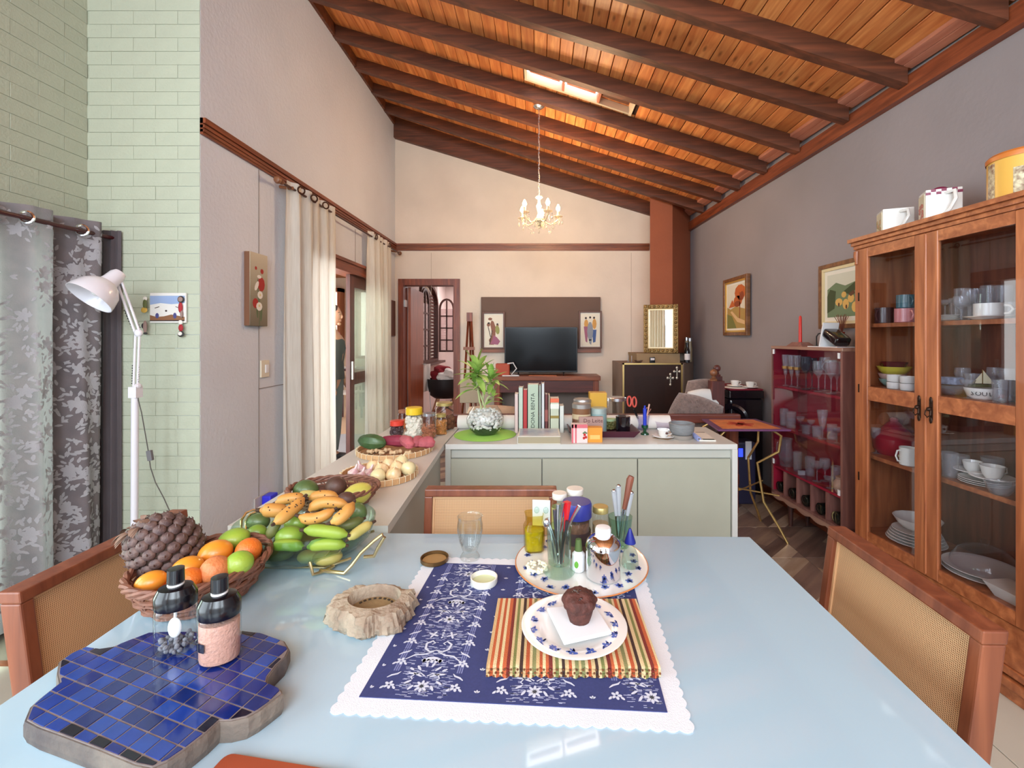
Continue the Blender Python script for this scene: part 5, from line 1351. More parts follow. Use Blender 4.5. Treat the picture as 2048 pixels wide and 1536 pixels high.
for k in range(5):
    a = R(90 - 18) + k * 2 * PI / 5 + R(8); ca_, sa_ = math.cos(a), math.sin(a); rr = 0.185
    pts = [(0.03 * ca_, 0.03 * sa_, zarm)] + [(r_ * ca_, r_ * sa_, zarm + dz) for r_, dz in ((0.07, -0.035), (0.11, -0.05), (0.15, -0.03), (rr, 0.0), (rr, 0.02))]
    obj('arm', TB(pts, 0.006, 8), M_ivg, ch, smooth=True)
    pan = obj('drip_pan', LA([(0, 0.0), (0.02, 0.0), (0.045, 0.012), (0.042, 0.016), (0.016, 0.006), (0, 0.006)], 20, fn=lambda a_, z_: 1 + 0.06 * math.sin(8 * a_)), M_crys, ch, (rr * ca_, rr * sa_, zarm + 0.018), smooth=True)
    cs = obj('candle_sleeve', LA([(0, 0.0), (0.011, 0.0), (0.011, 0.055), (0, 0.056)], 12), M_ivg, ch, (rr * ca_, rr * sa_, zarm + 0.024), smooth=True)
    obj('bulb', LA([(0, 0), (0.01, 0.002), (0.02, 0.022), (0.02, 0.034), (0.012, 0.052), (0.004, 0.066), (0, 0.068)], 14), M_bulb, cs, (0, 0, 0.056), smooth=True)
    pl = bpy.data.lights.new('bulb_light', 'POINT'); pl.energy = 10; pl.color = (1.0, 0.72, 0.42); pl.shadow_soft_size = 0.03
    po = bpy.data.objects.new('bulb_light', pl); COL.objects.link(po); po.parent = ch; po.location = (rr * ca_, rr * sa_, zarm + 0.16)
    for j in range(5):
        aj = 2 * PI * j / 5; px_, py_ = rr * ca_ + 0.04 * math.cos(aj), rr * sa_ + 0.04 * math.sin(aj)
        b = nb(); z = zarm + 0.02
        for q_ in range(2): ell(b, (px_, py_, z - 0.012 - 0.014 * q_), (0.005, 0.005, 0.006), 6, 4)
        ell(b, (px_, py_, z - 0.052), (0.007, 0.007, 0.015), 6, 5)
        obj('crystal_drop', b, M_crys, pan if False else ch)
    # bead garlands
    a2 = a + 2 * PI / 5
    b = nb()
    for i in range(1, 9):
        t_ = i / 9; px_ = rr * (ca_ * (1 - t_) + math.cos(a2) * t_); py_ = rr * (sa_ * (1 - t_) + math.sin(a2) * t_)
        ell(b, (px_, py_, zarm - 0.01 - 0.06 * math.sin(PI * t_)), (0.0055, 0.0055, 0.0055), 6, 4)
        if i in (4, 5): ell(b, (px_, py_, zarm - 0.1), (0.006, 0.006, 0.014), 6, 5)
    obj('bead_garland', b, M_crys, ch)
for i in range(6):
    a = 2 * PI * i / 6
    b = nb(); ell(b, (0.05 * math.cos(a), 0.05 * math.sin(a), zarm - 0.055), (0.006, 0.006, 0.014), 6, 5); ell(b, (0.05 * math.cos(a), 0.05 * math.sin(a), zarm - 0.03), (0.005, 0.005, 0.006), 6, 4)
    obj('crystal_drop', b, M_crys, ch)
b = nb(); ell(b, (0, 0, zcr - 0.30), (0.014, 0.014, 0.016), 10, 7); ell(b, (0, 0, zcr - 0.335), (0.008, 0.008, 0.02), 8, 6); obj('crystal_drop', b, M_crys, ch)
# ================================================================ ON THE COUNTER AND SIDEBOARD
ZC = CZ + 0.0005
M_clear = glassy('clear_glass', (250, 252, 252))
M_clearg = glassy('greenish_glass', (236, 246, 241))
M_white = mat('white_porcelain', (238, 236, 232), 0.2, coat=0.5)
def at(px, py, z=ZC):
    X, Y = onz(px, py, z); return X, Y, Y / F
def pieces(bm, n, r, h0, h1, s, seed, flatn=1.0):
    q = random.Random(seed)
    for _ in range(n):
        a = q.uniform(0, 2 * PI); rr = r * math.sqrt(q.random()) if q.random() < 0.3 else r * q.uniform(0.85, 1.0)
        Mx = Matrix.Rotation(q.uniform(0, PI), 4, 'Z') @ Matrix.Rotation(q.uniform(0, PI), 4, 'X')
        ell(bm, (rr * math.cos(a), rr * math.sin(a), q.uniform(h0, h1)), (s, s * q.uniform(0.7, 1), s * flatn), 7, 5, M=Mx)
    return bm
def jar(label, px, pyb, wpx, pyt, lid, content, lidh=0.16, name='storage_jar', z=ZC, group=None, csize=0.2, fill=0.7, n=90, shoulder=True, lidr=0.92, cat='jar'):
    X, Y, s = at(px, pyb, z); r = wpx * s / 2; h = (pyb - pyt) * s * 0.97
    Y += r
    o = thing(name, label, cat, (X * Y / (Y - r), Y, z), 0, group)
    hb = h * (1 - lidh)
    prof = [(0, 0.001), (r * 0.9, 0.001), (r, r * 0.12), (r, hb * 0.84), (r * (0.82 if shoulder else 0.98), hb * 0.95), (r * (0.82 if shoulder else 0.98), hb)]
    obj('glass_body', LA(prof, 22), M_clear, o, smooth=True)
    if content:
        b = LA([(0, 0.004), (r * 0.8, 0.004), (r * 0.86, r * 0.2), (r * 0.86, hb * fill * 0.95), (0, hb * fill * 0.95)], 14)
        pieces(b, n, r * 0.84, r * 0.2, hb * fill, r * csize * 1.4, int(px))
        obj('contents', b, content, o, smooth=True, kind='stuff')
    if lid:
        lr = r * lidr
        obj('lid', LA([(lr * 0.96, hb * 0.97), (lr, hb * 0.975), (lr, h * 0.98), (lr * 0.93, h), (0, h)], 24), lid, o, smooth=True)
    return o
M_ylid = mat('yellow_plastic_lid', (236, 200, 40), 0.35)
M_gldl = mat('gold_tin_lid', (190, 172, 110), 0.35, 0.6)
M_tan = mat('dried_snack', (186, 124, 66), 0.8, noise=0.25, nscale=60)
M_pebw = mat('white_beans', (232, 226, 210), 0.7, noise=0.05)
jar('glass jar with yellow lid full of white beans', 828, 876, 33, 815, M_ylid, M_pebw, 0.22, csize=0.22, fill=0.85, shoulder=False, lidr=1.0)
jar('glass jar of sliced nuts with a silvery lid, in front of the big jar', 858, 879, 28, 826, M_sil, mat('brown_nuts', (160, 100, 70), 0.8, noise=0.35, nscale=70), 0.1, fill=0.6)
jar('narrow glass jar with gold lid and orange brown rings, right of the nuts', 882, 871, 22, 828, M_gldl, M_tan, 0.12, fill=0.75)
jar('large round shouldered glass jar with gold lid at the back corner', 889, 861, 36, 805, M_gldl, mat('dark_walnuts', (110, 70, 46), 0.8, noise=0.3, nscale=50), 0.1, fill=0.45, csize=0.3)
jar('small jar with bright red lid and dark preserve', 794, 874, 26, 842, mat('bright_red_lid', (214, 62, 44), 0.4), mat('dark_preserve', (70, 44, 48), 0.4), 0.3, fill=0.9, lidr=1.05)
jar('jar of orange pieces half hidden behind the yellow lidded jar', 806, 858, 20, 820, mat('rust_lid', (150, 96, 70), 0.5), mat('orange_pieces', (206, 130, 80), 0.8), 0.14, fill=0.5)

# flat baskets
M_bam = mat('bamboo_strip', (204, 160, 112), 0.6, noise=0.12, nscale=40)
M_wick = mat('cream_lashing', (238, 222, 186), 0.6)
def flat_basket(label, x, y, r, sy=1.0, segs=34):
    o = thing('round_basket', label, 'basket', (x, y, ZC), 0)
    obj('woven_base', LA([(0, 0), (r * 0.93, 0), (r * 0.95, 0.006), (0, 0.006)], 40), mat('woven_bamboo', (176, 132, 90), 0.8, noise=0.2, nscale=50), o)
    h = 0.026
    st = obj('rim_slat', bevel(BX(-PI * r / segs * 0.93, PI * r / segs * 0.93, -0.004, 0.004, 0.0, h), 0.001, 1), M_bam, o, (r * math.sin(0), -r * math.cos(0), 0.001))
    for i in range(1, segs):
        a = 2 * PI * i / segs
        share('rim_slat', st, o, (r * math.sin(a), -r * math.cos(a), 0.001), (0, 0, a))
    b = nb()
    for z in (0.003, h): tube(b, [((r + 0.001) * math.cos(2 * PI * i / 48), (r + 0.001) * math.sin(2 * PI * i / 48), z) for i in range(48)], 0.0026, 5, closed=True)
    obj('rim_cord', b, M_wick, o, smooth=True)
    b = nb()
    for i in range(segs):
        a = 2 * PI * (i + 0.5) / segs
        tube(b, [((r + d) * math.sin(a), -(r + d) * math.cos(a), z) for d, z in ((-0.006, 0.03), (0.006, 0.03), (0.006, 0.003))], 0.0016, 4)
    obj('lashing', b, M_wick, o)
    return o
flat_basket('round bamboo basket of onions and garlic, nearer the table', -0.735, 2.09, 0.165)
flat_basket('round bamboo basket of sweet potatoes and ginger, farther from the table', -0.81, 2.55, 0.2)
M_on = mat('onion_skin', (226, 184, 130), 0.35, col2=(238, 212, 168), nscale=9, stretch=(6, 6, 0.6), coat=0.3)
M_on2 = mat('pale_onion_skin', (224, 222, 176), 0.35, col2=(236, 214, 160), nscale=7, coat=0.3)
M_gar = mat('garlic_skin', (232, 218, 212), 0.6, col2=(196, 140, 150), nscale=22, stretch=(3, 3, 0.6))
def fruit(name, label, cat, px, py, Y, rx, ry, rz, m, rot=(0, 0, 0), group=None, fn=None, stalk=None, u=18, v=12):
    """px,py = centre in the picture, Y = depth; radii in metres"""
    o = one(name, ell(nb(), (0, 0, 0), (rx, ry, rz), u, v, fn=fn), m, label, cat, (gx(px, Y), Y, gz(py, Y)), rot=rot, group=group)
    if stalk:
        obj('stalk', TB([(0, 0, rz * 0.9), (0.001, 0, rz * 1.12), (0.003, 0, rz * 1.2 + 0.004)], [0.004, 0.003, 0.002], 6), stalk, o, smooth=True)
    return o
onf = lambda p: 1 + 0.12 * max(0, p.z - 0.75) * 4
ons = [(817, 937, 2.06, M_on2, 'pale green tinged onion at the right edge of its basket'), (787, 950, 2.0, M_on, 'large golden onion at the front of its basket, second from right'),
       (778, 930, 2.12, M_on, 'golden onion at the back of its basket'), (756, 955, 1.98, M_on2, 'pale onion at the front of its basket, left of the large golden one'),
       (763, 941, 2.05, M_on, 'golden onion in the middle of its basket'), (747, 933, 2.12, M_on, 'onion with pinkish neck at the left back of its basket'),
       (803, 925, 2.16, M_on2, 'onion at the right back of its basket'), (793, 936, 2.08, M_on, 'golden onion between the large one and the pale right one')]
for i, (px, py, Y, m, lab) in enumerate(ons):
    X = gx(px, Y); z = ZC + 0.006 + 0.03
    o = one('onion', ell(nb(), (0, 0, 0), (0.033, 0.033, 0.031), 18, 12, fn=onf), m, lab, 'onion', (X, Y, max(z, gz(py, Y))), rot=(rnd.uniform(-0.5, 0.5), rnd.uniform(-0.5, 0.5), 0), group='onions in the bamboo basket')
    obj('dry_neck', TB([(0, 0, 0.033), (0.001, 0, 0.042), (0.004, 0.001, 0.05)], [0.006, 0.003, 0.001], 7), M_on, o, smooth=True)
def gseg(a, z): return 1 + 0.09 * abs(math.sin(4 * a))
for px, py, Y, lab in ((719, 955, 2.0, 'garlic bulb at the front left of the onion basket'), (705, 946, 2.06, 'purple tinged garlic bulb at the left edge of the onion basket'),
                       (724, 938, 2.12, 'garlic bulb behind, at the left back of the onion basket'), (733, 948, 2.05, 'garlic bulb next to the onions, third from the left')):
    X = gx(px, Y)
    one('garlic_bulb', LA([(0, 0), (0.012, 0.001), (0.024, 0.01), (0.026, 0.018), (0.016, 0.032), (0.006, 0.042), (0.004, 0.062), (0, 0.063)], 24, fn=gseg), M_gar, lab, 'garlic', (X, Y, ZC + 0.007), rot=(R(rnd.uniform(-25, 25)), R(rnd.uniform(-25, 25)), 0), group='garlic bulbs in the onion basket')
M_spot = mat('sweet_potato_skin', (188, 96, 104), 0.7, noise=0.18, nscale=25, bump=0.3, bscale=60)
M_spot2 = mat('dark_sweet_potato_skin', (140, 44, 66), 0.6, noise=0.15, nscale=25)
spf = lambda p: 1 + 0.08 * math.sin(5 * p.x + 2 * p.y) + 0.05 * math.sin(9 * p.z)
for px, py, Y, L, m, rz, lab in ((791, 882, 2.55, 0.085, M_spot2, 0.2, 'dark magenta sweet potato lying beside the green gourd'), (815, 884, 2.50, 0.075, M_spot, -0.9, 'long pink sweet potato in the middle of the basket'),
                                 (835, 884, 2.52, 0.05, M_spot, 1.3, 'pink sweet potato second from the right edge of the basket'), (853, 885, 2.52, 0.052, M_spot, 0.5, 'pink sweet potato at the right edge of the basket')):
    fruit('sweet_potato', lab, 'sweet potato', px, py, Y, L, 0.032, 0.032, m, (0, 0.1, rz), 'sweet potatoes in the farther basket', spf)
fruit('green_gourd', 'dark green ridged gourd at the left of the farther basket', 'gourd', 748, 884, 2.50, 0.09, 0.045, 0.042, mat('gourd_green', (66, 96, 56), 0.45, noise=0.3, nscale=18, coat=0.2), (0, 0.08, -0.15), None, lambda p: (1 + 0.05 * math.cos(8 * math.atan2(p.y, p.z))) * (1 - 0.25 * max(0, p.x)), u=30)
M_gin2 = mat('ginger_skin', (206, 176, 136), 0.8, noise=0.15, nscale=40)
for i, (px, py) in enumerate(((742, 903), (752, 901), (763, 905), (773, 900), (785, 905), (797, 903), (818, 905))):
    Y = F * (1.4 - 0.785) / (py - 675)
    fruit('ginger_root', 'small knobbly ginger root along the front rim, number %s from the left' % ('one', 'two', 'three', 'four', 'five', 'six', 'seven')[i], 'ginger', px, py, Y, 0.022, 0.012, 0.011, M_gin2, (0, 0, rnd.uniform(-1, 1)), 'ginger roots in the farther basket', lambda p: 1 + 0.25 * math.sin(6 * p.x + i))

# third basket behind the glass bowl: papaya and avocados
M_wk = mat('dark_wicker', (128, 84, 66), 0.55, noise=0.2, nscale=60)
def wicker_basket(name, label, x, y, z, rx, ry, h, rb, m, rz=0.0, rings=7, flare=0.6):
    o = thing(name, label, 'basket', (x, y, z), rz)
    n = 64; ribs = 22
    def rad(t): return rb + (1 - rb) * (t ** flare)
    obj('woven_base', LA([(0, 0.001), (rb, 0.001), (rb, 0.007), (0, 0.007)], 30, sx=rx, sy=ry), m, o)
    for k in range(rings):
        t_ = (k + 0.3) / rings; q = rad(t_)
        b = nb()
        tube(b, [(rx * (q + 0.022 * math.cos(ribs / 2 * 2 * PI * i / n * 1.0 + PI * k)) * math.cos(2 * PI * i / n), ry * (q + 0.022 * math.cos(ribs / 2 * 2 * PI * i / n + PI * k)) * math.sin(2 * PI * i / n), 0.006 + h * t_) for i in range(n)], 0.0052, 6, closed=True)
        obj('weave_strand', b, m, o, smooth=True)
    b = nb()
    for i in range(ribs):
        a = 2 * PI * i / ribs
        for da in (-0.035, 0.035):
            tube(b, [(rx * rad(t_) * math.cos(a + da + 0.25 * t_), ry * rad(t_) * math.sin(a + da + 0.25 * t_), 0.004 + h * t_) for t_ in (0.0, 0.2, 0.45, 0.7, 1.0)], 0.0032, 5)
    obj('ribs', b, m, o, smooth=True)
    for ph in (0, 2.1, 4.2):
        b = nb()
        tube(b, [(rx * (1.0 + 0.03 * math.cos(9 * 2 * PI * i / 90 + ph)) * math.cos(2 * PI * i / 90), ry * (1.0 + 0.03 * math.cos(9 * 2 * PI * i / 90 + ph)) * math.sin(2 * PI * i / 90), h + 0.005 + 0.006 * math.sin(9 * 2 * PI * i / 90 + ph)) for i in range(90)], 0.0056, 6, closed=True)
        obj('rim_strand', b, m, o, smooth=True)
    return o
wicker_basket('wicker_basket', 'shallow wicker basket with papaya and avocados on the counter end', -0.79, 1.745, ZC, 0.165, 0.13, 0.06, 0.7, M_wk, rings=4)
M_pap = mat('papaya_skin', (220, 200, 96), 0.4, col2=(168, 170, 72), nscale=5, coat=0.2)
fruit('papaya', 'yellow green papaya resting on the wicker basket rim', 'papaya', 712, 990, 1.70, 0.062, 0.042, 0.04, M_pap, (0, R(-24), R(10)), None, lambda p: 1 - 0.14 * max(0, -p.x))
M_avog = mat('avocado_green', (84, 106, 58), 0.45, noise=0.25, nscale=20, bump=0.15, bscale=80, coat=0.25)
M_avob = mat('avocado_brown', (88, 60, 50), 0.5, noise=0.25, nscale=20, bump=0.15, bscale=80)
fruit('avocado', 'dark green avocado with a pale sticker, behind the bananas at the left', 'avocado', 612, 982, 1.74, 0.048, 0.04, 0.042, M_avog, (0, R(10), 0))
fruit('avocado', 'brown avocado standing highest behind the bananas', 'avocado', 673, 974, 1.76, 0.042, 0.036, 0.04, M_avob, (0, R(30), 0), None, lambda p: 1 - 0.12 * max(0, p.x))
fruit('avocado', 'dull green brown avocado between the two others', 'avocado', 644, 986, 1.77, 0.04, 0.036, 0.03, M_avob)

# green mat, plant in round glass bowl
X, Y = -0.357, 2.99
one('placemat', LA([(0, 0), (0.2, 0), (0.203, 0.002), (0.2, 0.004), (0, 0.004)], 48), mat('lime_green_felt', (158, 212, 92), 0.8), 'round lime green placemat under the plant bowl', 'placemat', (X, Y, ZC))
pl_ = thing('potted_plant', 'leafy dracaena in a round glass bowl of white pebbles', 'plant', (X, Y, ZC + 0.0045))
gb = [(0, 0.002), (0.07, 0.002), (0.098, 0.025), (0.122, 0.075), (0.122, 0.11), (0.105, 0.15), (0.082, 0.178), (0.08, 0.186)]
obj('glass_bowl', LA(gb, 32), M_clear, pl_, smooth=True)
obj('dark_soil', LA([(0, 0.006), (0.066, 0.006), (0.092, 0.028), (0.104, 0.05), (0, 0.055)], 24), mat('dark_green_soil', (54, 70, 44), 0.9, noise=0.4, nscale=60), pl_, smooth=True)
b = nb(); q = random.Random(11)
for i in range(330):
    z = q.uniform(0.045, 0.165); R0 = 0.115 * math.sqrt(max(0.05, 1 - ((z - 0.09) / 0.105) ** 2)); a = q.uniform(0, 2 * PI)
    rr = (R0 - 0.012) * (1 if z < 0.15 else q.random())
    Mx = Matrix.Rotation(q.uniform(0, PI), 4, 'Z') @ Matrix.Rotation(q.uniform(0, PI), 4, 'X')
    ell(b, (rr * math.cos(a), rr * math.sin(a), z), (0.013, 0.010, 0.008), 7, 5, M=Mx)
ell(b, (0, 0, 0.1), (0.095, 0.095, 0.06), 14, 9)
obj('white_pebbles', b, mat('white_pebble', (222, 220, 214), 0.5, noise=0.2, nscale=50), pl_, smooth=True, kind='stuff')
M_lf = mat('striped_leaf_green', (86, 150, 48), 0.4, col2=(196, 222, 120), nscale=10, stretch=(1, 1, 1))
M_stem = mat('pale_green_stem', (176, 184, 130), 0.5)
def leaf3(bm, p0, d, L, w, droop, up=Vector((0, 0, 1))):
    d = Vector(d).normalized(); side = d.cross(up)
    side = side.normalized() if side.length > 1e-3 else Vector((1, 0, 0)); n = 7; rows = []
    for i in range(n + 1):
        t_ = i / n; c = Vector(p0) + d * L * t_ + Vector((0, 0, -droop * L * t_ * t_))
        ww = w * (math.sin(PI * min(1, 0.12 + t_ * 0.88)) ** 0.7) * (1 if t_ < 0.99 else 0.05)
        nn = side.cross(d).normalized()
        rows.append([bm.verts.new(c + side * ww / 2 + nn * ww * 0.12), bm.verts.new(c), bm.verts.new(c - side * ww / 2 + nn * ww * 0.12)])
    for a, c in zip(rows, rows[1:]):
        for k in (0, 1): bm.faces.new((a[k], a[k + 1], c[k + 1], c[k]))
def crown(base, top, nl, L, w, seed, bend=0.0):
    q = random.Random(seed); base, top = Vector(base), Vector(top)
    mid_ = base.lerp(top, 0.5) + Vector((bend, 0, 0))
    obj('stem', TB([base, base.lerp(mid_, 0.5) + Vector((bend * 0.4, 0, 0)), mid_, mid_.lerp(top, 0.5) + Vector((bend * 0.4, 0, 0)), top], 0.006, 8), M_stem, pl_, smooth=True)
    for i in range(nl):
        a = i * 2.4 + q.uniform(-0.3, 0.3); el = 1.25 - 1.5 * (i / nl) + q.uniform(-0.15, 0.15)
        d = Vector((math.cos(a) * math.cos(el), math.sin(a) * math.cos(el), math.sin(el)))
        b = nb(); leaf3(b, top + Vector((0, 0, -0.06 * i / nl)), d, L * q.uniform(0.75, 1.05), w, q.uniform(0.15, 0.5))
        obj('leaf', b, M_lf, pl_, smooth=True)
crown((-0.02, 0, 0.15), (-0.055, 0.0, 0.43), 24, 0.19, 0.046, 1, -0.01)
crown((0.0, 0.01, 0.15), (0.035, 0.02, 0.38), 16, 0.15, 0.04, 2, -0.03)
crown((0.01, -0.01, 0.15), (-0.07, 0.03, 0.34), 14, 0.15, 0.04, 3, 0.0)
crown((0.015, -0.01, 0.15), (0.055, -0.03, 0.27), 9, 0.10, 0.028, 4, -0.03)

# books
YB_ = 3.17
def bk(px0, px1, pyt, col, lab, title=None, tcol=(40, 50, 44), extra=None, dep=0.2):
    Y = YB_ - 0.12; x0, x1 = gx(px0, Y), gx(px1, Y); w = x1 - x0 - 0.001; h = gz(pyt, Y) - ZC
    o = thing('book', lab, 'book', ((x0 + x1) / 2, YB_, ZC), 0, 'cookbooks standing on the sideboard')
    m = mat('cover_%d_%d_%d' % col, col, 0.55)
    b = nb(); d0 = -0.12; d1 = d0 + min(dep, 0.13)
    bx(b, -w / 2, -w / 2 + 0.0018, d0, d1, 0, h); bx(b, w / 2 - 0.0018, w / 2, d0, d1, 0, h); bx(b, -w / 2, w / 2, d0, d0 + 0.002, 0, h)
    obj('cover', b, m, o)
    obj('pages', BX(-w / 2 + 0.002, w / 2 - 0.002, d0 + 0.003, d1 - 0.004, 0.003, h - 0.004), mat('page_paper', (232, 228, 218), 0.9), o)
    if title:
        text(title, w * 0.5, mat('lettering_%d' % tcol[0], tcol, 0.6), o, Matrix.Translation((0, d0 - 0.0008, h * 0.46)) @ Matrix.Rotation(R(90), 4, 'X') @ Matrix.Rotation(R(90), 4, 'Z'))
    if extra:
        for (z0, z1, c) in extra: obj('spine_band', BX(-w / 2, w / 2, d0 - 0.0008, d0, z0 * h, z1 * h), mat('cover_%d_%d_%d' % c, c, 0.55), o)
    return o
bk(1029, 1036.5, 788, (214, 190, 184), 'thin pale pink book at the left end of the row')
bk(1037, 1046, 775, (186, 200, 184), 'tall pale green book between pink and red books')
bk(1046, 1054.5, 780, (178, 50, 50), 'bright red spined book second from the thick sage one')
bk(1055, 1077, 769, (176, 192, 170), 'thick sage green cookbook with vertical lettering DONA BENTA', 'DONA BENTA')
bk(1077.5, 1082.5, 771, (150, 160, 148), 'thin grey green book right of the thick sage one')
bk(1083, 1089, 767, (206, 208, 208), 'tallest thin light grey book in the middle of the row')
bk(1089.5, 1096, 789, (104, 48, 46), 'short maroon book with a tan label', extra=[(0.3, 0.6, (150, 84, 76))])
bk(1096.5, 1100, 790, (190, 170, 150), 'very thin tan book right of the maroon one')
bk(1100.5, 1118, 797, (196, 204, 180), 'thick sage book with an orange top band and gold emblem', extra=[(0.88, 1.0, (226, 110, 74)), (0.42, 0.5, (150, 130, 60)), (0.7, 0.84, (232, 232, 222))])
bk(1119, 1128, 812, (214, 218, 210), 'short white book at the right end of the row')
X, Y, s = at(1078, 888)
fbk = thing('flat_book', 'thick photo book lying flat in front of the standing cookbooks', 'book', (X, Y + 0.12, ZC))
obj('cover', (lambda b: (bx(b, -0.13, 0.13, -0.12, 0.12, 0, 0.003), bx(b, -0.13, 0.13, -0.12, 0.12, 0.042, 0.046), bx(b, -0.13, -0.126, -0.12, 0.12, 0.003, 0.042), b)[-1])(nb()), mat('cover_cream', (222, 220, 208), 0.4), fbk)
obj('pages', BX(-0.125, 0.127, -0.117, 0.117, 0.003, 0.042), mat('beige_page_block', (176, 164, 136), 0.9), fbk)
obj('cover_print', BX(-0.12, 0.12, -0.10, 0.11, 0.046, 0.0465), mat('cover_blue_print', (150, 160, 186), 0.3, col2=(216, 214, 210), nscale=9), fbk)

# tray with tins and jars
X, Y, s = at(1203, 876); Y += 0.14; X = gx(1203, Y)
tr_ = thing('serving_tray', 'dark plum wooden tray holding tins and jars on the sideboard', 'tray', (X, Y, ZC))
M_plum = mat('plum_lacquer', (82, 36, 52), 0.4)
obj('tray_base', BX(-0.19, 0.19, -0.12, 0.12, 0.0, 0.006), M_plum, tr_)
b = nb()
for s_ in (-1, 1):
    hexa(b, [(-0.19, s_ * 0.12, 0), (0.19, s_ * 0.12, 0), (0.19, s_ * 0.125, 0), (-0.19, s_ * 0.125, 0), (-0.225, s_ * 0.142, 0.042), (0.225, s_ * 0.142, 0.042), (0.225, s_ * 0.15, 0.042), (-0.225, s_ * 0.15, 0.042)])
    hexa(b, [(s_ * 0.19, -0.12, 0), (s_ * 0.195, -0.12, 0), (s_ * 0.195, 0.12, 0), (s_ * 0.19, 0.12, 0), (s_ * 0.218, -0.145, 0.042), (s_ * 0.226, -0.15, 0.042), (s_ * 0.226, 0.15, 0.042), (s_ * 0.218, 0.145, 0.042)])
obj('tray_side', b, M_plum, tr_)
ZT = ZC + 0.0065
def tin(name, label, px, Y, wpx, pyt, m, lid=None, lidh=0.15, z=ZT, cat='tin', band=None, square=False, ly=None):
    s = Y / F; r = wpx * s / 2; h = gz(pyt, Y) - z; X = gx(px, Y)
    o = thing(name, label, cat, (X, Y, z))
    if square: obj('body', bevel(BX(-r, r, -r * 0.8, r * 0.8, 0, h * (1 - lidh)), 0.003, 2), m, o)
    else: obj('body', LA([(0, 0), (r * 0.96, 0), (r, 0.004), (r, h * (1 - lidh)), (0, h * (1 - lidh))], 26), m, o, smooth=True)
    if lid:
        if square: obj('lid', bevel(BX(-r * 1.02, r * 1.02, -r * 0.82, r * 0.82, h * (1 - lidh), h), 0.003, 2), lid, o)
        else: obj('lid', LA([(r * 1.03, h * (1 - lidh) - 0.003), (r * 1.03, h * 0.97), (r * 0.95, h), (0, h)], 26), lid, o, smooth=True)
    if band:
        for (z0, z1, c) in band: obj('printed_band', LA([(r * 1.006, h * z0), (r * 1.006, h * z1)], 26) if not square else BX(-r * 1.003, r * 1.003, -r * 0.805, -r * 0.8, h * z0, h * z1), mat('print_%d_%d_%d' % c, c, 0.5), o, smooth=not square)
    return o
M_tinl = mat('pewter_lid', (176, 172, 168), 0.35, 0.7)
tin('storage_tin', 'brown and cream printed tin with pewter lid at the front left of the tray', 1163, 3.0, 37, 806, mat('brown_print_tin', (132, 92, 62), 0.4), M_tinl, 0.14, band=[(0.12, 0.66, (206, 186, 150)), (0.3, 0.5, (140, 50, 40))])
tin('storage_tin', 'taller tin with round pewter lid behind the brown and cream one', 1165, 3.1, 36, 797, mat('ivory_tin', (206, 196, 170), 0.4), M_tinl, 0.1)
tin('square_tin', 'square tin with ochre yellow lid, tallest on the tray', 1195, 3.12, 33, 784, mat('sage_tin', (166, 184, 160), 0.4), mat('ochre_lid', (206, 156, 40), 0.4), 0.45, square=True)
tin('storage_tin', 'low pale blue round tin in the middle of the tray', 1197, 3.02, 32, 815, mat('pale_blue_tin', (150, 178, 178), 0.4), mat('blue_grey_lid', (176, 194, 190), 0.35, 0.3), 0.2)
jar('clear glass canister with steel lid at the back right of the tray', 1232, 852, 40, 795, M_sil, None, 0.1, shoulder=False, z=ZT, lidr=1.02)
tin('dark_jar', 'black round lidded pot at the right of the tray', 1246, 2.98, 28, 832, M_blk, M_blk, 0.22, cat='jar')
jar('small jar with pale green lid in front of the black pot', 1220, 861, 26, 838, mat('pale_green_lid', (186, 216, 168), 0.5), mat('olive_content', (120, 116, 66), 0.5), 0.2, fill=0.9, z=ZT)
bb = thing('candy_box', 'pinkish brown tin box with dark script lettering leaning on the tray', 'box', (gx(1182, 2.93), 2.93, ZT))
obj('body', bevel(BX(-0.078, 0.078, -0.012, 0.03, 0, 0.122), 0.003, 2), mat('pinkish_tin', (176, 142, 132), 0.45), bb)
text('Do Leite', 0.035, mat('dark_script', (84, 36, 36), 0.6), bb, Matrix.Translation((0.012, -0.0125, 0.098)) @ Matrix.Rotation(R(90), 4, 'X'))
X, Y, s = at(1160, 886)
bb = thing('tea_box', 'pink and white tea box with strawberries in front of the tray', 'box', (X, Y + 0.03, ZC))
obj('body', bevel(BX(-0.05, 0.046, -0.03, 0.03, 0, 0.112), 0.001, 1), mat('tea_pink_white', (234, 214, 210), 0.5), bb)
obj('printed_stripe', BX(-0.0504, -0.04, -0.0304, -0.03, 0, 0.112), mat('tea_pink', (222, 110, 120), 0.5), bb); obj('printed_stripe', BX(-0.03, -0.02, -0.0304, -0.03, 0, 0.112), MC['tea_pink'], bb)
obj('printed_top', BX(-0.05, 0.046, -0.0304, -0.03, 0.09, 0.112), MC['tea_pink'], bb)
b = nb()
for p in ((0.028, 0.05), (0.036, 0.035), (0.024, 0.03)): prism(b, ovalpts(p[0], p[1], 0.008, 0.009, 8), 0.0301, 0.0308, M=Matrix.Rotation(R(90), 4, 'X'))
obj('printed_strawberries', b, pm('strawberry', (200, 40, 40)), bb)
b = nb()
for p in ((0.03, 0.066), (0.022, 0.06), (0.038, 0.06)): prism(b, ovalpts(p[0], p[1], 0.007, 0.004, 8), 0.0301, 0.0307, M=Matrix.Rotation(R(90), 4, 'X'))
obj('printed_leaves', b, pm('leaf', (70, 110, 60)), bb)
X, Y, s = at(1190, 885)
bb = thing('tea_box', 'orange tea box beside the pink and white one', 'box', (X, Y + 0.03, ZC))
obj('body', bevel(BX(-0.045, 0.045, -0.03, 0.03, 0, 0.09), 0.001, 1), mat('tea_orange', (232, 156, 52), 0.5), bb)
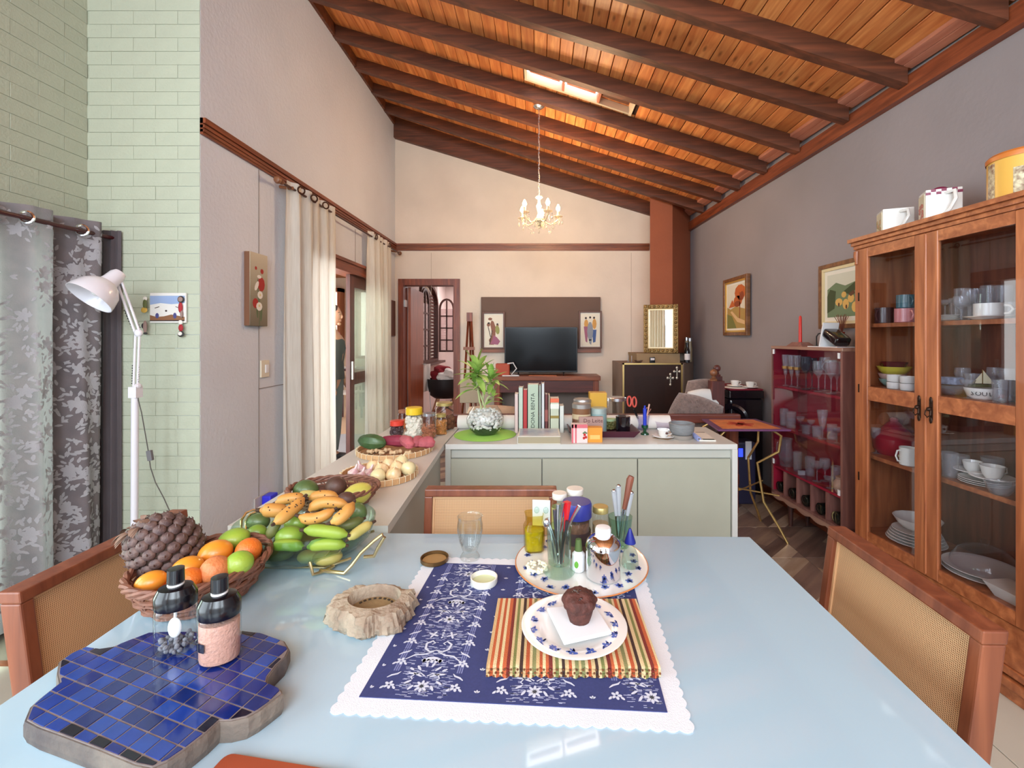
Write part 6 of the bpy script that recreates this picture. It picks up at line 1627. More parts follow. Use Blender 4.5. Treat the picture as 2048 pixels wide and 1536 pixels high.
obj('printed_patch', BX(-0.03, 0.03, -0.0304, -0.03, 0.02, 0.045), mat('tea_pale_orange', (240, 196, 110), 0.5), bb)
text('TEA', 0.02, mat('tea_white', (250, 240, 220), 0.5), bb, Matrix.Translation((0, -0.0305, 0.06)) @ Matrix.Rotation(R(90), 4, 'X')) if False else None

# pen cup, candle, cup, bowl, notebook
X, Y, s = at(1288, 861); pc_ = thing('pen_cup', 'clear faceted tumbler holding scissors and a brush', 'cup', (X, Y + 0.03, ZC))
obj('tumbler', LA([(0, 0.003), (0.036, 0.003), (0.048, 0.1), (0.045, 0.1), (0.034, 0.008), (0, 0.008)], 8), glassy('cup_plastic', (238, 236, 248), alpha=0.12, body=(210, 206, 226)), pc_)
sc2 = thing('scissors', 'scissors with salmon pink handles standing in the pen cup', 'scissors', (X - 0.02, Y + 0.03, ZC + 0.012))
obj('blade', TB([(0.015, 0, 0), (-0.03, 0, 0.1), (-0.045, 0, 0.13)], [0.003, 0.008, 0.006], 4), mat('blackened_steel', (50, 50, 56), 0.3, 0.8), sc2)
for c in ((-0.075, 0.185), (-0.04, 0.18)): obj('handle', TB([(c[0] + 0.014 * math.cos(a), 0.002 * math.cos(a), c[1] + 0.034 * math.sin(a) - 0.2 * 0.014 * math.cos(a)) for a in [2 * PI * i / 16 for i in range(16)]], 0.006, 6, closed=True), mat('salmon_handle', (206, 84, 70), 0.4), sc2, smooth=True)
one('eyeglasses_case', TB([(0, 0, 0), (0.03, 0, 0.09), (0.055, 0, 0.13), (0.03, 0, 0.14), (0.01, 0, 0.12)], 0.004, 6), mat('pinkish_metal', (176, 120, 110), 0.35, 0.5), 'bent pinkish handle of small scissors in the pen cup', 'scissors', (X, Y + 0.035, ZC + 0.012))
one('brush', TB([(0, 0, 0), (0.025, 0, 0.11), (0.036, 0, 0.165)], [0.004, 0.004, 0.006], 6), mat('pale_wood_stick', (226, 180, 160), 0.6), 'pale wooden brush leaning right in the pen cup', 'brush', (X + 0.008, Y + 0.03, ZC + 0.012))
X, Y, s = at(1291, 870); cn = thing('candlestick', 'blue taper candle in a dark green glass holder', 'candle', (X, Y + 0.02, ZC))
obj('holder', LA([(0, 0), (0.028, 0), (0.026, 0.008), (0.01, 0.02), (0.012, 0.035), (0.022, 0.045), (0.022, 0.062), (0.014, 0.062), (0, 0.05)], 20), mat('bottle_green_glass', (20, 72, 48), 0.15, coat=0.5), cn, smooth=True)
obj('candle', LA([(0, 0.05), (0.012, 0.05), (0.012, 0.17), (0.006, 0.175), (0.006, 0.19), (0, 0.19)], 14), mat('royal_blue_wax', (34, 58, 190), 0.4), cn, smooth=True)
X, Y, s = at(1328, 877)
one('kraft_napkin', PR([(-0.075, 0), (0.01, -0.055), (0.085, 0.015), (0.0, 0.075)], 0, 0.0015), mat('kraft_paper', (176, 140, 110), 0.9), 'brown kraft napkin under the small coffee cup', 'napkin', (X, Y + 0.01, ZC), smooth=False)
cs_ = cupset('small white espresso cup with brown motif on its saucer, on the kraft napkin', X, Y + 0.015, ZC + 0.002, 0.98)
obj('printed_motif', ell(nb(), (0.012, -0.036, 0.035), (0.009, 0.003, 0.008), 8, 5), pm('coffee_brown', (90, 56, 50)), cs_)
X, Y, s = at(1369, 880); gb_ = thing('stone_bowl', 'grey stoneware bowl on a round base', 'bowl', (X, Y + 0.055, ZC))
M_stw = mat('grey_stoneware', (132, 134, 136), 0.6, noise=0.15, nscale=20, stretch=(1, 1, 6))
obj('bowl', LA([(0, 0.026), (0.058, 0.026), (0.074, 0.045), (0.077, 0.075), (0.08, 0.095), (0.072, 0.098), (0.069, 0.08), (0.066, 0.05), (0, 0.04)], 32), M_stw, gb_, smooth=True)
obj('stand', LA([(0, 0), (0.066, 0), (0.068, 0.004), (0.066, 0.024), (0, 0.024)], 32), mat('taupe_stone', (146, 138, 130), 0.8), gb_, smooth=True)
X, Y, s = at(1335, 862); one('plastic_container', bevel(LA([(0, 0.001), (0.06, 0.001), (0.078, 0.055), (0.08, 0.057), (0.08, 0.06)], 28), 0.0, 1) if False else LA([(0, 0.001), (0.06, 0.001), (0.078, 0.055), (0.082, 0.057), (0.082, 0.06)], 28), glassy('clear_plastic', (244, 240, 250), alpha=0.15, body=(224, 216, 232)), 'clear plastic tub behind the espresso cup', 'container', (X, Y + 0.06, ZC))
nbk = thing('spiral_notebook', 'white spiral notebook with dark index tags near the sideboard corner', 'notebook', (1.04, 2.92, ZC), R(-4))
obj('page_block', BX(-0.045, 0.055, -0.12, 0.13, 0, 0.008), MC['page_paper'], nbk)
b = nb()
for i in range(11): tube(b, [(-0.047 + 0.011 * math.cos(a), -0.115 + i * 0.022, 0.011 + 0.011 * math.sin(a)) for a in [2 * PI * k / 10 for k in range(10)]], 0.0045, 5, closed=True)
obj('spiral_binding', b, mat('blue_white_coil', (150, 160, 206), 0.3), nbk)
obj('index_tag', BX(-0.02, 0.05, -0.115, -0.09, 0.008, 0.0088), pm('tag_dark_green', (50, 66, 56)), nbk); obj('index_tag', BX(-0.01, 0.05, 0.10, 0.11, 0.008, 0.0088), pm('tag_dark_green', (50, 66, 56)), nbk)
# ================================================================ ON THE DINING TABLE
ZT0 = 0.7505
def wpt(px, py, Y): return Vector((gx(px, Y), Y, gz(py, Y)))
# doily with a wavy hem, navy damask mat over it
dly = [onz(680, 1412, ZT0), onz(1380, 1452, ZT0), None, onz(838, 1110, ZT0)]
A0, B0 = Vector(onz(718, 1396, ZT0)), Vector(onz(1335, 1427, ZT0))
ux = (B0 - A0).normalized(); uy = Vector((-ux.y, ux.x)); MW, MH = (B0 - A0).length, 0.487
dt_ = thing('lace_cloth', 'white cloth with a wavy hem spread under the navy placemat', 'tablecloth', (A0.x, A0.y, ZT0), math.atan2(ux.y, ux.x))
mg = 0.036
def wavy(x0, y0, x1, y1, amp=0.0035, per=0.0235):
    pts = []
    for (ax, ay, bx_, by) in ((x0, y0, x1, y0), (x1, y0, x1, y1), (x1, y1, x0, y1), (x0, y1, x0, y0)):
        L = math.hypot(bx_ - ax, by - ay); n = int(L / per) * 6; dx, dy = (bx_ - ax) / L, (by - ay) / L
        for i in range(n):
            t_ = i / n; w = amp * (abs(math.sin(PI * t_ * (n / 6))) - 0.5) * 1.6
            pts.append((ax + (bx_ - ax) * t_ + dy * w, ay + (by - ay) * t_ - dx * w))
    return pts
M_lace = mat('white_lace_cotton', (226, 232, 240), 0.85, bump=0.2, bscale=500)
obj('cloth', PR(wavy(-mg, -mg, MW + mg, MH + mg), 0, 0.0012), M_lace, dt_)
M_navy = mat('navy_damask_cloth', (54, 62, 114), 0.85, noise=0.08, nscale=200)
nm = thing('placemat', 'navy blue placemat with white damask flowers and ribbons', 'placemat', (A0.x, A0.y, ZT0 + 0.0014), math.atan2(ux.y, ux.x))
obj('cloth', BX(0, MW, 0, MH, 0, 0.0014), M_navy, nm)
M_dash = mat('blue_white_weave', (176, 184, 216), 0.85); M_pale = mat('pale_blue_weave', (120, 128, 178), 0.85); M_motif = mat('white_weave', (206, 212, 228), 0.85)
bd, bp, bm_, = nb(), nb(), nb()
q = random.Random(9)
ZMx = lambda k: Matrix.Translation((0, 0, 0.0016 + 0.0002 * k))
cols = [(0.035, 0.175), (0.245, 0.385), (0.455, MW + 0.05)]
def ok(x, y, m=0.004): return m < x < MW - m and m < y < MH - m
for c0_, c1_ in cols:
    for i in range(800):
        x = q.uniform(c0_ + 0.02, c1_ - 0.02); y = q.uniform(0.004, MH - 0.004); L = q.uniform(0.005, 0.014)
        if ok(x, y) and ok(x + L, y) and x + L < c1_ - 0.012: flat(bd, [(x, y), (x + L, y), (x + L, y + 0.0014), (x, y + 0.0014)], ZMx(0))
    for e in (c0_ + 0.008, c1_ - 0.008):
        for k in range(3):
            y = 0.004
            while y < MH - 0.03:
                xx = e + (k - 1) * 0.0042
                if ok(xx, y): flat(bp, [(xx - 0.0013, y), (xx + 0.0013, y), (xx + 0.0013, min(y + 0.06, MH - 0.004)), (xx - 0.0013, min(y + 0.06, MH - 0.004))], ZMx(1))
                y += 0.062
        y = 0.03
        while y < MH - 0.03:
            sgn = 1 if e < (c0_ + c1_) / 2 else -1
            if ok(e, y) and ok(e + 0.012, y) and ok(e - 0.012, y):
                for k in range(5):
                    a = 2 * PI * k / 5; flat(bm_, ovalpts(e + 0.006 * math.cos(a), y + 0.006 * math.sin(a), 0.0045, 0.003, 7, a), ZMx(2))
                ribbon(bm_, [(e - 0.011 * sgn, y + 0.018), (e - 0.004 * sgn, y + 0.024), (e + 0.006 * sgn, y + 0.028), (e + 0.011 * sgn, y + 0.034)], [0.002, 0.004, 0.004, 0.001], ZMx(2))
                for s_ in (-1, 1):
                    flat(bm_, ovalpts(e + 0.011 * s_, y - 0.006, 0.005, 0.0025, 7, -0.8 * s_), ZMx(2))
            y += 0.062
def petal(cx, cy, a, L, w):
    x, y = cx + math.cos(a) * L / 2, cy + math.sin(a) * L / 2
    if ok(x, y, 0.01): flat(bm_, ovalpts(x, y, L / 2, w / 2, 8, a), ZMx(3))
def motif(cx, cy, s=1.0):
    for k in range(8): petal(cx, cy - 0.022 * s, 2 * PI * k / 8, 0.013 * s, 0.005 * s)
    for sg in (-1, 1):
        for (dx, dy, a, L) in ((0.006, -0.002, 0.5, 0.02), (0.018, 0.004, 0.1, 0.014), (0.02, -0.01, -0.6, 0.014), (0.012, 0.012, 0.9, 0.014), (0.004, 0.02, 1.3, 0.012), (0.024, 0.012, 0.6, 0.01), (0.014, -0.02, -1.0, 0.013)):
            aa = a if sg > 0 else PI - a
            petal(cx + sg * dx * s, cy + dy * s, aa, L * s, 0.0045 * s)
        pts = [(cx + sg * x * s, cy + y * s) for x, y in ((0.002, 0.0), (0.01, 0.006), (0.02, 0.003), (0.024, -0.004), (0.02, -0.008))]
        if all(ok(*p) for p in pts): ribbon(bm_, pts, 0.0022 * s, ZMx(3))
    pts = [(cx + (x) * s, cy + (0.03 + 0.012 * math.cos(x / 0.02 * 1.5)) * s) for x in (-0.017, -0.012, -0.006, 0, 0.006, 0.012, 0.017)]
    if all(ok(*p) for p in pts): ribbon(bm_, pts, 0.008 * s, ZMx(3))
    for k in range(5): petal(cx + (k - 2) * 0.007 * s, cy + 0.030 * s, PI / 2, 0.01 * s, 0.006 * s)
def scroll(cx, cy, s=1.0):
    for sg in (-1, 1):
        pts = [(cx + sg * x * s, cy + y * s) for x, y in ((0.0, -0.008), (0.012, -0.012), (0.022, -0.004), (0.024, 0.01), (0.014, 0.018), (0.008, 0.012), (0.013, 0.008))]
        if all(ok(*p) for p in pts): ribbon(bm_, pts, [0.002, 0.004, 0.005, 0.005, 0.004, 0.003, 0.002], ZMx(3))
        pts = [(cx + sg * x * s, cy + y * s) for x, y in ((0.004, -0.012), (0.02, -0.02), (0.036, -0.022), (0.05, -0.034))]
        if all(ok(*p) for p in pts): ribbon(bm_, pts, [0.002, 0.004, 0.004, 0.002], ZMx(3))
    for k in range(4): petal(cx, cy + (0.026 + 0.007 * k) * s, PI / 2, 0.005 * s, 0.004 * s)
for i, (c0_, c1_) in enumerate(cols):
    cx = (c0_ + c1_) / 2
    for k in range(3):
        motif(cx, 0.055 + k * 0.2, 1.15); scroll(cx, 0.135 + k * 0.2, 1.1)
        for s_ in (-1, 1):
            for kk in range(4): petal(cx + s_ * 0.02, 0.175 + k * 0.2, s_ * 0.4 + kk * 1.57, 0.012, 0.005)
for cx in (0.21, 0.42, 0.012):
    for k in range(9):
        y = 0.02 + k * 0.056
        for j in range(3): petal(cx, y, PI / 2 + (j - 1) * 0.9, 0.007, 0.0035)
obj('woven_dashes', bd, M_dash, nm, kind='stuff'); obj('woven_ribbons', bp, M_pale, nm, kind='stuff'); obj('woven_flowers', bm_, M_motif, nm, kind='stuff')
ZM = ZT0 + 0.0032

# striped napkin, folded
def stripe_mat():
    m, nt, b, out = _new('striped_napkin')
    v = _coord(nt, (1, 1, 1)); sx = nt.nodes.new('ShaderNodeSeparateXYZ'); nt.links.new(v, sx.inputs[0])
    mr = nt.nodes.new('ShaderNodeMapRange'); mr.inputs[1].default_value = 0; mr.inputs[2].default_value = 0.34; mr.inputs[4].default_value = 1.8; nt.links.new(sx.outputs[0], mr.inputs[0])
    r = nt.nodes.new('ShaderNodeValToRGB'); r.color_ramp.interpolation = 'CONSTANT'; e = r.color_ramp.elements
    base = [(206, 176, 128), (186, 92, 52), (214, 190, 146), (178, 84, 48), (216, 196, 150), (190, 96, 56), (120, 44, 36), (208, 182, 136), (122, 124, 70), (214, 190, 146), (64, 42, 36), (206, 176, 128), (178, 84, 48), (214, 190, 146), (132, 130, 84), (204, 172, 122)]
    seq = base + base[3:]
    nst = 30
    e[0].position = 0; e[0].color = lin(seq[0]); e[1].position = 1 / nst; e[1].color = lin(seq[1])
    for i in range(2, min(len(seq), nst)):
        x = e.new(i / nst + rnd.uniform(-0.006, 0.006)); x.color = lin(seq[i])
    fr_ = nt.nodes.new('ShaderNodeMath'); fr_.operation = 'PINGPONG'; fr_.inputs[1].default_value = 0.95; nt.links.new(mr.outputs[0], fr_.inputs[0]); nt.links.new(fr_.outputs[0], r.inputs[0]); nt.links.new(r.outputs[0], b.inputs['Base Color'])
    b.inputs['Roughness'].default_value = 0.9
    n = nt.nodes.new('ShaderNodeTexNoise'); n.inputs['Scale'].default_value = 400; nt.links.new(v, n.inputs['Vector']); _bump(nt, b, n.outputs[0], 0.3)
    return m
M_str = stripe_mat()
na = Vector(onz(972, 1336, ZM + 0.018)); nb_ = Vector(onz(1322, 1338, ZM + 0.018))
ang_n = math.atan2((nb_ - na).y, (nb_ - na).x); NW = (nb_ - na).length; ND = 0.235
np_ = thing('striped_napkin', 'folded striped orange, cream and green cloth under the muffin plate', 'napkin', (na.x, na.y, ZM), ang_n)
for k in range(3):
    # each fold: a soft slab whose front edge is crimped
    b = nb(); n = 66; z0, z1 = 0.0003 + k * 0.0066, 0.0063 + k * 0.0066
    inn = [0.0, 0.002, 0.004][k]
    fr = []
    for i in range(n + 1):
        x = NW * i / n + (0.003 * math.sin(k * 2.1) if 0 < i < n else 0)
        dy = inn - 0.002 * math.sin(i * 1.9 + k) + 0.0012 * math.sin(i * 0.7)
        dz = 0.0012 * math.sin(i * 1.45 + 1.3 * k)
        row = [(x, dy + 0.0015, z0), (x, dy - 0.001, z0 + 0.0016 + dz), (x, dy - 0.001, z1 - 0.0016 + dz), (x, dy + 0.002, z1 + dz * 0.6), (x, 0.03, z1), (x, ND - 0.003 * k, z1), (x, ND - 0.003 * k, z0), (x, 0.03, z0)]
        if k == 2: row = [(min(max(p[0], 0.004), NW - 0.004) if False else p[0], p[1], p[2]) for p in row]
        fr.append([b.verts.new(p) for p in row])
    for a, c in zip(fr, fr[1:]):
        for j in range(8): b.faces.new((a[j], a[(j + 1) % 8], c[(j + 1) % 8], c[j]))
    b.faces.new(fr[0]); b.faces.new(fr[-1][::-1])
    obj('fold', b, M_str, np_, smooth=True)
b = nb()
for i in range(80):
    x = NW * (i + 0.5) / 80; k = i % 3
    ell(b, (x, -0.0015, 0.004 + 0.0062 * k), (0.0022, 0.002, 0.002), 6, 4)
obj('picot_edge', b, mat('dark_picot_thread', (104, 62, 34), 0.9, noise=0.5, nscale=90), np_, kind='stuff')
ZN = ZM + 0.0215
def print_sprigs(parent, z, r0, r1, n, m, seed, s=1.0):
    q = random.Random(seed); b = nb()
    for i in range(n):
        a = 2 * PI * i / n + q.uniform(-0.15, 0.15); r = q.uniform(r0, r1); cx, cy = r * math.cos(a), r * math.sin(a)
        for k in range(5): flat(b, ovalpts(cx + 0.0035 * s * math.cos(k * 1.257), cy + 0.0035 * s * math.sin(k * 1.257), 0.003 * s, 0.002 * s, 7, k * 1.257), Matrix.Translation((0, 0, z)))
        for k in range(4):
            aa = q.uniform(0, 2 * PI); flat(b, ovalpts(cx + 0.010 * s * math.cos(aa), cy + 0.010 * s * math.sin(aa), 0.0035 * s, 0.0014 * s, 6, aa + 0.5), Matrix.Translation((0, 0, z)))
    return obj('blue_flower_print', b, m, parent)
M_blue = mat('cobalt_print', (70, 96, 176), 0.4)
X, Y = onz(1148, 1252, ZN + 0.01)
mp = thing('plate', 'white plate with blue flower sprigs under the muffin', 'plate', (X, Y, ZN))
obj('dish', LA([(0, 0.0), (0.062, 0.0), (0.066, 0.004), (0.109, 0.014), (0.112, 0.0165), (0.109, 0.0175), (0.07, 0.009), (0.06, 0.0045), (0, 0.0045)], 56), M_white, mp, smooth=True)
pf = nb(); q = random.Random(4)
for i in range(15):
    a = 2 * PI * i / 15; r = 0.09; z = 0.0141
    cx, cy = r * math.cos(a), r * math.sin(a)
    MT = Matrix.Translation((0, 0, z))
    for k in range(5): flat(pf, ovalpts(cx + 0.006 * math.cos(k * 1.257), cy + 0.006 * math.sin(k * 1.257), 0.0048, 0.0034, 7, k * 1.257), MT)
    for k in range(5):
        aa = q.uniform(0, 2 * PI); flat(pf, ovalpts(cx + 0.010 * math.cos(aa), cy + 0.010 * math.sin(aa), 0.005, 0.002, 6, aa + 0.5), MT)
obj('blue_flower_print', pf, M_blue, mp)
one('paper_napkin', bevel(PR([(-0.062, 0.048), (-0.03, -0.068), (0.07, -0.035), (0.045, 0.062)], 0, 0.007), 0.002, 2), mat('white_tissue', (236, 238, 242), 0.9), 'folded white paper napkin on the muffin plate', 'napkin', (X + 0.005, Y, ZN + 0.0145), smooth=False)
mf = thing('muffin', 'dark chocolate muffin on the white paper napkin', 'muffin', (X + 0.012, Y + 0.003, ZN + 0.022))
M_choc = mat('chocolate_crumb', (84, 44, 36), 0.75, noise=0.35, nscale=60, bump=0.6, bscale=90)
obj('body', LA([(0, 0), (0.022, 0), (0.026, 0.012), (0.032, 0.034), (0, 0.034)], 30, fn=lambda a, z: 1 + 0.012 * math.sin(18 * a)), M_choc, mf, smooth=True)
obj('top', ell(nb(), (0, 0, 0.040), (0.037, 0.037, 0.023), 30, 18, fn=lambda p: 1 + 0.05 * math.sin(7 * p.x + 3 * p.y) + 0.05 * math.sin(9 * p.y + 5 * p.z) + 0.03 * math.sin(19 * p.x)), M_choc, mf, smooth=True)
b = nb(); q = random.Random(2)
for _ in range(22):
    a = q.uniform(0, 2 * PI); r = q.uniform(0, 0.026); ell(b, (r * math.cos(a), r * math.sin(a), 0.061 - 12 * r * r), (0.004, 0.003, 0.003), 6, 4)
obj('chocolate_chunks', b, mat('dark_choc_chunk', (60, 30, 26), 0.3), mf, smooth=True)

# stone ashtray
X, Y = -0.385, 1.055
q = random.Random(21)
sa = thing('stone_ashtray', 'rough cream stone ashtray with a round carved hollow', 'ashtray', (X, Y, ZT0), R(-6))
outl = [(-0.098, -0.02), (-0.09, -0.045), (-0.045, -0.068), (0.02, -0.086), (0.04, -0.07), (0.085, -0.06), (0.092, 0.0), (0.085, 0.05), (0.03, 0.062), (-0.04, 0.068), (-0.085, 0.04), (-0.102, 0.01)]
def dens(p, n=8):
    out = []
    for a, c in zip(p, p[1:] + p[:1]):
        for i in range(n): t_ = i / n; out.append((a[0] + (c[0] - a[0]) * t_, a[1] + (c[1] - a[1]) * t_))
    return out
dp = dens(outl, 8); N = len(dp); b = nb(); rows = []
def jit(i, k): return 1 + 0.04 * math.sin(i * 0.9 + k * 2) + 0.03 * math.sin(i * 2.3 + k) + q.uniform(-0.012, 0.012)
for k, (sc__, z) in enumerate(((0.9, 0), (1.02, 0.008), (1.0, 0.022), (0.97, 0.034), (0.88, 0.045))):
    rows.append([b.verts.new((p[0] * sc__ * jit(i, k), p[1] * sc__ * jit(i, k), z * (1 + (0.06 * math.sin(i * 0.5) if k else 0)))) for i, p in enumerate(dp)])
hc = (0.0, 0.004); hr = 0.052
def circ(r, z): return [b.verts.new((hc[0] + r * math.cos(math.atan2(p[1], p[0])) * 1.12, hc[1] + r * math.sin(math.atan2(p[1], p[0])) * 0.92, z)) for p in dp]
rows.append(circ(hr + 0.002, 0.048)); rows.append(circ(hr, 0.044)); rows.append(circ(hr * 0.97, 0.018)); rows.append(circ(hr * 0.5, 0.016))
for a, c in zip(rows, rows[1:]):
    for i in range(N): b.faces.new((a[i], a[(i + 1) % N], c[(i + 1) % N], c[i]))
cv = b.verts.new((hc[0], hc[1], 0.016))
for i in range(N): b.faces.new((rows[-1][i], rows[-1][(i + 1) % N], cv))
b.faces.new(rows[0][::-1])
M_stone = mat('rough_cream_stone', (186, 172, 150), 0.85, col2=(140, 118, 100), nscale=14, bump=0.7, bscale=70)
obj('stone', b, M_stone, sa, smooth=True)
obj('hollow_floor', LA([(0, 0.0165), (hr * 0.9, 0.0165), (hr * 0.94, 0.020), (0, 0.0205)], 28, M=Matrix.Translation((hc[0], hc[1], 0)), sx=1.12, sy=0.92), mat('ochre_stone', (142, 120, 84), 0.8, noise=0.2, nscale=30, bump=0.3), sa)
b = nb()
for i in range(9):
    a = R(30 + i * 16); bx(b, -0.002, 0.002, -0.003, 0.003, 0, 0.002, Matrix.Translation((hc[0] + 0.044 * math.cos(a), hc[1] + 0.036 * math.sin(a), 0.0206)) @ Matrix.Rotation(a, 4, 'Z'))
obj('carved_marks', b, pm('soot', (60, 50, 40)), sa)

# lids and empty glass
X, Y = onz(869, 1119, ZM + 0.004)
l_ = thing('jar_lid', 'bronze coloured jar lid lying upside down at the mat corner', 'lid', (X, Y, ZM))
obj('rim', LA([(0, 0.0005), (0.038, 0.0005), (0.04, 0.003), (0.04, 0.012), (0.0375, 0.012), (0.037, 0.003), (0, 0.003)], 36), mat('bronze_tin', (112, 84, 50), 0.35, 0.6), l_, smooth=True)
obj('liner', LA([(0, 0.003), (0.034, 0.003), (0.034, 0.0045), (0, 0.0045)], 30), mat('tan_liner', (160, 126, 78), 0.6), l_)
X, Y = onz(968, 1163, ZM + 0.004)
l_ = thing('jar_lid', 'white jar lid with pale green inside, lying upside down on the mat', 'lid', (X, Y, ZM))
obj('rim', LA([(0, 0.0005), (0.034, 0.0005), (0.0355, 0.004), (0.0355, 0.017), (0.033, 0.018), (0.0325, 0.004), (0, 0.004)], 36), mat('white_tin', (232, 230, 220), 0.35, coat=0.3), l_, smooth=True)
obj('liner', LA([(0, 0.0045), (0.031, 0.0045), (0.031, 0.006), (0, 0.006)], 30), mat('pale_green_liner', (206, 214, 168), 0.5), l_)
X, Y = onz(940, 1118, ZT0 + 0.001)
one('drinking_glass', LA([(0, 0.001), (0.028, 0.001), (0.029, 0.006), (0.024, 0.014), (0.019, 0.02), (0.022, 0.026), (0.031, 0.05), (0.0375, 0.085), (0.0375, 0.1), (0.0345, 0.113), (0.036, 0.122), (0.0375, 0.124), (0.036, 0.1255), (0.0345, 0.124), (0.033, 0.113), (0.036, 0.1), (0.036, 0.085), (0.029, 0.05), (0.019, 0.028), (0, 0.026)], 36), M_clear, 'empty footed drinking glass at the back edge of the mat', 'glass', (X, Y, ZM))

# ---------------------------------------------------------------- serving plate with jars and cutlery
PX_, PY_ = 0.118, 1.292
ZP0 = ZM
sp = thing('serving_plate', 'large round white platter with blue flowers holding the condiment jars', 'plate', (PX_, PY_, ZP0))
obj('dish', LA([(0, 0), (0.12, 0), (0.178, 0.008), (0.186, 0.012), (0.184, 0.0135), (0.176, 0.0115), (0.118, 0.004), (0, 0.004)], 64), M_white, sp, smooth=True)
obj('orange_rim', LA([(0.1865, 0.0105), (0.1875, 0.012), (0.186, 0.0142), (0.1845, 0.0138)], 64), mat('orange_rim_glaze', (206, 128, 70), 0.3), sp, smooth=True)
b = nb(); q = random.Random(8)
for i in range(26):
    a = 2 * PI * i / 26; r = 0.150 + 0.012 * math.sin(i * 2.3); z = 0.0104 if r > 0.14 else 0.0085
    cx, cy = r * math.cos(a), r * math.sin(a); MT = Matrix.Translation((0, 0, z))
    for k in range(5): flat(b, ovalpts(cx + 0.005 * math.cos(k * 1.257 + i), cy + 0.005 * math.sin(k * 1.257 + i), 0.006, 0.0036, 7, k * 1.257 + i), MT)
    for k in range(3):
        aa = q.uniform(0, 2 * PI); ribbon(b, [(cx, cy), (cx + 0.010 * math.cos(aa), cy + 0.010 * math.sin(aa)), (cx + 0.016 * math.cos(aa + 0.4), cy + 0.016 * math.sin(aa + 0.4))], [0.001, 0.002, 0.0008], MT)
obj('blue_flower_print', b, M_blue, sp)
ZS = ZP0 + 0.0125
def pl(px, py, z=ZS): return onz(px, py, z)
# green glass jar with blister pack
X, Y = pl(1068, 1100); Y += 0.01
o = thing('square_jar', 'square yellowish glass jar of green preserve on the platter', 'jar', (X, Y, ZS - 0.003), R(8))
def sq_(a, z): c = max(abs(math.cos(a)), abs(math.sin(a))); return min(1.0 / c, 1.18)
obj('glass_body', LA([(0, 0.001), (0.026, 0.001), (0.029, 0.006), (0.031, 0.07), (0.024, 0.084), (0.026, 0.108), (0.028, 0.11)], 32, fn=sq_), glassy('amber_tint_glass', (236, 222, 150)), o, smooth=True)
obj('contents', LA([(0, 0.004), (0.024, 0.004), (0.027, 0.062), (0, 0.064)], 24, fn=sq_), mat('yellow_green_preserve', (186, 186, 52), 0.4, noise=0.2, nscale=60), o, smooth=True)
o = thing('blister_pack', 'silver blister pack with two tablets standing in the square jar', 'pill pack', (X + 0.022, Y + 0.005, ZS + 0.066), R(-6))
obj('foil', bevel(BX(-0.027, 0.027, -0.001, 0.001, 0, 0.078), 0.0008, 1), mat('white_foil', (222, 228, 226), 0.3, 0.3), o)
for x in (-0.014, 0.014): obj('tablet_bubble', ell(nb(), (x, -0.003, 0.048), (0.008, 0.004, 0.01), 12, 8), M_clearg, o, smooth=True)
# cutlery glass
X, Y = pl(1119, 1150)
Y += 0.02; CGX, CGY = X, Y
o = thing('cutlery_glass', 'tall clear glass on a wide foot full of teaspoons and knives', 'glass', (X, Y, ZS - 0.006))
obj('glass_body', LA([(0, 0.002), (0.04, 0.002), (0.043, 0.007), (0.036, 0.013), (0.03, 0.02), (0.031, 0.03), (0.034, 0.125), (0.0345, 0.128), (0.0325, 0.126), (0.029, 0.03), (0, 0.024)], 30), M_clearg, o, smooth=True)
M_steel = mat('polished_steel', (206, 208, 212), 0.18, 1.0)
def cutlery(lab, dx, dy, tx, ty, h, kind, m=M_steel):
    o = thing('teaspoon' if kind == 's' else 'knife', lab, 'cutlery', (CGX + dx * 0.3, CGY + dy * 0.3, ZS + 0.022), 0, 'cutlery in the footed glass')
    pts = [(0, 0, 0), (dx * 0.35, dy * 0.35, h * 0.5), (dx * 0.7 + tx * 0.5, dy * 0.7, h * 0.8), (dx * 0.8 + tx, dy * 0.8 + ty, h)]
    if kind == 's': obj('spoon_bowl', ell(nb(), (0, 0, 0.012), (0.010, 0.004, 0.016), 10, 7), m, o, smooth=True)
    obj('shaft', TB(pts, [0.003, 0.0034, 0.0042, 0.0058], 6), m, o, smooth=True)
for i, (dx, dy, tx, h, m) in enumerate(((-0.02, -0.01, -0.012, 0.125, M_steel), (-0.006, 0.01, 0.004, 0.155, M_steel), (0.0, -0.004, 0.010, 0.165, M_steel), (0.008, 0.01, 0.02, 0.16, M_steel), (0.022, 0.0, 0.03, 0.155, M_steel), (-0.012, 0.012, 0.002, 0.14, mat('dark_steel', (90, 84, 92), 0.3, 0.8)), (0.016, -0.012, 0.004, 0.12, MC['dark_steel']))):
    cutlery(('slim steel knife leaning left in the footed glass', 'steel teaspoon left of the red handle, in the footed glass', 'tallest steel knife handle beside the red one, in the footed glass', 'steel teaspoon right of the red handle, in the footed glass', 'steel handle leaning far right in the footed glass', 'dark handled teaspoon at the back of the footed glass', 'short dark handled knife at the front of the footed glass')[i], dx, dy, tx, 0.0, h, 's' if i % 2 else 'k', m)
one('spatula', TB([(0, 0, 0), (0.006, 0, 0.09), (0.010, 0, 0.12), (0.012, 0, 0.165)], [0.002, 0.003, 0.006, 0.011], 4), mat('bright_red_handle', (206, 24, 36), 0.4), 'bright red flat handle rising from the cutlery glass', 'cutlery', (CGX + 0.01, CGY + 0.004, ZS + 0.022))
one('spoon', ell(TB([(0, 0, 0), (-0.012, 0, 0.08), (-0.02, 0, 0.10)], 0.0025, 6), (-0.022, 0, 0.106), (0.009, 0.005, 0.012), 10, 7), M_steel, 'short steel spoon hanging over the left rim of the cutlery glass', 'cutlery', (CGX - 0.012, CGY - 0.016, ZS + 0.03))
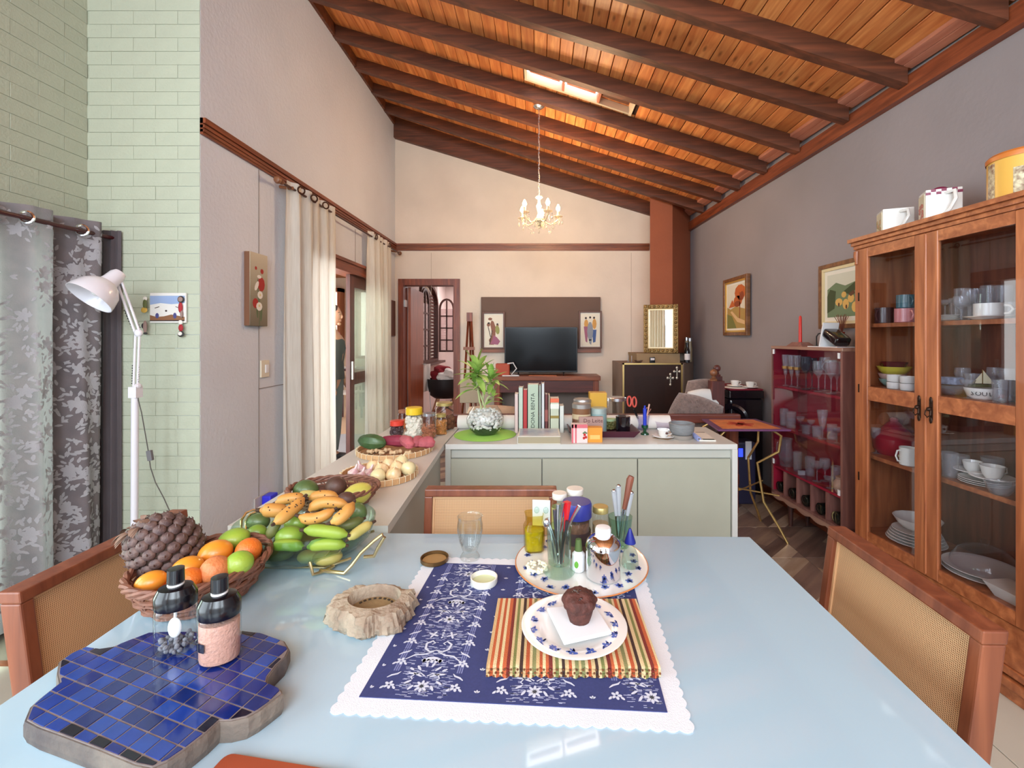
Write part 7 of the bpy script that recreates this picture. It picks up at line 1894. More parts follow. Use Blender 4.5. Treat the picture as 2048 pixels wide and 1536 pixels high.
# coffee jar with blue lid
X, Y = pl(1152, 1110); Y += 0.02
o = thing('coffee_jar', 'tall glass coffee jar with big royal blue lid', 'jar', (X + 0.004, Y, ZS - 0.007))
obj('glass_body', LA([(0, 0.001), (0.036, 0.001), (0.04, 0.006), (0.041, 0.11), (0.037, 0.118)], 30), M_clear, o, smooth=True)
obj('contents', LA([(0, 0.004), (0.036, 0.004), (0.037, 0.1), (0, 0.102)], 24), mat('instant_coffee', (104, 72, 54), 0.9, noise=0.3, nscale=90), o, smooth=True)
obj('paper_label', LA([(0.0414, 0.04), (0.0414, 0.075)], 30, M=None), mat('black_and_tan_label', (56, 38, 40), 0.5), o, smooth=True)
obj('lid', LA([(0.043, 0.112), (0.044, 0.114), (0.044, 0.15), (0.041, 0.157), (0, 0.158)], 36), mat('royal_blue_lid', (44, 50, 134), 0.4), o, smooth=True)
# back jars
def bjar(lab, px, Y, pyt, r, lid, content=None, plab=None, lh=0.018, word=None, name='glass_jar'):
    X = gx(px, Y); z0 = ZS - 0.0035; h = gz(pyt, Y) - z0
    o = thing(name, lab, 'jar', (X, Y, z0))
    obj('glass_body', LA([(0, 0.001), (r * 0.92, 0.001), (r, 0.006), (r, h * 0.78), (r * 0.84, h * 0.86), (r * 0.84, h - 0.002)], 24), M_clear, o, smooth=True)
    if content: obj('contents', LA([(0, 0.004), (r * 0.9, 0.004), (r * 0.92, h * 0.6), (0, h * 0.61)], 20), content, o, smooth=True)
    if plab:
        obj('paper_label', LA([(r * 1.01, h * 0.3), (r * 1.01, h * 0.72)], 24), plab, o, smooth=True)
        if word: text(word, 0.018, pm('label_ink', (40, 44, 30)), o, Matrix.Translation((0, -r * 1.03, h * 0.6)) @ Matrix.Rotation(R(90), 4, 'X'))
    obj('lid', LA([(r * 0.9, h - lh), (r * 0.92, h - lh + 0.001), (r * 0.92, h - 0.002), (r * 0.86, h), (0, h)], 26), lid, o, smooth=True)
    return o
bjar('slim jar with yellow label MEL behind the cutlery glass', 1119, 1.415, 985, 0.025, MC['clear_lid'] if 'clear_lid' in MC else mat('pearl_lid', (222, 216, 206), 0.3), mat('honey_brown', (120, 84, 50), 0.4), mat('yellow_green_label', (206, 208, 140), 0.6), word='MEL')
bjar('rounded clear jar, tallest at the back of the platter', 1150, 1.435, 976, 0.029, mat('pearl_lid', (222, 216, 206), 0.3), None, mat('cream_label', (226, 214, 200), 0.6))
bjar('glass jar with gold screw lid right of the blue lidded one', 1201, 1.375, 1012, 0.026, M_gldl, mat('brown_sugar', (176, 150, 116), 0.8, noise=0.1))
# glass with knives
X, Y = pl(1243, 1096); o = thing('cutlery_tumbler', 'green tinted tumbler holding knives at the right of the platter', 'glass', (X, Y + 0.02, ZS - 0.004)); KX, KY = X, Y + 0.02
obj('glass_body', LA([(0, 0.002), (0.026, 0.002), (0.038, 0.092), (0.036, 0.092), (0.025, 0.008), (0, 0.008)], 12), glassy('green_tint_glass', (226, 242, 234)), o)
k1 = thing('kitchen_knife', 'kitchen knife with brown wooden handle in the green tumbler', 'cutlery', (KX, KY, ZS + 0.01))
obj('blade', TB([(-0.006, 0, 0), (0.012, 0, 0.1)], 0.006, 4), M_steel, k1)
obj('handle', TB([(0.012, 0, 0.1), (0.02, 0, 0.135), (0.03, 0, 0.19), (0.034, 0, 0.2)], [0.007, 0.009, 0.0115, 0.009], 8), wood('knife_handle_wood', (104, 56, 40), (140, 80, 58), 0.5, axis='Z'), k1, smooth=True)
for dx, hh, lab in ((-0.004, 0.17, 'table knife with clear handle leaning left in the green tumbler'), (-0.014, 0.155, 'second clear handled knife at the left rim of the green tumbler'), (0.024, 0.15, 'translucent spatula leaning right in the green tumbler')):
    k1 = thing('table_knife', lab, 'cutlery', (KX + dx * 0.4, KY, ZS + 0.01))
    obj('blade', TB([(0, 0, 0), (dx * 0.5, 0, 0.08)], 0.004, 4), M_steel, k1)
    obj('handle', TB([(dx * 0.5, 0, 0.08), (dx, 0, hh)], [0.005, 0.0085], 8), glassy('frosted_handle', (230, 232, 236), alpha=0.35, body=(214, 218, 226)), k1, smooth=True)
    obj('ferrule', ell(nb(), (dx, 0, hh), (0.007, 0.007, 0.006), 10, 6), M_steel, k1, smooth=True)
# glue bottle with blue cone
X, Y = pl(1263, 1140); o = thing('squeeze_bottle', 'clear squeeze bottle with a dark blue cone cap', 'bottle', (X, Y + 0.02, ZS - 0.001))
obj('body', LA([(0, 0.001), (0.02, 0.001), (0.024, 0.008), (0.021, 0.035), (0.01, 0.062), (0.009, 0.068)], 24), M_clearg, o, smooth=True)
obj('cap', LA([(0, 0.066), (0.0155, 0.066), (0.0155, 0.07), (0.003, 0.106), (0, 0.107)], 24), mat('dark_blue_cap', (26, 36, 130), 0.35), o, smooth=True)
# steel sugar pot
X, Y = pl(1207, 1160); Y += 0.03
o = thing('sugar_pot', 'shiny steel sugar dispenser with a white plastic cap', 'sugar pot', (X + 0.003, Y, ZS - 0.004))
obj('body', LA([(0, 0), (0.043, 0), (0.046, 0.004), (0.046, 0.082), (0, 0.082)], 48), mat('mirror_steel', (224, 224, 228), 0.05, 1.0), o, smooth=True)
obj('lid', LA([(0.0472, 0.078), (0.0475, 0.084), (0.043, 0.096), (0.03, 0.106), (0.022, 0.108), (0, 0.108)], 48), MC['mirror_steel'], o, smooth=True)
obj('cap', LA([(0, 0.106), (0.0205, 0.106), (0.021, 0.124), (0.019, 0.13), (0, 0.132)], 30), mat('white_plastic', (236, 236, 238), 0.4), o, smooth=True)
X, Y = pl(1158, 1141); o = thing('drop_bottle', 'small white bottle with a green leaf on its label, beside the sugar pot', 'bottle', (X, Y + 0.015, ZS - 0.006))
obj('body', LA([(0, 0), (0.016, 0), (0.018, 0.004), (0.018, 0.045), (0.009, 0.055), (0, 0.055)], 24), MC['white_plastic'], o, smooth=True)
obj('cap', LA([(0, 0.054), (0.011, 0.054), (0.008, 0.085), (0, 0.087)], 18), mat('olive_green_cap', (88, 108, 60), 0.4), o, smooth=True)
obj('leaf_print', ell(nb(), (-0.006, -0.0165, 0.022), (0.007, 0.002, 0.010), 10, 6), pm('leaf_print', (96, 160, 50)), o)
one('garlic_crumbs', pieces(nb(), 60, 0.028, 0.0, 0.006, 0.006, 5, 0.6), mat('cream_crumbs', (236, 232, 206), 0.9), 'heap of cream coloured crumbs on the left rim of the platter', 'crumbs', (PX_ - 0.125, PY_ - 0.04, ZS - 0.001))['kind'] = 'stuff'

# ---------------------------------------------------------------- glass fruit bowl
GBX, GBY = -0.70, 1.365
ZB = ZT0
gbw = thing('fruit_bowl', 'large oval glass fruit bowl in a gold wire cradle', 'bowl', (GBX, GBY, ZB))
rx, ry = 0.2, 0.165
obj('glass', LA([(0, 0.010), (0.55, 0.010), (0.78, 0.022), (0.92, 0.05), (0.99, 0.085), (1.0, 0.104), (0.985, 0.106), (0.975, 0.085), (0.90, 0.052), (0.76, 0.028), (0.54, 0.016), (0, 0.016)], 56, sx=rx, sy=ry), glassy('green_bowl_glass', (230, 243, 236), gloss=1.0), gbw, smooth=True)
def rel(p, o): return Vector(p) - Vector(o)
oo = (GBX, GBY, ZB)
M_gwire = mat('pale_gold_wire', (206, 186, 140), 0.25, 0.9)
pth = [rel(wpt(*p), oo) for p in ((619, 1124, 1.235), (626, 1149, 1.228), (650, 1142, 1.25), (668, 1132, 1.275))]
obj('cradle_wire', TB(pth, 0.0045, 8), M_gwire, gbw, smooth=True)
pth = [rel(wpt(*p), oo) for p in ((640, 1141, 1.25), (689, 1146, 1.232), (704, 1130, 1.235), (722, 1106, 1.245), (748, 1082, 1.25), (765, 1069, 1.25), (769, 1074, 1.25), (756, 1096, 1.25), (748, 1112, 1.25), (728, 1114, 1.25))]
obj('cradle_handle', TB(pth, 0.0048, 8), M_gwire, gbw, smooth=True)
for d in (0, 0.014):
    pth = [rel(wpt(*p), oo) + Vector((d, 0.0, -d * 0.3)) for p in ((492, 1090, 1.36), (482, 1062, 1.37), (483, 1040, 1.39), (492, 1026, 1.41), (507, 1020, 1.42), (528, 1022, 1.42))]
    obj('cradle_handle', TB(pth, 0.004, 8), M_gwire, gbw, smooth=True)
for y in (-0.09, 0.09): obj('cradle_foot', TB([(-0.17, y, 0.03), (-0.1, y * 1.0, 0.0055), (0.1, y, 0.0055), (0.17, y, 0.03)], 0.004, 6), M_gwire, gbw, smooth=True)
def ban_mat(name, c, c2):
    return mat(name, c, 0.5, col2=c2, nscale=7, bump=0.08, bscale=60, stretch=(1, 1, 1))
M_by = ban_mat('ripe_banana_skin', (192, 130, 58), (212, 158, 82)); M_bg = ban_mat('green_banana_skin', (120, 148, 44), (160, 182, 66)); M_bt = ban_mat('pale_banana_skin', (196, 176, 104), (170, 160, 84))
M_bd = ban_mat('dark_green_banana_skin', (86, 96, 48), (110, 112, 60))
M_tip = mat('banana_tip', (66, 44, 30), 0.8)
def banana(lab, pts, wpx, m, spots=0, group='ripe bananas piled in the glass bowl', seed=0):
    P = [wpt(*p) for p in pts]
    if len(P) == 2: P = [P[0], P[0].lerp(P[1], 0.5) + Vector((0, 0, 0.008)), P[1]]
    r = wpx * 1.16 * pts[0][2] / F / 2; q = []
    n = 14
    for i in range(n + 1):
        t_ = i / n; q.append(P[0] * (1 - t_) ** 2 + P[1] * 2 * t_ * (1 - t_) + P[2] * t_ * t_)
    c = q[n // 2]; q = [p - c for p in q]
    rs = [r * min(1, 0.62 + 0.5 * math.sin(PI * (0.08 + 0.84 * i / n))) for i in range(n + 1)]; rs[0] *= 0.72; rs[-1] *= 0.72
    o = thing('banana', lab, 'banana', tuple(c), 0, group)
    # ends rounded
    d0 = (q[0] - q[1]).normalized(); d1 = (q[-1] - q[-2]).normalized()
    q2 = [q[0] + d0 * r * 0.55] + q + [q[-1] + d1 * r * 0.55]; r2 = [rs[0] * 0.4] + rs + [rs[-1] * 0.4]
    obj('peel', TB(q2, r2, 10), m, o, smooth=True)
    obj('tip', TB([q2[-1] - d1 * 0.002, q2[-1] + d1 * 0.006], [r * 0.3, r * 0.22], 7), M_tip, o, smooth=True)
    obj('stem_end', TB([q2[0] - d0 * 0.002, q2[0] + d0 * 0.010], [r * 0.34, r * 0.26], 7), M_tip, o, smooth=True)
    if spots:
        rq = random.Random(seed + 3); b = nb()
        for _ in range(spots):
            i = rq.randint(2, n - 2); t_ = (q[i + 1] - q[i - 1]).normalized(); s_ = t_.cross(Vector((0, -1, 0.6))).normalized(); nn = s_.cross(t_).normalized()
            if nn.y > 0: nn = -nn
            a = rq.uniform(-0.9, 0.9); dd = (nn * math.cos(a) + s_ * math.sin(a)); rr = rs[i] * 0.985
            ell(b, q[i] + dd * rr, (0.0022, 0.0016, 0.0022), 6, 4)
        obj('brown_spots', b, M_tip, o, kind='stuff')
    return o
banana('ripe banana lying level at the left end of the pile', [(527, 1020, 1.33), (548, 1020, 1.33), (572, 1023, 1.35)], 24, M_by, 3)
banana('ripe spotted banana slanting down to the left across the pile', [(604, 1000, 1.33), (585, 1022, 1.30), (553, 1044, 1.25)], 21, M_by, 12, seed=1)
banana('ripe banana at the upper left, behind the spotted slanting one', [(556, 1004, 1.40), (577, 994, 1.41), (606, 996, 1.42)], 19, M_by, 3, seed=2)
banana('ripe curved banana on top, right of the pile centre', [(622, 1018, 1.33), (642, 996, 1.35), (690, 1009, 1.35)], 20, M_by, 2, seed=3)
banana('ripe banana curving below the top one, above the green bananas', [(603, 1034, 1.27), (630, 1045, 1.27), (664, 1022, 1.29)], 20, M_by, 3, seed=4)
banana('ripe banana slanting up to the right at the right of the pile', [(667, 1043, 1.25), (688, 1034, 1.26), (704, 1010, 1.29)], 22, M_by, 2, seed=5)
banana('ripe banana at the very back of the pile', [(622, 996, 1.44), (644, 986, 1.45), (672, 994, 1.45)], 18, M_by, 2, seed=6)
banana('pale green banana peeping out at the top back', [(600, 990, 1.47), (618, 986, 1.47), (636, 992, 1.47)], 14, M_bt)
banana('tan green banana leaning on the right rim of the bowl', [(740, 1048, 1.29), (722, 1058, 1.27), (700, 1076, 1.245)], 17, M_bt)
gg = 'green bananas and plantains in the glass bowl'
banana('bright green banana in the middle, under the ripe ones', [(614, 1060, 1.235), (650, 1060, 1.235), (690, 1069, 1.24)], 21, M_bg, group=gg)
banana('green banana at the front left, partly below the rim', [(548, 1092, 1.235), (575, 1086, 1.235), (603, 1094, 1.235)], 20, M_bg, group=gg)
banana('green banana at the front right, partly below the rim', [(620, 1093, 1.23), (650, 1084, 1.235), (686, 1090, 1.245)], 21, M_bg, group=gg)
banana('dark tipped green banana below the spotted slanting one', [(556, 1043, 1.27), (545, 1056, 1.26), (540, 1074, 1.255)], 18, M_bd, group=gg)
banana('dark green banana under the right slanting ripe one', [(674, 1052, 1.29), (698, 1052, 1.29), (722, 1040, 1.32)], 19, M_bd, group=gg)
fg = 'green mangoes and avocados among the bananas'
M_mg = mat('green_mango_skin', (112, 150, 48), 0.4, col2=(142, 172, 66), nscale=6, coat=0.25)
for px, py, Y, a, c, m, lab in ((578, 1072, 1.27, 0.036, 0.027, M_mg, 'bright green mango in the middle of the bowl, left of the green banana'), (514, 1066, 1.335, 0.028, 0.024, M_mg, 'green lime coloured fruit at the left inside the bowl'), (516, 1044, 1.40, 0.034, 0.026, M_avog, 'dark green avocado at the left, above the round green fruit'),
                                (592, 1046, 1.33, 0.032, 0.026, M_mg, 'green mango half hidden under the ripe bananas'), (716, 1026, 1.37, 0.026, 0.03, M_avog, 'green avocado at the right back of the bowl'), (692, 1000, 1.46, 0.03, 0.026, M_avob, 'brownish avocado at the back right, under the papaya'),
                                (620, 1112, 1.29, 0.034, 0.018, M_bt, 'tan fruit seen through the glass at the bottom left of centre'), (655, 1114, 1.28, 0.04, 0.02, M_bt, 'tan fruit seen through the glass at the bottom right of centre'), (560, 1106, 1.30, 0.04, 0.02, M_bd, 'dark green fruit seen through the glass at the bottom left'),
                                (610, 1080, 1.40, 0.09, 0.05, M_bd, 'large dark green plantain deep inside the bowl'), (690, 1075, 1.36, 0.05, 0.035, M_bd, 'dark green fruit deep inside the bowl at the right')):
    fruit('mango' if m is M_mg else 'green_fruit', lab, 'fruit', px, py, Y, a, a * 0.8, c, m, (0, 0, 0.2), fg)
b0 = None

# ---------------------------------------------------------------- wicker fruit basket with pineapple
BXC, BYC = -0.845, 1.14
wicker_basket('wicker_basket', 'brown wicker basket with pineapple and citrus at the left of the table', BXC, BYC, ZT0, 0.143, 0.15, 0.082, 0.66, M_wk, rings=6)
pin = thing('pineapple', 'ripe purple brown pineapple lying in the wicker basket', 'pineapple', tuple(wpt(331, 1092, 1.16)), 0)
AXP = Matrix.Rotation(R(-35), 4, 'Y') @ Matrix.Rotation(R(25), 4, 'X')
pr = (0.069, 0.069, 0.084)
obj('flesh_core', ell(nb(), (0, 0, 0), tuple(v * 0.95 for v in pr), 24, 16, M=AXP), mat('pineapple_gap', (70, 54, 44), 0.8), pin, smooth=True)
b = nb()
ell(b, (0, 0, 0), (0.0142, 0.0142, 0.0095), 10, 6)
for k in range(6):
    a = k * PI / 3; tube(b, [(0.010 * math.cos(a), 0.010 * math.sin(a), 0.001), (0.004 * math.cos(a), 0.004 * math.sin(a), 0.0085)], 0.0014, 3)
tube(b, [(0, 0, 0.006), (0.003, 0, 0.0105), (0.008, 0, 0.012)], [0.003, 0.002, 0.0005], 5)
M_psc = mat('pineapple_scale', (72, 54, 56), 0.6, col2=(120, 96, 88), nscale=50, bump=0.4)
psrc = None
nt_rows = 9
for rI in range(nt_rows):
    ph = PI * (rI + 0.75) / (nt_rows + 0.5); nn = max(4, int(round(2 * PI * pr[0] * math.sin(ph) / 0.0235)))
    for k in range(nn):
        a = 2 * PI * (k + 0.5 * (rI % 2)) / nn
        v = Vector((pr[0] * math.sin(ph) * math.cos(a), pr[1] * math.sin(ph) * math.sin(a), pr[2] * math.cos(ph)))
        nrm = Vector((v.x / pr[0] ** 2, v.y / pr[1] ** 2, v.z / pr[2] ** 2)).normalized()
        v = AXP @ v; nrm = (AXP.to_3x3() @ nrm).normalized()
        qq = nrm.to_track_quat('Z', 'X')
        if psrc is None: psrc = obj('scale', b, M_psc, pin, smooth=True); o = psrc
        else: o = bpy.data.objects.new('scale', psrc.data); COL.objects.link(o); o.parent = pin
        o.location = v * 0.985; o.rotation_euler = qq.to_euler()
b = nb()
for k in range(22):
    a = k * 0.9; e = 0.35 + 0.03 * k
    d = (AXP @ Vector((math.cos(a) * math.sin(e), math.sin(a) * math.sin(e), math.cos(e)))); p0 = AXP @ Vector((0.02 * math.cos(a), 0.02 * math.sin(a), 0.086))
    leaf3(b, p0, d + Vector((math.cos(a), math.sin(a), 0)) * 0.5, 0.032, 0.014, 0.8)
obj('dry_leaves', b, mat('dry_pineapple_leaf', (128, 100, 84), 0.8), pin, smooth=True, kind='stuff')
M_or = mat('orange_peel', (226, 116, 38), 0.45, noise=0.08, nscale=10, bump=0.25, bscale=220, coat=0.15)
M_pe = mat('peach_peel', (214, 128, 76), 0.5, noise=0.1, nscale=12, bump=0.5, bscale=70)
M_ym = mat('yellow_mango_skin', (232, 160, 40), 0.4, col2=(218, 128, 44), nscale=5, coat=0.25)
M_lm = mat('lime_green_peel', (128, 172, 50), 0.4, col2=(168, 190, 70), nscale=5, coat=0.25, bump=0.1, bscale=200)
for px, py, Y, a, c, e, m, nme, lab in ((468, 1078, 1.24, 0.039, 0.034, 0.027, M_lm, 'mango', 'bright green mango at the back of the wicker basket'), (497, 1101, 1.175, 0.031, 0.031, 0.031, M_or, 'orange', 'bright orange at the right end of the wicker basket'),
                                     (431, 1106, 1.16, 0.039, 0.034, 0.031, M_ym, 'mango', 'large yellow orange mango behind the peach coloured fruit'), (478, 1127, 1.10, 0.032, 0.03, 0.029, M_lm, 'lime', 'green lime at the front right of the wicker basket'),
                                     (431, 1141, 1.075, 0.033, 0.032, 0.033, M_pe, 'tangerine', 'bumpy peach coloured tangerine at the basket front'), (375, 1136, 1.09, 0.034, 0.03, 0.026, M_ym, 'mango', 'yellow orange mango beside the pineapple'),
                                     (378, 1160, 1.04, 0.028, 0.026, 0.026, M_or, 'orange', 'orange at the front rim, between the two spice jars'), (302, 1163, 1.045, 0.031, 0.027, 0.022, M_ym, 'mango', 'yellow mango at the left front, below the pineapple')):
    fruit(nme, lab, 'fruit', px, py, Y, a, c, e, m, (0, -0.15, 0.3), 'fruit heaped in the wicker basket')
for (x, y, z, r_) in ((-0.86, 1.13, 0.795, 0.035), (-0.80, 1.10, 0.80, 0.034), (-0.79, 1.16, 0.80, 0.034), (-0.88, 1.07, 0.80, 0.032)):
    one('orange', ell(nb(), (0, 0, 0), (r_, r_, r_), 16, 10), M_or, 'orange buried under the other fruit in the wicker basket', 'fruit', (x, y, z), group='buried oranges in the wicker basket')

# ---------------------------------------------------------------- mosaic slab
ZQ = 0.788
outp = [(49, 1440), (60, 1413), (80, 1395), (118, 1365), (114, 1345), (118, 1322), (140, 1306), (168, 1293), (196, 1297), (223, 1293), (258, 1279), (297, 1264), (345, 1262), (400, 1262), (466, 1258), (524, 1265), (569, 1281), (579, 1297), (572, 1312), (555, 1328), (537, 1352), (534, 1365), (562, 1378), (566, 1386), (545, 1402), (520, 1420), (496, 1433), (465, 1440), (440, 1441), (415, 1464), (370, 1499), (335, 1523), (304, 1536), (270, 1529), (200, 1500), (120, 1470), (75, 1454)]
wo = [Vector(onz(p[0], p[1], ZQ)) for p in outp]
cQ = sum(wo, Vector((0, 0))) / len(wo)
mos = thing('mosaic_trivet', 'irregular stone slab topped with cobalt blue mosaic tiles', 'trivet', (cQ.x, cQ.y, ZT0))
hQ = ZQ - ZT0
b = nb(); q = random.Random(6)
lo = [(p - cQ) * 0.985 for p in wo]; mi = [(p - cQ) * 1.008 for p in wo]; hi = [(p - cQ) for p in wo]
def ring3(ps, z): return [b.verts.new((p.x, p.y, z)) for p in ps]
rr_ = [ring3(lo, 0), ring3(mi, 0.012), ring3(mi, hQ - 0.008), ring3(hi, hQ - 0.0022)]
for a, c in zip(rr_, rr_[1:]):
    for i in range(len(a)): b.faces.new((a[i], a[(i + 1) % len(a)], c[(i + 1) % len(a)], c[i]))
b.faces.new(rr_[0][::-1]); b.faces.new(rr_[-1])
M_slab = mat('weathered_grey_cement', (62, 54, 60), 0.85, col2=(130, 118, 106), nscale=6, bump=0.5, bscale=50)
obj('slab', b, M_slab, mos)
obj('grout', PR([((p - cQ).x * 0.985, (p - cQ).y * 0.985) for p in wo], hQ - 0.0025, hQ - 0.0002), mat('pale_grout', (124, 112, 108), 0.9, noise=0.2, nscale=40), mos)
def clip(poly, shape):
    """Sutherland-Hodgman against a convex cell: clips the outline 'shape' by the tile rectangle"""
    out = shape
    for i in range(len(poly)):
        a, c = poly[i], poly[(i + 1) % len(poly)]; inp, out = out, []
        if not inp: break
        for j in range(len(inp)):
            p, s_ = inp[j], inp[j - 1]
            sp_ = (c[0] - a[0]) * (p[1] - a[1]) - (c[1] - a[1]) * (p[0] - a[0]); ss_ = (c[0] - a[0]) * (s_[1] - a[1]) - (c[1] - a[1]) * (s_[0] - a[0])
            if (sp_ >= 0) != (ss_ >= 0):
                t_ = ss_ / (ss_ - sp_); out.append((s_[0] + (p[0] - s_[0]) * t_, s_[1] + (p[1] - s_[1]) * t_))
            if sp_ >= 0: out.append(p)
    return out
def parea(p): return 0.5 * abs(sum(p[i - 1][0] * p[i][1] - p[i][0] * p[i - 1][1] for i in range(len(p))))
shape = [((p - cQ).x * 0.975, (p - cQ).y * 0.975) for p in wo]
if sum(shape[i - 1][0] * shape[i][1] - shape[i][0] * shape[i - 1][1] for i in range(len(shape))) < 0: shape = shape[::-1]
dA = Vector((math.cos(R(-19)), math.sin(R(-19)))); dB = Vector((math.cos(R(77)), math.sin(R(77))))
pA, pB = 0.034, 0.0275
TM = []
for k, c in enumerate(((18, 46, 128), (14, 36, 112), (24, 58, 146), (20, 40, 104), (30, 66, 150))):
    TM.append(mat('cobalt_tile_%s' % 'abcde'[k], c, 0.16, noise=0.12, nscale=30, coat=0.5))
M_dkt = mat('midnight_tile', (10, 10, 36), 0.2, coat=0.4)
for i in range(-12, 13):
    for j in range(-8, 9):
        o_ = dA * (i * pA) + dB * (j * pB); g = 0.0017
        c4 = [o_ + dA * g + dB * g, o_ + dA * (pA - g) + dB * g, o_ + dA * (pA - g) + dB * (pB - g), o_ + dA * g + dB * (pB - g)]
        cell = [(v.x, v.y) for v in c4]
        pp = clip(cell, shape)
        if len(pp) < 3 or parea(pp) < 0.00012: continue
        # drop near-duplicate corners
        qq = [p for k, p in enumerate(pp) if math.hypot(p[0] - pp[k - 1][0], p[1] - pp[k - 1][1]) > 4e-4]
        if len(qq) < 3: continue
        full = parea(qq) > 0.00045
        dz = q.uniform(-0.0003, 0.0004)
        try: obj('tile', PR(qq, hQ - 0.002, hQ + 0.001 + dz), q.choice(TM) if full or q.random() < 0.6 else M_dkt, mos)
        except ValueError: pass

# spice jars on the slab
def spice(label, px, py, Y0, w, h, content=None, spoon=False):
    X, Y = onz(px, py, ZQ + 0.002); Y += 0.02
    o = thing('spice_jar', label, 'jar', (X, Y, ZQ + 0.002), R(12), 'black capped spice jars on the mosaic slab')
    hw = w / 2; hb = h * 0.56
    obj('glass_body', LA([(0, 0.001), (0.9, 0.001), (1.0, 0.006), (1.0, hb * 0.9), (0.93, hb)], 36, sx=hw, sy=hw * 0.82), M_clear, o, smooth=True)
    if content: obj('contents', LA([(0, 0.004), (0.9, 0.004), (0.93, 0.01), (0.93, hb * 0.86), (0.5, hb * 0.84), (0, hb * 0.88)], 30, sx=hw, sy=hw * 0.82), content, o, smooth=True)
    else: obj('contents', pieces(nb(), 50, 0.026, 0.006, 0.022, 0.005, 3), mat('grey_seeds', (120, 120, 128), 0.7), o, smooth=True, kind='stuff')
    M_cap = mat('glossy_black_cap', (14, 12, 18), 0.22, coat=0.2)
    obj('cap', LA([(0.97, hb * 0.97), (1.0, hb), (1.0, hb + 0.02), (0.93, hb + 0.025), (0.8, hb + 0.034), (0.42, hb + 0.038), (0, hb + 0.038)], 40, sx=hw, sy=hw * 0.84), M_cap, o, smooth=True)
    obj('knob', LA([(0, hb + 0.036), (0.013, hb + 0.036), (0.0125, hb + 0.042), (0.0145, hb + 0.044), (0.014, h), (0, h + 0.002)], 24), M_cap, o, smooth=True)
    obj('collar', LA([(0.0128, hb + 0.0365), (0.0138, hb + 0.037), (0.0138, hb + 0.041), (0.0128, hb + 0.0415)], 24), MC['white_plastic'], o, smooth=True)
    if spoon:
        b = nb(); tube(b, [(0, 0, hb), (0, -0.002, hb * 0.72)], 0.003, 6); ell(b, (0, -0.004, hb * 0.5), (0.012, 0.005, 0.02), 14, 9)
        obj('dosing_spoon', b, MC['white_plastic'], o, smooth=True)
    return o
spice('black capped spice jar with a white spoon inside, nearly empty', 335, 1312, 0, 0.072, 0.158, None, True)
o = spice('black capped spice jar full of pink salt', 424, 1333, 0, 0.072, 0.156, mat('pink_salt', (206, 156, 138), 0.9, noise=0.08, nscale=80, bump=0.4, bscale=200))
lb_ = nb(); ga = [R(-152 + 8 * i) for i in range(6)]; va = [[lb_.verts.new((0.0366 * math.cos(a), 0.03 * math.sin(a), z)) for a in ga] for z in (0.03, 0.046)]
for i in range(5): lb_.faces.new((va[0][i], va[0][i + 1], va[1][i + 1], va[1][i]))
obj('paper_label', lb_, M_dkt, o, label='small black label')
# brown booklet at the near edge
X, Y = onz(478, 1511, 0.7595)
nb1 = thing('leather_notebook', 'reddish brown leather notebook with rounded corners at the near table edge', 'notebook', (X, Y, ZT0), R(-9))
def rrect(x0, y0, x1, y1, r):
    p = []
    for cx, cy, a0 in ((x1 - r, y0 + r, -90), (x1 - r, y1 - r, 0), (x0 + r, y1 - r, 90), (x0 + r, y0 + r, 180)):
        for k in range(5): a = R(a0 + 90 * k / 4); p.append((cx + r * math.cos(a), cy + r * math.sin(a)))
    return p
obj('cover', PR(rrect(-0.02, -0.15, 0.19, 0.0, 0.012), 0.0085, 0.0105), mat('red_brown_leather', (150, 68, 40), 0.45, noise=0.08), nb1)
obj('cover', PR(rrect(-0.02, -0.15, 0.19, 0.0, 0.012), 0, 0.002), MC['red_brown_leather'], nb1)
obj('pages', BX(-0.015, 0.186, -0.146, -0.004, 0.002, 0.0085), MC['page_paper'], nb1)
# ================================================================ CROCKERY BEHIND GLASS
def upx(O, px, v):
    k = (px - CX) / F; ca_, sa_ = math.cos(KANG), math.sin(KANG)
    return (k * (O[1] + v * sa_) - O[0] - v * ca_) / (sa_ + k * ca_)
def KP(px, v, z):
    u = upx((1.761, 2.53), px, v); return tuple(KM @ Vector((u, v, z)))
def DP(px, v, z):
    u = upx((1.79, 3.505), px, v); return tuple(DM @ Vector((u, v, z)))
def mug(label, loc, r, h, m, rz=0.0, group=None):
    o = thing('mug', label, 'mug', loc, rz, group)
    obj('body', LA([(0, 0), (r * 0.9, 0), (r, 0.004), (r, h), (r * 0.93, h), (r * 0.92, 0.006), (0, 0.006)], 28), m, o, smooth=True)
    obj('handle', TB([(r * 0.96, 0, h * 0.82), (r * 1.35, 0, h * 0.8), (r * 1.55, 0, h * 0.5), (r * 1.3, 0, h * 0.22), (r * 0.96, 0, h * 0.2)], r * 0.11, 8), m, o, smooth=True)
    return o
def bowl(label, loc, r, h, m, name='bowl', foot=0.5, group=None, n=0):
    fn = (lambda a, z: 1 + 0.03 * abs(math.sin(n * a))) if n else None
    return one(name, LA([(0, 0), (r * foot, 0), (r * (foot + 0.1), 0.003), (r * 0.85, h * 0.5), (r, h), (r * 0.96, h), (r * 0.8, h * 0.5), (r * foot * 0.9, h * 0.1), (0, h * 0.1)], 32, fn=fn), m, label, 'bowl', loc, group=group)
def plate(label, loc, r, m, group=None, h=0.012):
    return one('plate', LA([(0, 0), (r * 0.6, 0), (r * 0.66, h * 0.3), (r, h), (r * 0.98, h + 0.0015), (r * 0.64, h * 0.5), (0, h * 0.35)], 40), m, label, 'plate', loc, group=group)
G_TUM = [(0, 0.002), (0.9, 0.002), (1.0, 0.95), (1.0, 1.0), (0.95, 1.0), (0.86, 0.08), (0, 0.07)]
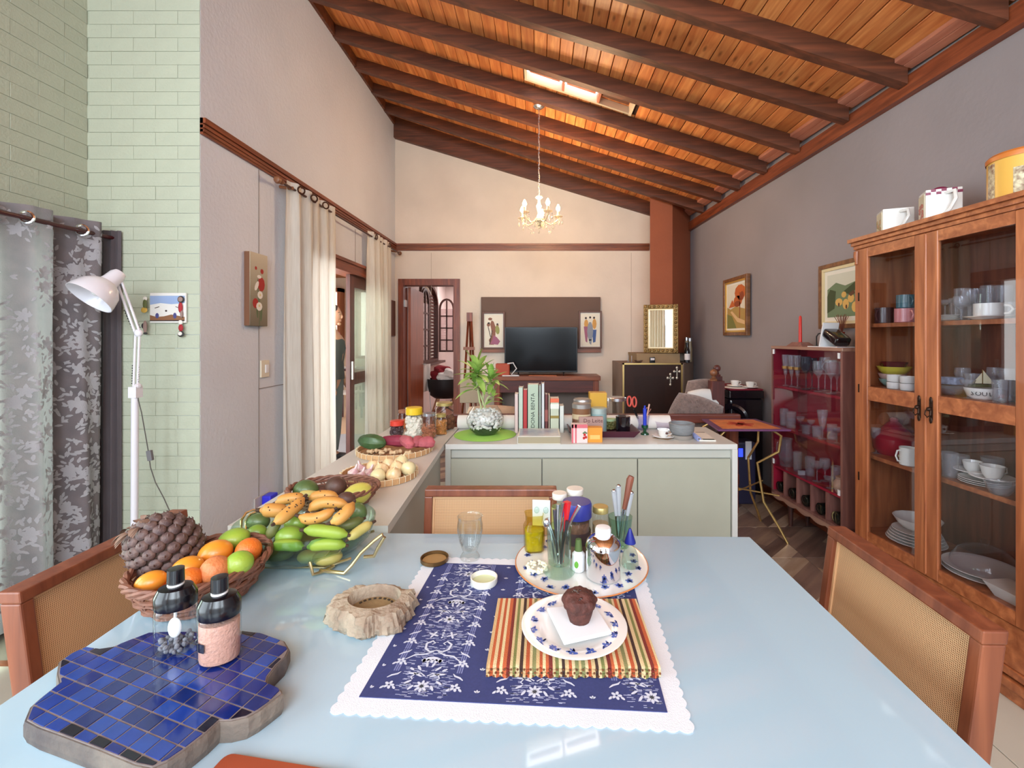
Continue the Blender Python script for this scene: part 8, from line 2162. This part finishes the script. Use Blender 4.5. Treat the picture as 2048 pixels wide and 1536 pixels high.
G_GOB = [(0, 0.0), (0.85, 0.005), (0.8, 0.02), (0.12, 0.05), (0.1, 0.42), (0.3, 0.5), (0.85, 0.62), (1.0, 0.78), (0.9, 1.0), (0.86, 1.0), (0.94, 0.78), (0.8, 0.63), (0.25, 0.53), (0, 0.52)]
G_FLU = [(0, 0.0), (0.8, 0.005), (0.75, 0.02), (0.15, 0.06), (0.13, 0.3), (0.4, 0.38), (0.7, 0.6), (0.95, 0.97), (0.95, 1.0), (0.88, 1.0), (0.62, 0.6), (0.3, 0.4), (0, 0.38)]
G_COU = [(0, 0.0), (0.6, 0.005), (0.55, 0.02), (0.08, 0.05), (0.08, 0.6), (0.3, 0.66), (0.8, 0.78), (1.0, 1.0), (0.96, 1.0), (0.75, 0.8), (0.25, 0.69), (0, 0.68)]
M_cryst = glassy('cabinet_glassware', (250, 250, 252), gloss=1.6, alpha=0.1, body=(226, 230, 236))
M_smoke = glassy('smoky_glassware', (200, 200, 212), gloss=1.6, alpha=0.08, body=(190, 200, 206))
M_wh = MC['white_porcelain']
def gl(kind, label, loc, r, h, m=None, group=None, name='drinking_glass'):
    return one(name, LA([(a * r, c * h) for a, c in kind], 22), m or M_cryst, label, 'glass', loc, group=group)
OR = ['first', 'second', 'third', 'fourth', 'fifth', 'sixth', 'seventh', 'eighth', 'ninth']
# glazed cabinet, top shelf (z 1.475)
z1 = 1.4755
mug('dark brown mug on the top shelf behind the left cabinet door', KP(1768, 0.1, z1), 0.043, 0.085, mat('dark_brown_glaze', (70, 44, 46), 0.25, coat=0.4), R(200))
mug('pink mug on the top shelf under the teal cup', KP(1810, 0.09, z1), 0.045, 0.072, mat('pink_glaze', (216, 140, 142), 0.25, coat=0.4), R(-100))
mug('teal cup stacked on the pink mug', KP(1811, 0.09, z1 + 0.073), 0.04, 0.068, mat('teal_glaze', (58, 104, 116), 0.25, coat=0.4), R(-100))
bowl('small cream jug shaped bowl beside the teal cup', KP(1795, 0.2, z1), 0.045, 0.06, mat('cream_glaze', (214, 206, 190), 0.3))
for i in range(4):
    gl(G_TUM, 'clear tumbler at the back of the top cabinet shelf, %s from the left' % OR[i], KP(1925 + i * 27, 0.2, z1), 0.032, 0.155 - 0.008 * (i % 2), group='tumblers on the top shelf of the glazed cabinet')
for i in range(3):
    plate('small white dish stacked left behind the second door, %s from bottom' % OR[i], KP(1893, 0.1, z1 + 0.009 * i), 0.05, M_wh, 'small dishes stacked on the top cabinet shelf', 0.008)
gl(G_COU, 'low stemmed glass on the small dish stack', KP(1890, 0.1, z1 + 0.03), 0.03, 0.07)
plate('wide white saucer under the breakfast cup', KP(1977, 0.075, z1), 0.082, M_wh)
mug('wide white breakfast cup on its saucer on the top shelf', KP(1977, 0.075, z1 + 0.012), 0.048, 0.055, M_wh, R(-60))
gl(G_GOB, 'clear goblet left of the breakfast cup', KP(1922, 0.1, z1), 0.03, 0.11)
gl(G_TUM, 'small clear shot glass at the right of the top cabinet shelf', KP(2020, 0.12, z1), 0.022, 0.07)
# shelf z 1.085
z2 = 1.1375
bowl('teal green bowl at the bottom of the mixed stack', KP(1785, 0.14, z2), 0.062, 0.04, mat('pale_teal_glaze', (150, 186, 176), 0.3))
bowl('pale pink bowl in the middle of the mixed stack', KP(1784, 0.14, z2 + 0.026), 0.064, 0.042, mat('pale_pink_glaze', (214, 176, 166), 0.3))
bowl('lemon yellow bowl on top of the mixed stack', KP(1788, 0.14, z2 + 0.062), 0.078, 0.045, mat('lemon_glaze', (214, 200, 70), 0.3))
bowl('dark red bowl nested on the yellow one', KP(1788, 0.15, z2 + 0.085), 0.062, 0.045, mat('dark_red_glaze', (96, 26, 34), 0.25, coat=0.4))
for i, (px, dz) in enumerate(((1788, 0), (1815, 0), (1788, 0.036), (1815, 0.036))):
    one('ramekin', LA([(0, 0), (0.028, 0), (0.031, 0.004), (0.032, 0.034), (0.03, 0.034), (0.028, 0.006), (0, 0.006)], 28, fn=lambda a, z: 1 + 0.012 * math.sin(20 * a)), M_wh, 'white ramekin, %s %s of the two by two stack' % ('lower' if dz == 0 else 'upper', 'left' if px < 1800 else 'right'), 'ramekin', KP(px, 0.05, z2 + dz), group='white ramekins stacked behind the left cabinet door')
o = thing('sailboat_figurine', 'small sailboat figurine with cream sails on the middle shelf', 'figurine', KP(1965, 0.10, z2 + 0.05), R(-20))
obj('hull', PR([(-0.05, 0), (-0.03, -0.014), (0.035, -0.012), (0.055, 0), (0.035, 0.012), (-0.03, 0.014)], 0, 0.012), mat('olive_hull', (96, 92, 60), 0.5), o)
obj('mast', TB([(0, 0, 0.01), (0, 0, 0.075)], 0.0018, 6), M_gilt, o)
obj('sail', PR([(0.002, 0.015), (0.04, 0.015), (0.002, 0.072)], -0.001, 0.001, M=Matrix.Rotation(R(90), 4, 'X')), mat('cream_sail', (222, 212, 180), 0.7), o); obj('sail', PR([(-0.002, 0.015), (-0.035, 0.015), (-0.002, 0.06)], -0.001, 0.001, M=Matrix.Rotation(R(90), 4, 'X')), MC['cream_sail'], o)
bo2 = thing('lettered_bowl', 'white bowl with the letters SOUL under the sailboat', 'bowl', KP(1965, 0.09, z2), -PI / 2 + KANG + R(38))
obj('body', LA([(0, 0), (0.035, 0), (0.05, 0.012), (0.06, 0.04), (0.061, 0.048), (0.058, 0.048), (0.055, 0.04), (0.045, 0.012), (0, 0.006)], 36), M_wh, bo2, smooth=True)
for i, c in enumerate('SOUL'):
    a = R(-90 + (-28 + 19 * i)); text(c, 0.026, pm('bowl_ink', (60, 60, 64)), bo2, Matrix.Translation((0.0585 * math.cos(a), 0.0585 * math.sin(a), 0.026)) @ Matrix.Rotation(a + PI / 2, 4, 'Z') @ Matrix.Rotation(R(78), 4, 'X'), name='letter')
bowl('clear glass bowl at the left of the second door, middle shelf', KP(1905, 0.1, z2), 0.062, 0.045, M_cryst)
one('butter_dish', bevel(BX(-0.035, 0.035, -0.025, 0.025, 0, 0.035), 0.006, 2), mat('blue_white_ceramic', (150, 160, 186), 0.3, noise=0.35, nscale=60), 'blue and white patterned box resting on the glass bowl', 'box', KP(1904, 0.1, z2 + 0.047), R(-80), smooth=False)
for i, px in enumerate((2000, 2017, 1985)):
    gl(G_TUM, 'clear tumbler on the right of the middle cabinet shelf, %s' % ('nearest the breakfast cup below', 'at the far right', 'leftmost of three')[i], KP(px, (0.06, 0.12, 0.2)[i], z2), 0.026, 0.09)
gl(G_GOB, 'clear goblet behind the sailboat on the middle shelf', KP(1990, 0.22, z2), 0.03, 0.13)
gl(G_COU, 'stemmed dessert glass in front of the lettered bowl', KP(1935, 0.05, z2), 0.028, 0.08)
# shelf z 0.765
z3 = 0.7655
pot = thing('red_pot', 'deep red lidded pot behind the left cabinet door', 'pot', KP(1788, 0.17, z3))
M_rg = mat('ruby_glaze', (150, 20, 44), 0.2, coat=0.5)
obj('body', LA([(0, 0), (0.075, 0), (0.1, 0.03), (0.105, 0.09), (0, 0.09)], 32), M_rg, pot, smooth=True); obj('lid', LA([(0.107, 0.09), (0.1, 0.1), (0.05, 0.15), (0.02, 0.18), (0.022, 0.19), (0.012, 0.2), (0, 0.2)], 32), M_rg, pot, smooth=True)
o = mug('white mug with green and blue flowers, handle to the left', KP(1816, 0.055, z3), 0.036, 0.088, mat('white_flowered_glaze', (232, 232, 226), 0.25, coat=0.4), R(172))
b = nb(); q = random.Random(3)
for _ in range(14): a = q.uniform(-2.6, -0.6); ell(b, (0.0355 * math.cos(a) * 1.0, 0.0355 * math.sin(a) * 1.0, q.uniform(0.02, 0.06)), (0.006, 0.006, 0.006), 6, 4)
obj('painted_flowers', b, mat('flower_green_blue', (120, 170, 150), 0.5, col2=(190, 186, 80), nscale=60), o)
gl(G_GOB, 'clear small goblet left of the red pot', KP(1752, 0.08, z3), 0.024, 0.14)
for i in range(3): plate('blue edged saucer stacked behind the second cabinet door, %s from the bottom' % OR[i], KP(1968, 0.12, z3 + 0.008 * i), 0.085, M_wh, 'saucers stacked behind the second cabinet door', 0.01)
cp1 = cupset('white teacup with blue line tipped on the saucer stack', *KP(1985, 0.12, z3 + 0.03), s=1.1)
cp2 = cupset('white teacup on the left of the saucer stack', *KP(1945, 0.14, z3 + 0.03), s=0.95)
gl(G_TUM, 'clear jug like tumbler at the left of the second door, third shelf', KP(1900, 0.08, z3), 0.032, 0.11)
bowl('clear glass bowl in front of the saucer stack', KP(2000, 0.05, z3), 0.05, 0.05, M_cryst)
# bottom z 0.3525
z4 = 0.3525
for i in range(5): plate('dinner plate stacked behind the left door, %s from the bottom' % OR[i], KP(1832, 0.15, z4 + 0.0125 * i), 0.125 - 0.006 * i, M_wh, 'dinner plates stacked at the bottom of the glazed cabinet', 0.014)
bowl('white scalloped bowl on top of the dinner plates', KP(1835, 0.15, z4 + 0.074), 0.1, 0.055, M_wh, n=9)
for i in range(2): plate('large flat white plate behind the second door, %s' % ('lower one', 'upper one')[i], KP(1965, 0.16, z4 + 0.02 * i), 0.14, M_wh, h=0.014)
one('glass_dome', LA([(0.12, 0), (0.118, 0.02), (0.09, 0.07), (0.04, 0.095), (0.012, 0.1), (0.016, 0.12), (0, 0.125)], 40), glassy('dome_glass', (244, 244, 248), gloss=1.0), 'clear glass dome on the large white plates', 'dome', KP(1970, 0.16, z4 + 0.0365))
one('square_dish', (lambda b: (hexa(b, [(-0.05, -0.04, 0), (0.05, -0.04, 0), (0.05, 0.04, 0), (-0.05, 0.04, 0), (-0.08, -0.06, 0.05), (0.08, -0.06, 0.05), (0.08, 0.06, 0.05), (-0.08, 0.06, 0.05)]), b)[-1])(nb()), M_wh, 'white square oven dish at the near end of the cabinet bottom', 'dish', KP(2035, 0.08, z4), R(-85), smooth=False)

# on top of the glazed cabinet
def house_mug(label, px, py, w, h, roof, rz, panel):
    zt_ = 1.9455; p = KP(px, 0.12, zt_); o = thing('square_jug', label, 'jug', p, rz)
    obj('body', bevel(BX(-w / 2, w / 2, -w / 2 * 0.8, w / 2 * 0.8, 0, h), 0.005, 2), MC['white_porcelain'], o)
    obj('handle', TB([(w * 0.05, -w * 0.4, h * 0.85), (w * 0.22, -w * 0.62, h * 0.86), (w * 0.24, -w * 0.68, h * 0.6), (w * 0.1, -w * 0.62, h * 0.3), (-w * 0.06, -w * 0.4, h * 0.14)], w * 0.06, 8), MC['white_porcelain'], o, smooth=True)
    fr = obj('relief_panel', BX(-w / 2 - 0.003, -w / 2, -w * 0.3, w * 0.3, h * 0.08, h * 0.9), panel[0], o)
    b = nb(); q = random.Random(int(px))
    for _ in range(12): ell(b, (-w / 2 - 0.003, q.uniform(-w * 0.22, w * 0.22), q.uniform(h * 0.15, h * 0.6)), (0.004, 0.01, 0.01), 7, 5)
    obj('relief_flowers', b, panel[1], o, smooth=True)
    return o, h, w
house_mug('white square ceramic jug with a flower relief on the cabinet, left one', 1790, 465, 0.135, 0.13, None, R(-22), (mat('relief_cream', (206, 196, 170), 0.5), mat('relief_coral', (206, 140, 112), 0.5, col2=(130, 140, 100), nscale=30)))
o, h, w = house_mug('white square ceramic jug with red checked rim on the cabinet, right one', 1880, 430, 0.135, 0.15, None, R(-26), (mat('relief_cream', (206, 196, 170), 0.5), mat('relief_rose', (176, 110, 96), 0.5)))
b = nb()
for i in range(7):
    for s in (0, 1):
        if (i + s) % 2: bx(b, -w / 2 + i * w / 7, -w / 2 + (i + 1) * w / 7, -w * 0.4 - 0.0006, -w * 0.4, h - 0.013 * (s + 1), h - 0.013 * s)
obj('red_checks', b, mat('crimson_check', (126, 28, 66), 0.4), o)
one('jug_knob', ell(nb(), (0, 0, 0.008), (0.03, 0.03, 0.012), 14, 8), MC['crimson_check'], 'crimson lid knob on the checked jug', 'lid', (o.location.x, o.location.y, 1.9455 + h), smooth=True)
ct_ = thing('biscuit_tin', 'large yellow biscuit tin with an orange lid on the cabinet top', 'tin', KP(2052, 0.16, 1.9455))
obj('body', LA([(0, 0), (0.115, 0), (0.115, 0.175), (0, 0.175)], 48), mat('egg_yolk_tin', (226, 176, 82), 0.35), ct_, smooth=True)
obj('lid', LA([(0.118, 0.172), (0.119, 0.176), (0.119, 0.19), (0.11, 0.2), (0, 0.202)], 48), mat('orange_lid', (206, 120, 52), 0.35), ct_, smooth=True)
b = nb()
for k in range(14):
    a0 = R(k * 360 / 14); 
    if k % 2: continue
    for i in range(4):
        a1, a2 = a0 + R(20) * i / 4, a0 + R(20) * (i + 1) / 4
        b.faces.new([b.verts.new((0.1156 * math.cos(a), 0.1156 * math.sin(a), z)) for a, z in ((a1, 0.02), (a2, 0.02), (a2, 0.125 + 0.02 * (k % 4)), (a1, 0.125 + 0.02 * (k % 4)))])
obj('printed_panels', b, mat('pale_print', (222, 212, 176), 0.4, col2=(120, 80, 60), nscale=60), ct_)

for i, (px, v, z, kind, r, h) in enumerate(((1938, 0.16, z1, G_GOB, 0.03, 0.14), (1912, 0.18, z1, G_TUM, 0.028, 0.11), (2008, 0.2, z1, G_GOB, 0.03, 0.15), (1925, 0.2, z2, G_GOB, 0.032, 0.12), (1945, 0.16, z2, G_TUM, 0.03, 0.1), (2012, 0.2, z2, G_GOB, 0.03, 0.13), (1920, 0.16, z3, G_TUM, 0.035, 0.09), (1985, 0.22, z3, G_TUM, 0.04, 0.1))):
    gl(kind, 'extra clear glass behind the second cabinet door, %s counting down the shelves' % OR[i], KP(px, v, z), r, h, group='clear glasses at the back behind the second cabinet door')
# display cabinet glassware
M_gold_r = mat('gold_band', (206, 160, 96), 0.3, 0.6)
zt1 = 1.0355
for i, px in enumerate((1571, 1583, 1595)):
    o = thing('drinking_glass', 'tall glass with gold bands on the top shelf, %s from the left' % OR[i], 'glass', DP(px, 0.06, zt1), 0, 'gold banded tall glasses in the display cabinet')
    obj('bowl', LA([(a * 0.027, c * 0.235) for a, c in G_FLU], 22), M_cryst, o, smooth=True)
    obj('gold_band', LA([(0.0235, 0.13), (0.0252, 0.15)], 22), M_gold_r, o, smooth=True)
for i, px in enumerate((1612, 1624, 1637, 1650, 1662, 1674)):
    gl(G_GOB, 'large wine goblet on the top shelf of the display cabinet, %s from the left' % OR[i], DP(px, 0.06 + 0.07 * (i % 2), zt1), 0.036, 0.23 - 0.012 * (i % 3), M_smoke if i in (0, 1) else M_cryst, 'wine goblets in the display cabinet', 'wine_glass')
for i, (px, v, kind, r, h) in enumerate(((1568, 0.07, G_TUM, 0.03, 0.13), (1582, 0.07, G_TUM, 0.035, 0.12), (1601, 0.08, G_COU, 0.028, 0.1), (1612, 0.05, G_TUM, 0.028, 0.06), (1622, 0.1, G_COU, 0.026, 0.09), (1634, 0.06, G_TUM, 0.03, 0.07), (1645, 0.05, G_FLU, 0.034, 0.19), (1664, 0.1, G_TUM, 0.03, 0.1), (1674, 0.06, G_COU, 0.03, 0.1))):
    gl(kind, 'clear glass on the middle shelf of the display cabinet, %s from the left' % OR[i], DP(px, v, 0.7285), r, h, group='mixed glasses on the middle shelf of the display cabinet')
pj = thing('pitcher', 'clear glass pitcher at the left of the lowest display shelf', 'pitcher', DP(1573, 0.08, 0.4255))
obj('body', LA([(0, 0.002), (0.045, 0.002), (0.052, 0.06), (0.036, 0.17), (0.042, 0.21), (0.04, 0.21), (0.034, 0.17), (0.05, 0.06), (0, 0.006)], 26), M_cryst, pj, smooth=True)
obj('handle', TB([(-0.036, 0, 0.19), (-0.07, 0, 0.18), (-0.075, 0, 0.12), (-0.05, 0, 0.07)], 0.005, 8), M_cryst, pj, smooth=True)
for i, (px, v, kind, r, h) in enumerate(((1595, 0.08, G_TUM, 0.03, 0.14), (1620, 0.1, G_TUM, 0.032, 0.13), (1634, 0.06, G_COU, 0.045, 0.13), (1650, 0.12, G_GOB, 0.034, 0.15), (1660, 0.05, G_COU, 0.038, 0.07), (1672, 0.12, G_TUM, 0.03, 0.13))):
    gl(kind, 'clear glass on the lowest shelf of the display cabinet, %s after the pitcher' % OR[i], DP(px, v, 0.4255), r, h, group='mixed glasses on the lowest shelf of the display cabinet')
one('ceramic_jar', LA([(0, 0), (0.03, 0), (0.045, 0.03), (0.045, 0.06), (0.03, 0.085), (0.034, 0.1), (0, 0.1)], 24), mat('cream_pink_ceramic', (206, 170, 150), 0.4), 'cream ceramic pot at the right end of the lowest display shelf', 'pot', DP(1683, 0.06, 0.4255))
one('card_box', BX(-0.02, 0.02, -0.01, 0.01, 0, 0.03), MC['white_plastic'], 'small white card box lying in the lowest display shelf', 'box', DP(1603, 0.05, 0.4255), smooth=False)
M_bot = mat('dark_wine_bottle', (18, 22, 20), 0.12, coat=0.5)
for i in range(5):
    u = (i + 0.5) * DL / 5; p = DM @ Vector((u, 0.145, zb0 + 0.018 + 0.042))
    o = thing('wine_bottle', 'dark wine bottle lying in the slot row, %s from the left' % OR[i], 'bottle', tuple(p), -PI / 2 + KANG, 'wine bottles lying in the display cabinet slots')
    obj('body', LA([(0, 0.0), (0.034, 0.0), (0.038, 0.006), (0.038, 0.13), (0, 0.13)], 22, M=Matrix.Rotation(R(90), 4, 'X') @ Matrix.Translation((0, 0, 0.0))), M_bot, o, smooth=True)
    obj('base_punt', LA([(0, 0.001), (0.026, 0.001), (0.03, -0.001)], 18, M=Matrix.Rotation(R(90), 4, 'X') @ Matrix.Translation((0, 0, 0.131))), M_bot, o, smooth=True)

# ---------------------------------------------------------------- person in the side room, seen in profile past the curtain
def skin_body(name, chains, mat_, parent, sub=2):
    me = bpy.data.meshes.new(name); vs, es, rs = [], [], []
    idx = {}
    def vid(p, r):
        k = tuple(round(c, 4) for c in p)
        if k not in idx: idx[k] = len(vs); vs.append(p); rs.append(r)
        return idx[k]
    for ch in chains:
        ids = [vid(p, r) for p, r in ch]
        es += list(zip(ids, ids[1:]))
    me.from_pydata(vs, es, []); o = bpy.data.objects.new(name, me); COL.objects.link(o)
    md = o.modifiers.new('s', 'SKIN'); md.use_smooth_shade = True
    for i, v in enumerate(o.data.skin_vertices[0].data): v.radius = rs[i] if isinstance(rs[i], tuple) else (rs[i], rs[i])
    o.data.skin_vertices[0].data[0].use_root = True
    m2 = o.modifiers.new('d', 'SUBSURF'); m2.levels = sub; m2.render_levels = sub
    dg = bpy.context.evaluated_depsgraph_get(); ev = o.evaluated_get(dg)
    me2 = bpy.data.meshes.new_from_object(ev); o.modifiers.clear(); o.data = me2; me2.materials.clear(); me2.materials.append(mat_)
    me2.polygons.foreach_set('use_smooth', [True] * len(me2.polygons))
    o.parent = parent
    return o
PYY = 5.15
pe_ = thing('person', 'person in a dark sleeveless top and grey trousers standing beyond the linen curtain', 'person', (gx(661, PYY), PYY, 0))
M_skin = mat('light_brown_skin', (196, 142, 112), 0.55, sub=0.1)
# local +x is where the person faces
body = [[((0, 0, 0.95), (0.15, 0.11)), ((0.0, 0, 1.12), (0.14, 0.10)), ((0.01, 0, 1.30), (0.17, 0.115)), ((0.0, 0, 1.42), (0.13, 0.08)), ((0.01, 0, 1.49), 0.052), ((0.02, 0, 1.56), 0.05)]]
for s in (-1, 1):
    body.append([((0.0, 0, 1.42), (0.13, 0.08)), ((-0.005, 0.16 * s, 1.40), 0.05), ((-0.01, 0.205 * s, 1.24), 0.042), ((-0.01, 0.22 * s, 1.12), 0.036), ((0.03, 0.21 * s, 1.0), 0.033), ((0.08, 0.19 * s, 0.89), 0.024), ((0.10, 0.185 * s, 0.845), 0.026), ((0.115, 0.18 * s, 0.81), 0.02)])
    body.append([((0, 0, 0.95), (0.15, 0.11)), ((0, 0.09 * s, 0.86), 0.085), ((0.01, 0.10 * s, 0.5), 0.055), ((0, 0.10 * s, 0.3), 0.05), ((-0.02, 0.10 * s, 0.09), 0.035), ((0.03, 0.105 * s, 0.045), 0.035), ((0.13, 0.115 * s, 0.03), 0.025)])
skin_body('body', body, M_skin, pe_)
hd = nb()
def headf(p):
    f = 1.0
    if p.x > 0.3: f += 0.03 * math.cos(6 * p.z)
    if p.z < -0.3: f -= 0.12 * (-p.z - 0.3) * (1 if p.x < 0.2 else 0.1)
    return f
ell(hd, (0.03, 0, 1.65), (0.095, 0.075, 0.12), 26, 18, fn=headf)
ell(hd, (0.122, 0, 1.635), (0.02, 0.013, 0.024), 10, 8)                     # nose
ell(hd, (0.112, 0, 1.60), (0.012, 0.024, 0.006), 10, 6); ell(hd, (0.11, 0, 1.588), (0.013, 0.022, 0.007), 10, 6)     # lips
ell(hd, (0.098, 0, 1.555), (0.022, 0.025, 0.018), 10, 8)                   # chin
for s in (-1, 1): ell(hd, (0.02, 0.077 * s, 1.645), (0.017, 0.009, 0.03), 10, 8)
obj('head', hd, M_skin, pe_, smooth=True)
for s in (-1, 1):
    obj('eye', ell(nb(), (0.106, 0.028 * s, 1.66), (0.012, 0.014, 0.009), 10, 7), mat('eye_white', (230, 226, 220), 0.3), pe_, smooth=True)
    obj('iris', ell(nb(), (0.116, 0.028 * s, 1.66), (0.004, 0.006, 0.006), 8, 6), mat('dark_iris', (40, 26, 20), 0.2), pe_, smooth=True)
    obj('eyebrow', TB([(0.11, 0.014 * s, 1.68), (0.114, 0.028 * s, 1.684), (0.1, 0.044 * s, 1.679)], 0.0035, 6), mat('dark_brown_hair', (62, 42, 34), 0.7), pe_)
hb = nb(); ell(hb, (0.008, 0, 1.675), (0.102, 0.083, 0.112), 24, 16, fn=lambda p: 1.0 if p.z > 0.1 or p.x < 0.1 else 0.82); ell(hb, (-0.09, 0, 1.67), (0.04, 0.04, 0.045), 14, 10)
obj('hair', hb, MC['dark_brown_hair'], pe_, smooth=True)
obj('top', LA([(0.0, 0.93), (1.0, 0.93), (0.93, 1.12), (1.08, 1.28), (1.0, 1.36), (0.62, 1.43), (0.4, 1.44)], 30, sx=0.142, sy=0.185), mat('dark_grey_knit', (76, 76, 74), 0.9), pe_, smooth=True)
obj('scarf', TB([(0.06, -0.06, 1.44), (0.09, 0, 1.40), (0.06, 0.07, 1.44), (-0.03, 0.06, 1.46), (-0.05, 0, 1.47), (-0.03, -0.06, 1.46)], 0.022, 8, closed=True), mat('pink_scarf', (206, 120, 140), 0.9), pe_, smooth=True)
for s in (-1, 1):
    obj('trouser_leg', TB([(0, 0.085 * s, 0.96), (0, 0.092 * s, 0.84), (0.01, 0.10 * s, 0.5), (0, 0.10 * s, 0.3), (-0.02, 0.10 * s, 0.11)], [0.105, 0.10, 0.072, 0.068, 0.06], 16), mat('grey_trousers', (112, 114, 112), 0.9), pe_, smooth=True)
    obj('shoe', ell(nb(), (0.05, 0.11 * s, 0.035), (0.12, 0.045, 0.038), 16, 10), mat('dark_shoe', (50, 44, 44), 0.5), pe_, smooth=True)
    for k in range(4):
        L = (0.055, 0.065, 0.068, 0.06)[k]; x0_, y0_ = 0.112 + 0.004 * k, 0.18 * s + 0.012 * (k - 1.5)
        obj('finger', TB([(x0_, y0_, 0.825), (x0_ + 0.012, y0_, 0.825 - L * 0.5), (x0_ + 0.008, y0_, 0.825 - L)], [0.0085, 0.008, 0.006], 7), M_skin, pe_, smooth=True)
    obj('thumb', TB([(0.11, 0.18 * s - 0.02, 0.86), (0.135, 0.18 * s - 0.028, 0.835), (0.145, 0.18 * s - 0.026, 0.81)], [0.010, 0.009, 0.007], 7), M_skin, pe_, smooth=True)

# side room furniture glimpsed between the curtains
def simple_chair(label, x, y, rz):
    o = thing('dark_chair', label, 'chair', (x, y, 0), rz, 'dark chairs in the side room')
    for sx in (-0.18, 0.18):
        obj('leg', BX(sx - 0.015, sx + 0.015, -0.2, -0.17, 0, 0.44), M_slide, o); obj('leg', BX(sx - 0.015, sx + 0.015, 0.17, 0.2, 0, 0.92), M_slide, o)
    obj('seat', bevel(BX(-0.21, 0.21, -0.22, 0.22, 0.44, 0.475), 0.01, 2), mat('pale_seat_pad', (206, 200, 190), 0.8), o)
    for z in (0.62, 0.76, 0.88): obj('back_slat', BX(-0.18, 0.18, 0.175, 0.195, z, z + 0.04), M_slide, o)
simple_chair('dark wooden chair farther away in the side room', gx(697, 9.0), 9.0, R(100)); simple_chair('dark wooden chair nearer the doorway in the side room', gx(692, 7.8), 7.8, R(80))
td = thing('side_room_table', 'dark table with papers at the far side of the side room', 'table', (gx(690, 9.6), 9.6, 0))
obj('table_top', BX(-0.6, 0.6, -0.4, 0.4, 0.72, 0.76), M_slide, td)
for sx in (-0.55, 0.5):
    for sy in (-0.35, 0.3): obj('leg', BX(sx, sx + 0.05, sy, sy + 0.05, 0, 0.72), M_slide, td)
one('paper_stack', BX(-0.15, 0.15, -0.1, 0.1, 0, 0.03), MC['page_paper'], 'stack of papers on the dark table in the side room', 'papers', (gx(695, 9.5), 9.5, 0.7605), smooth=False)
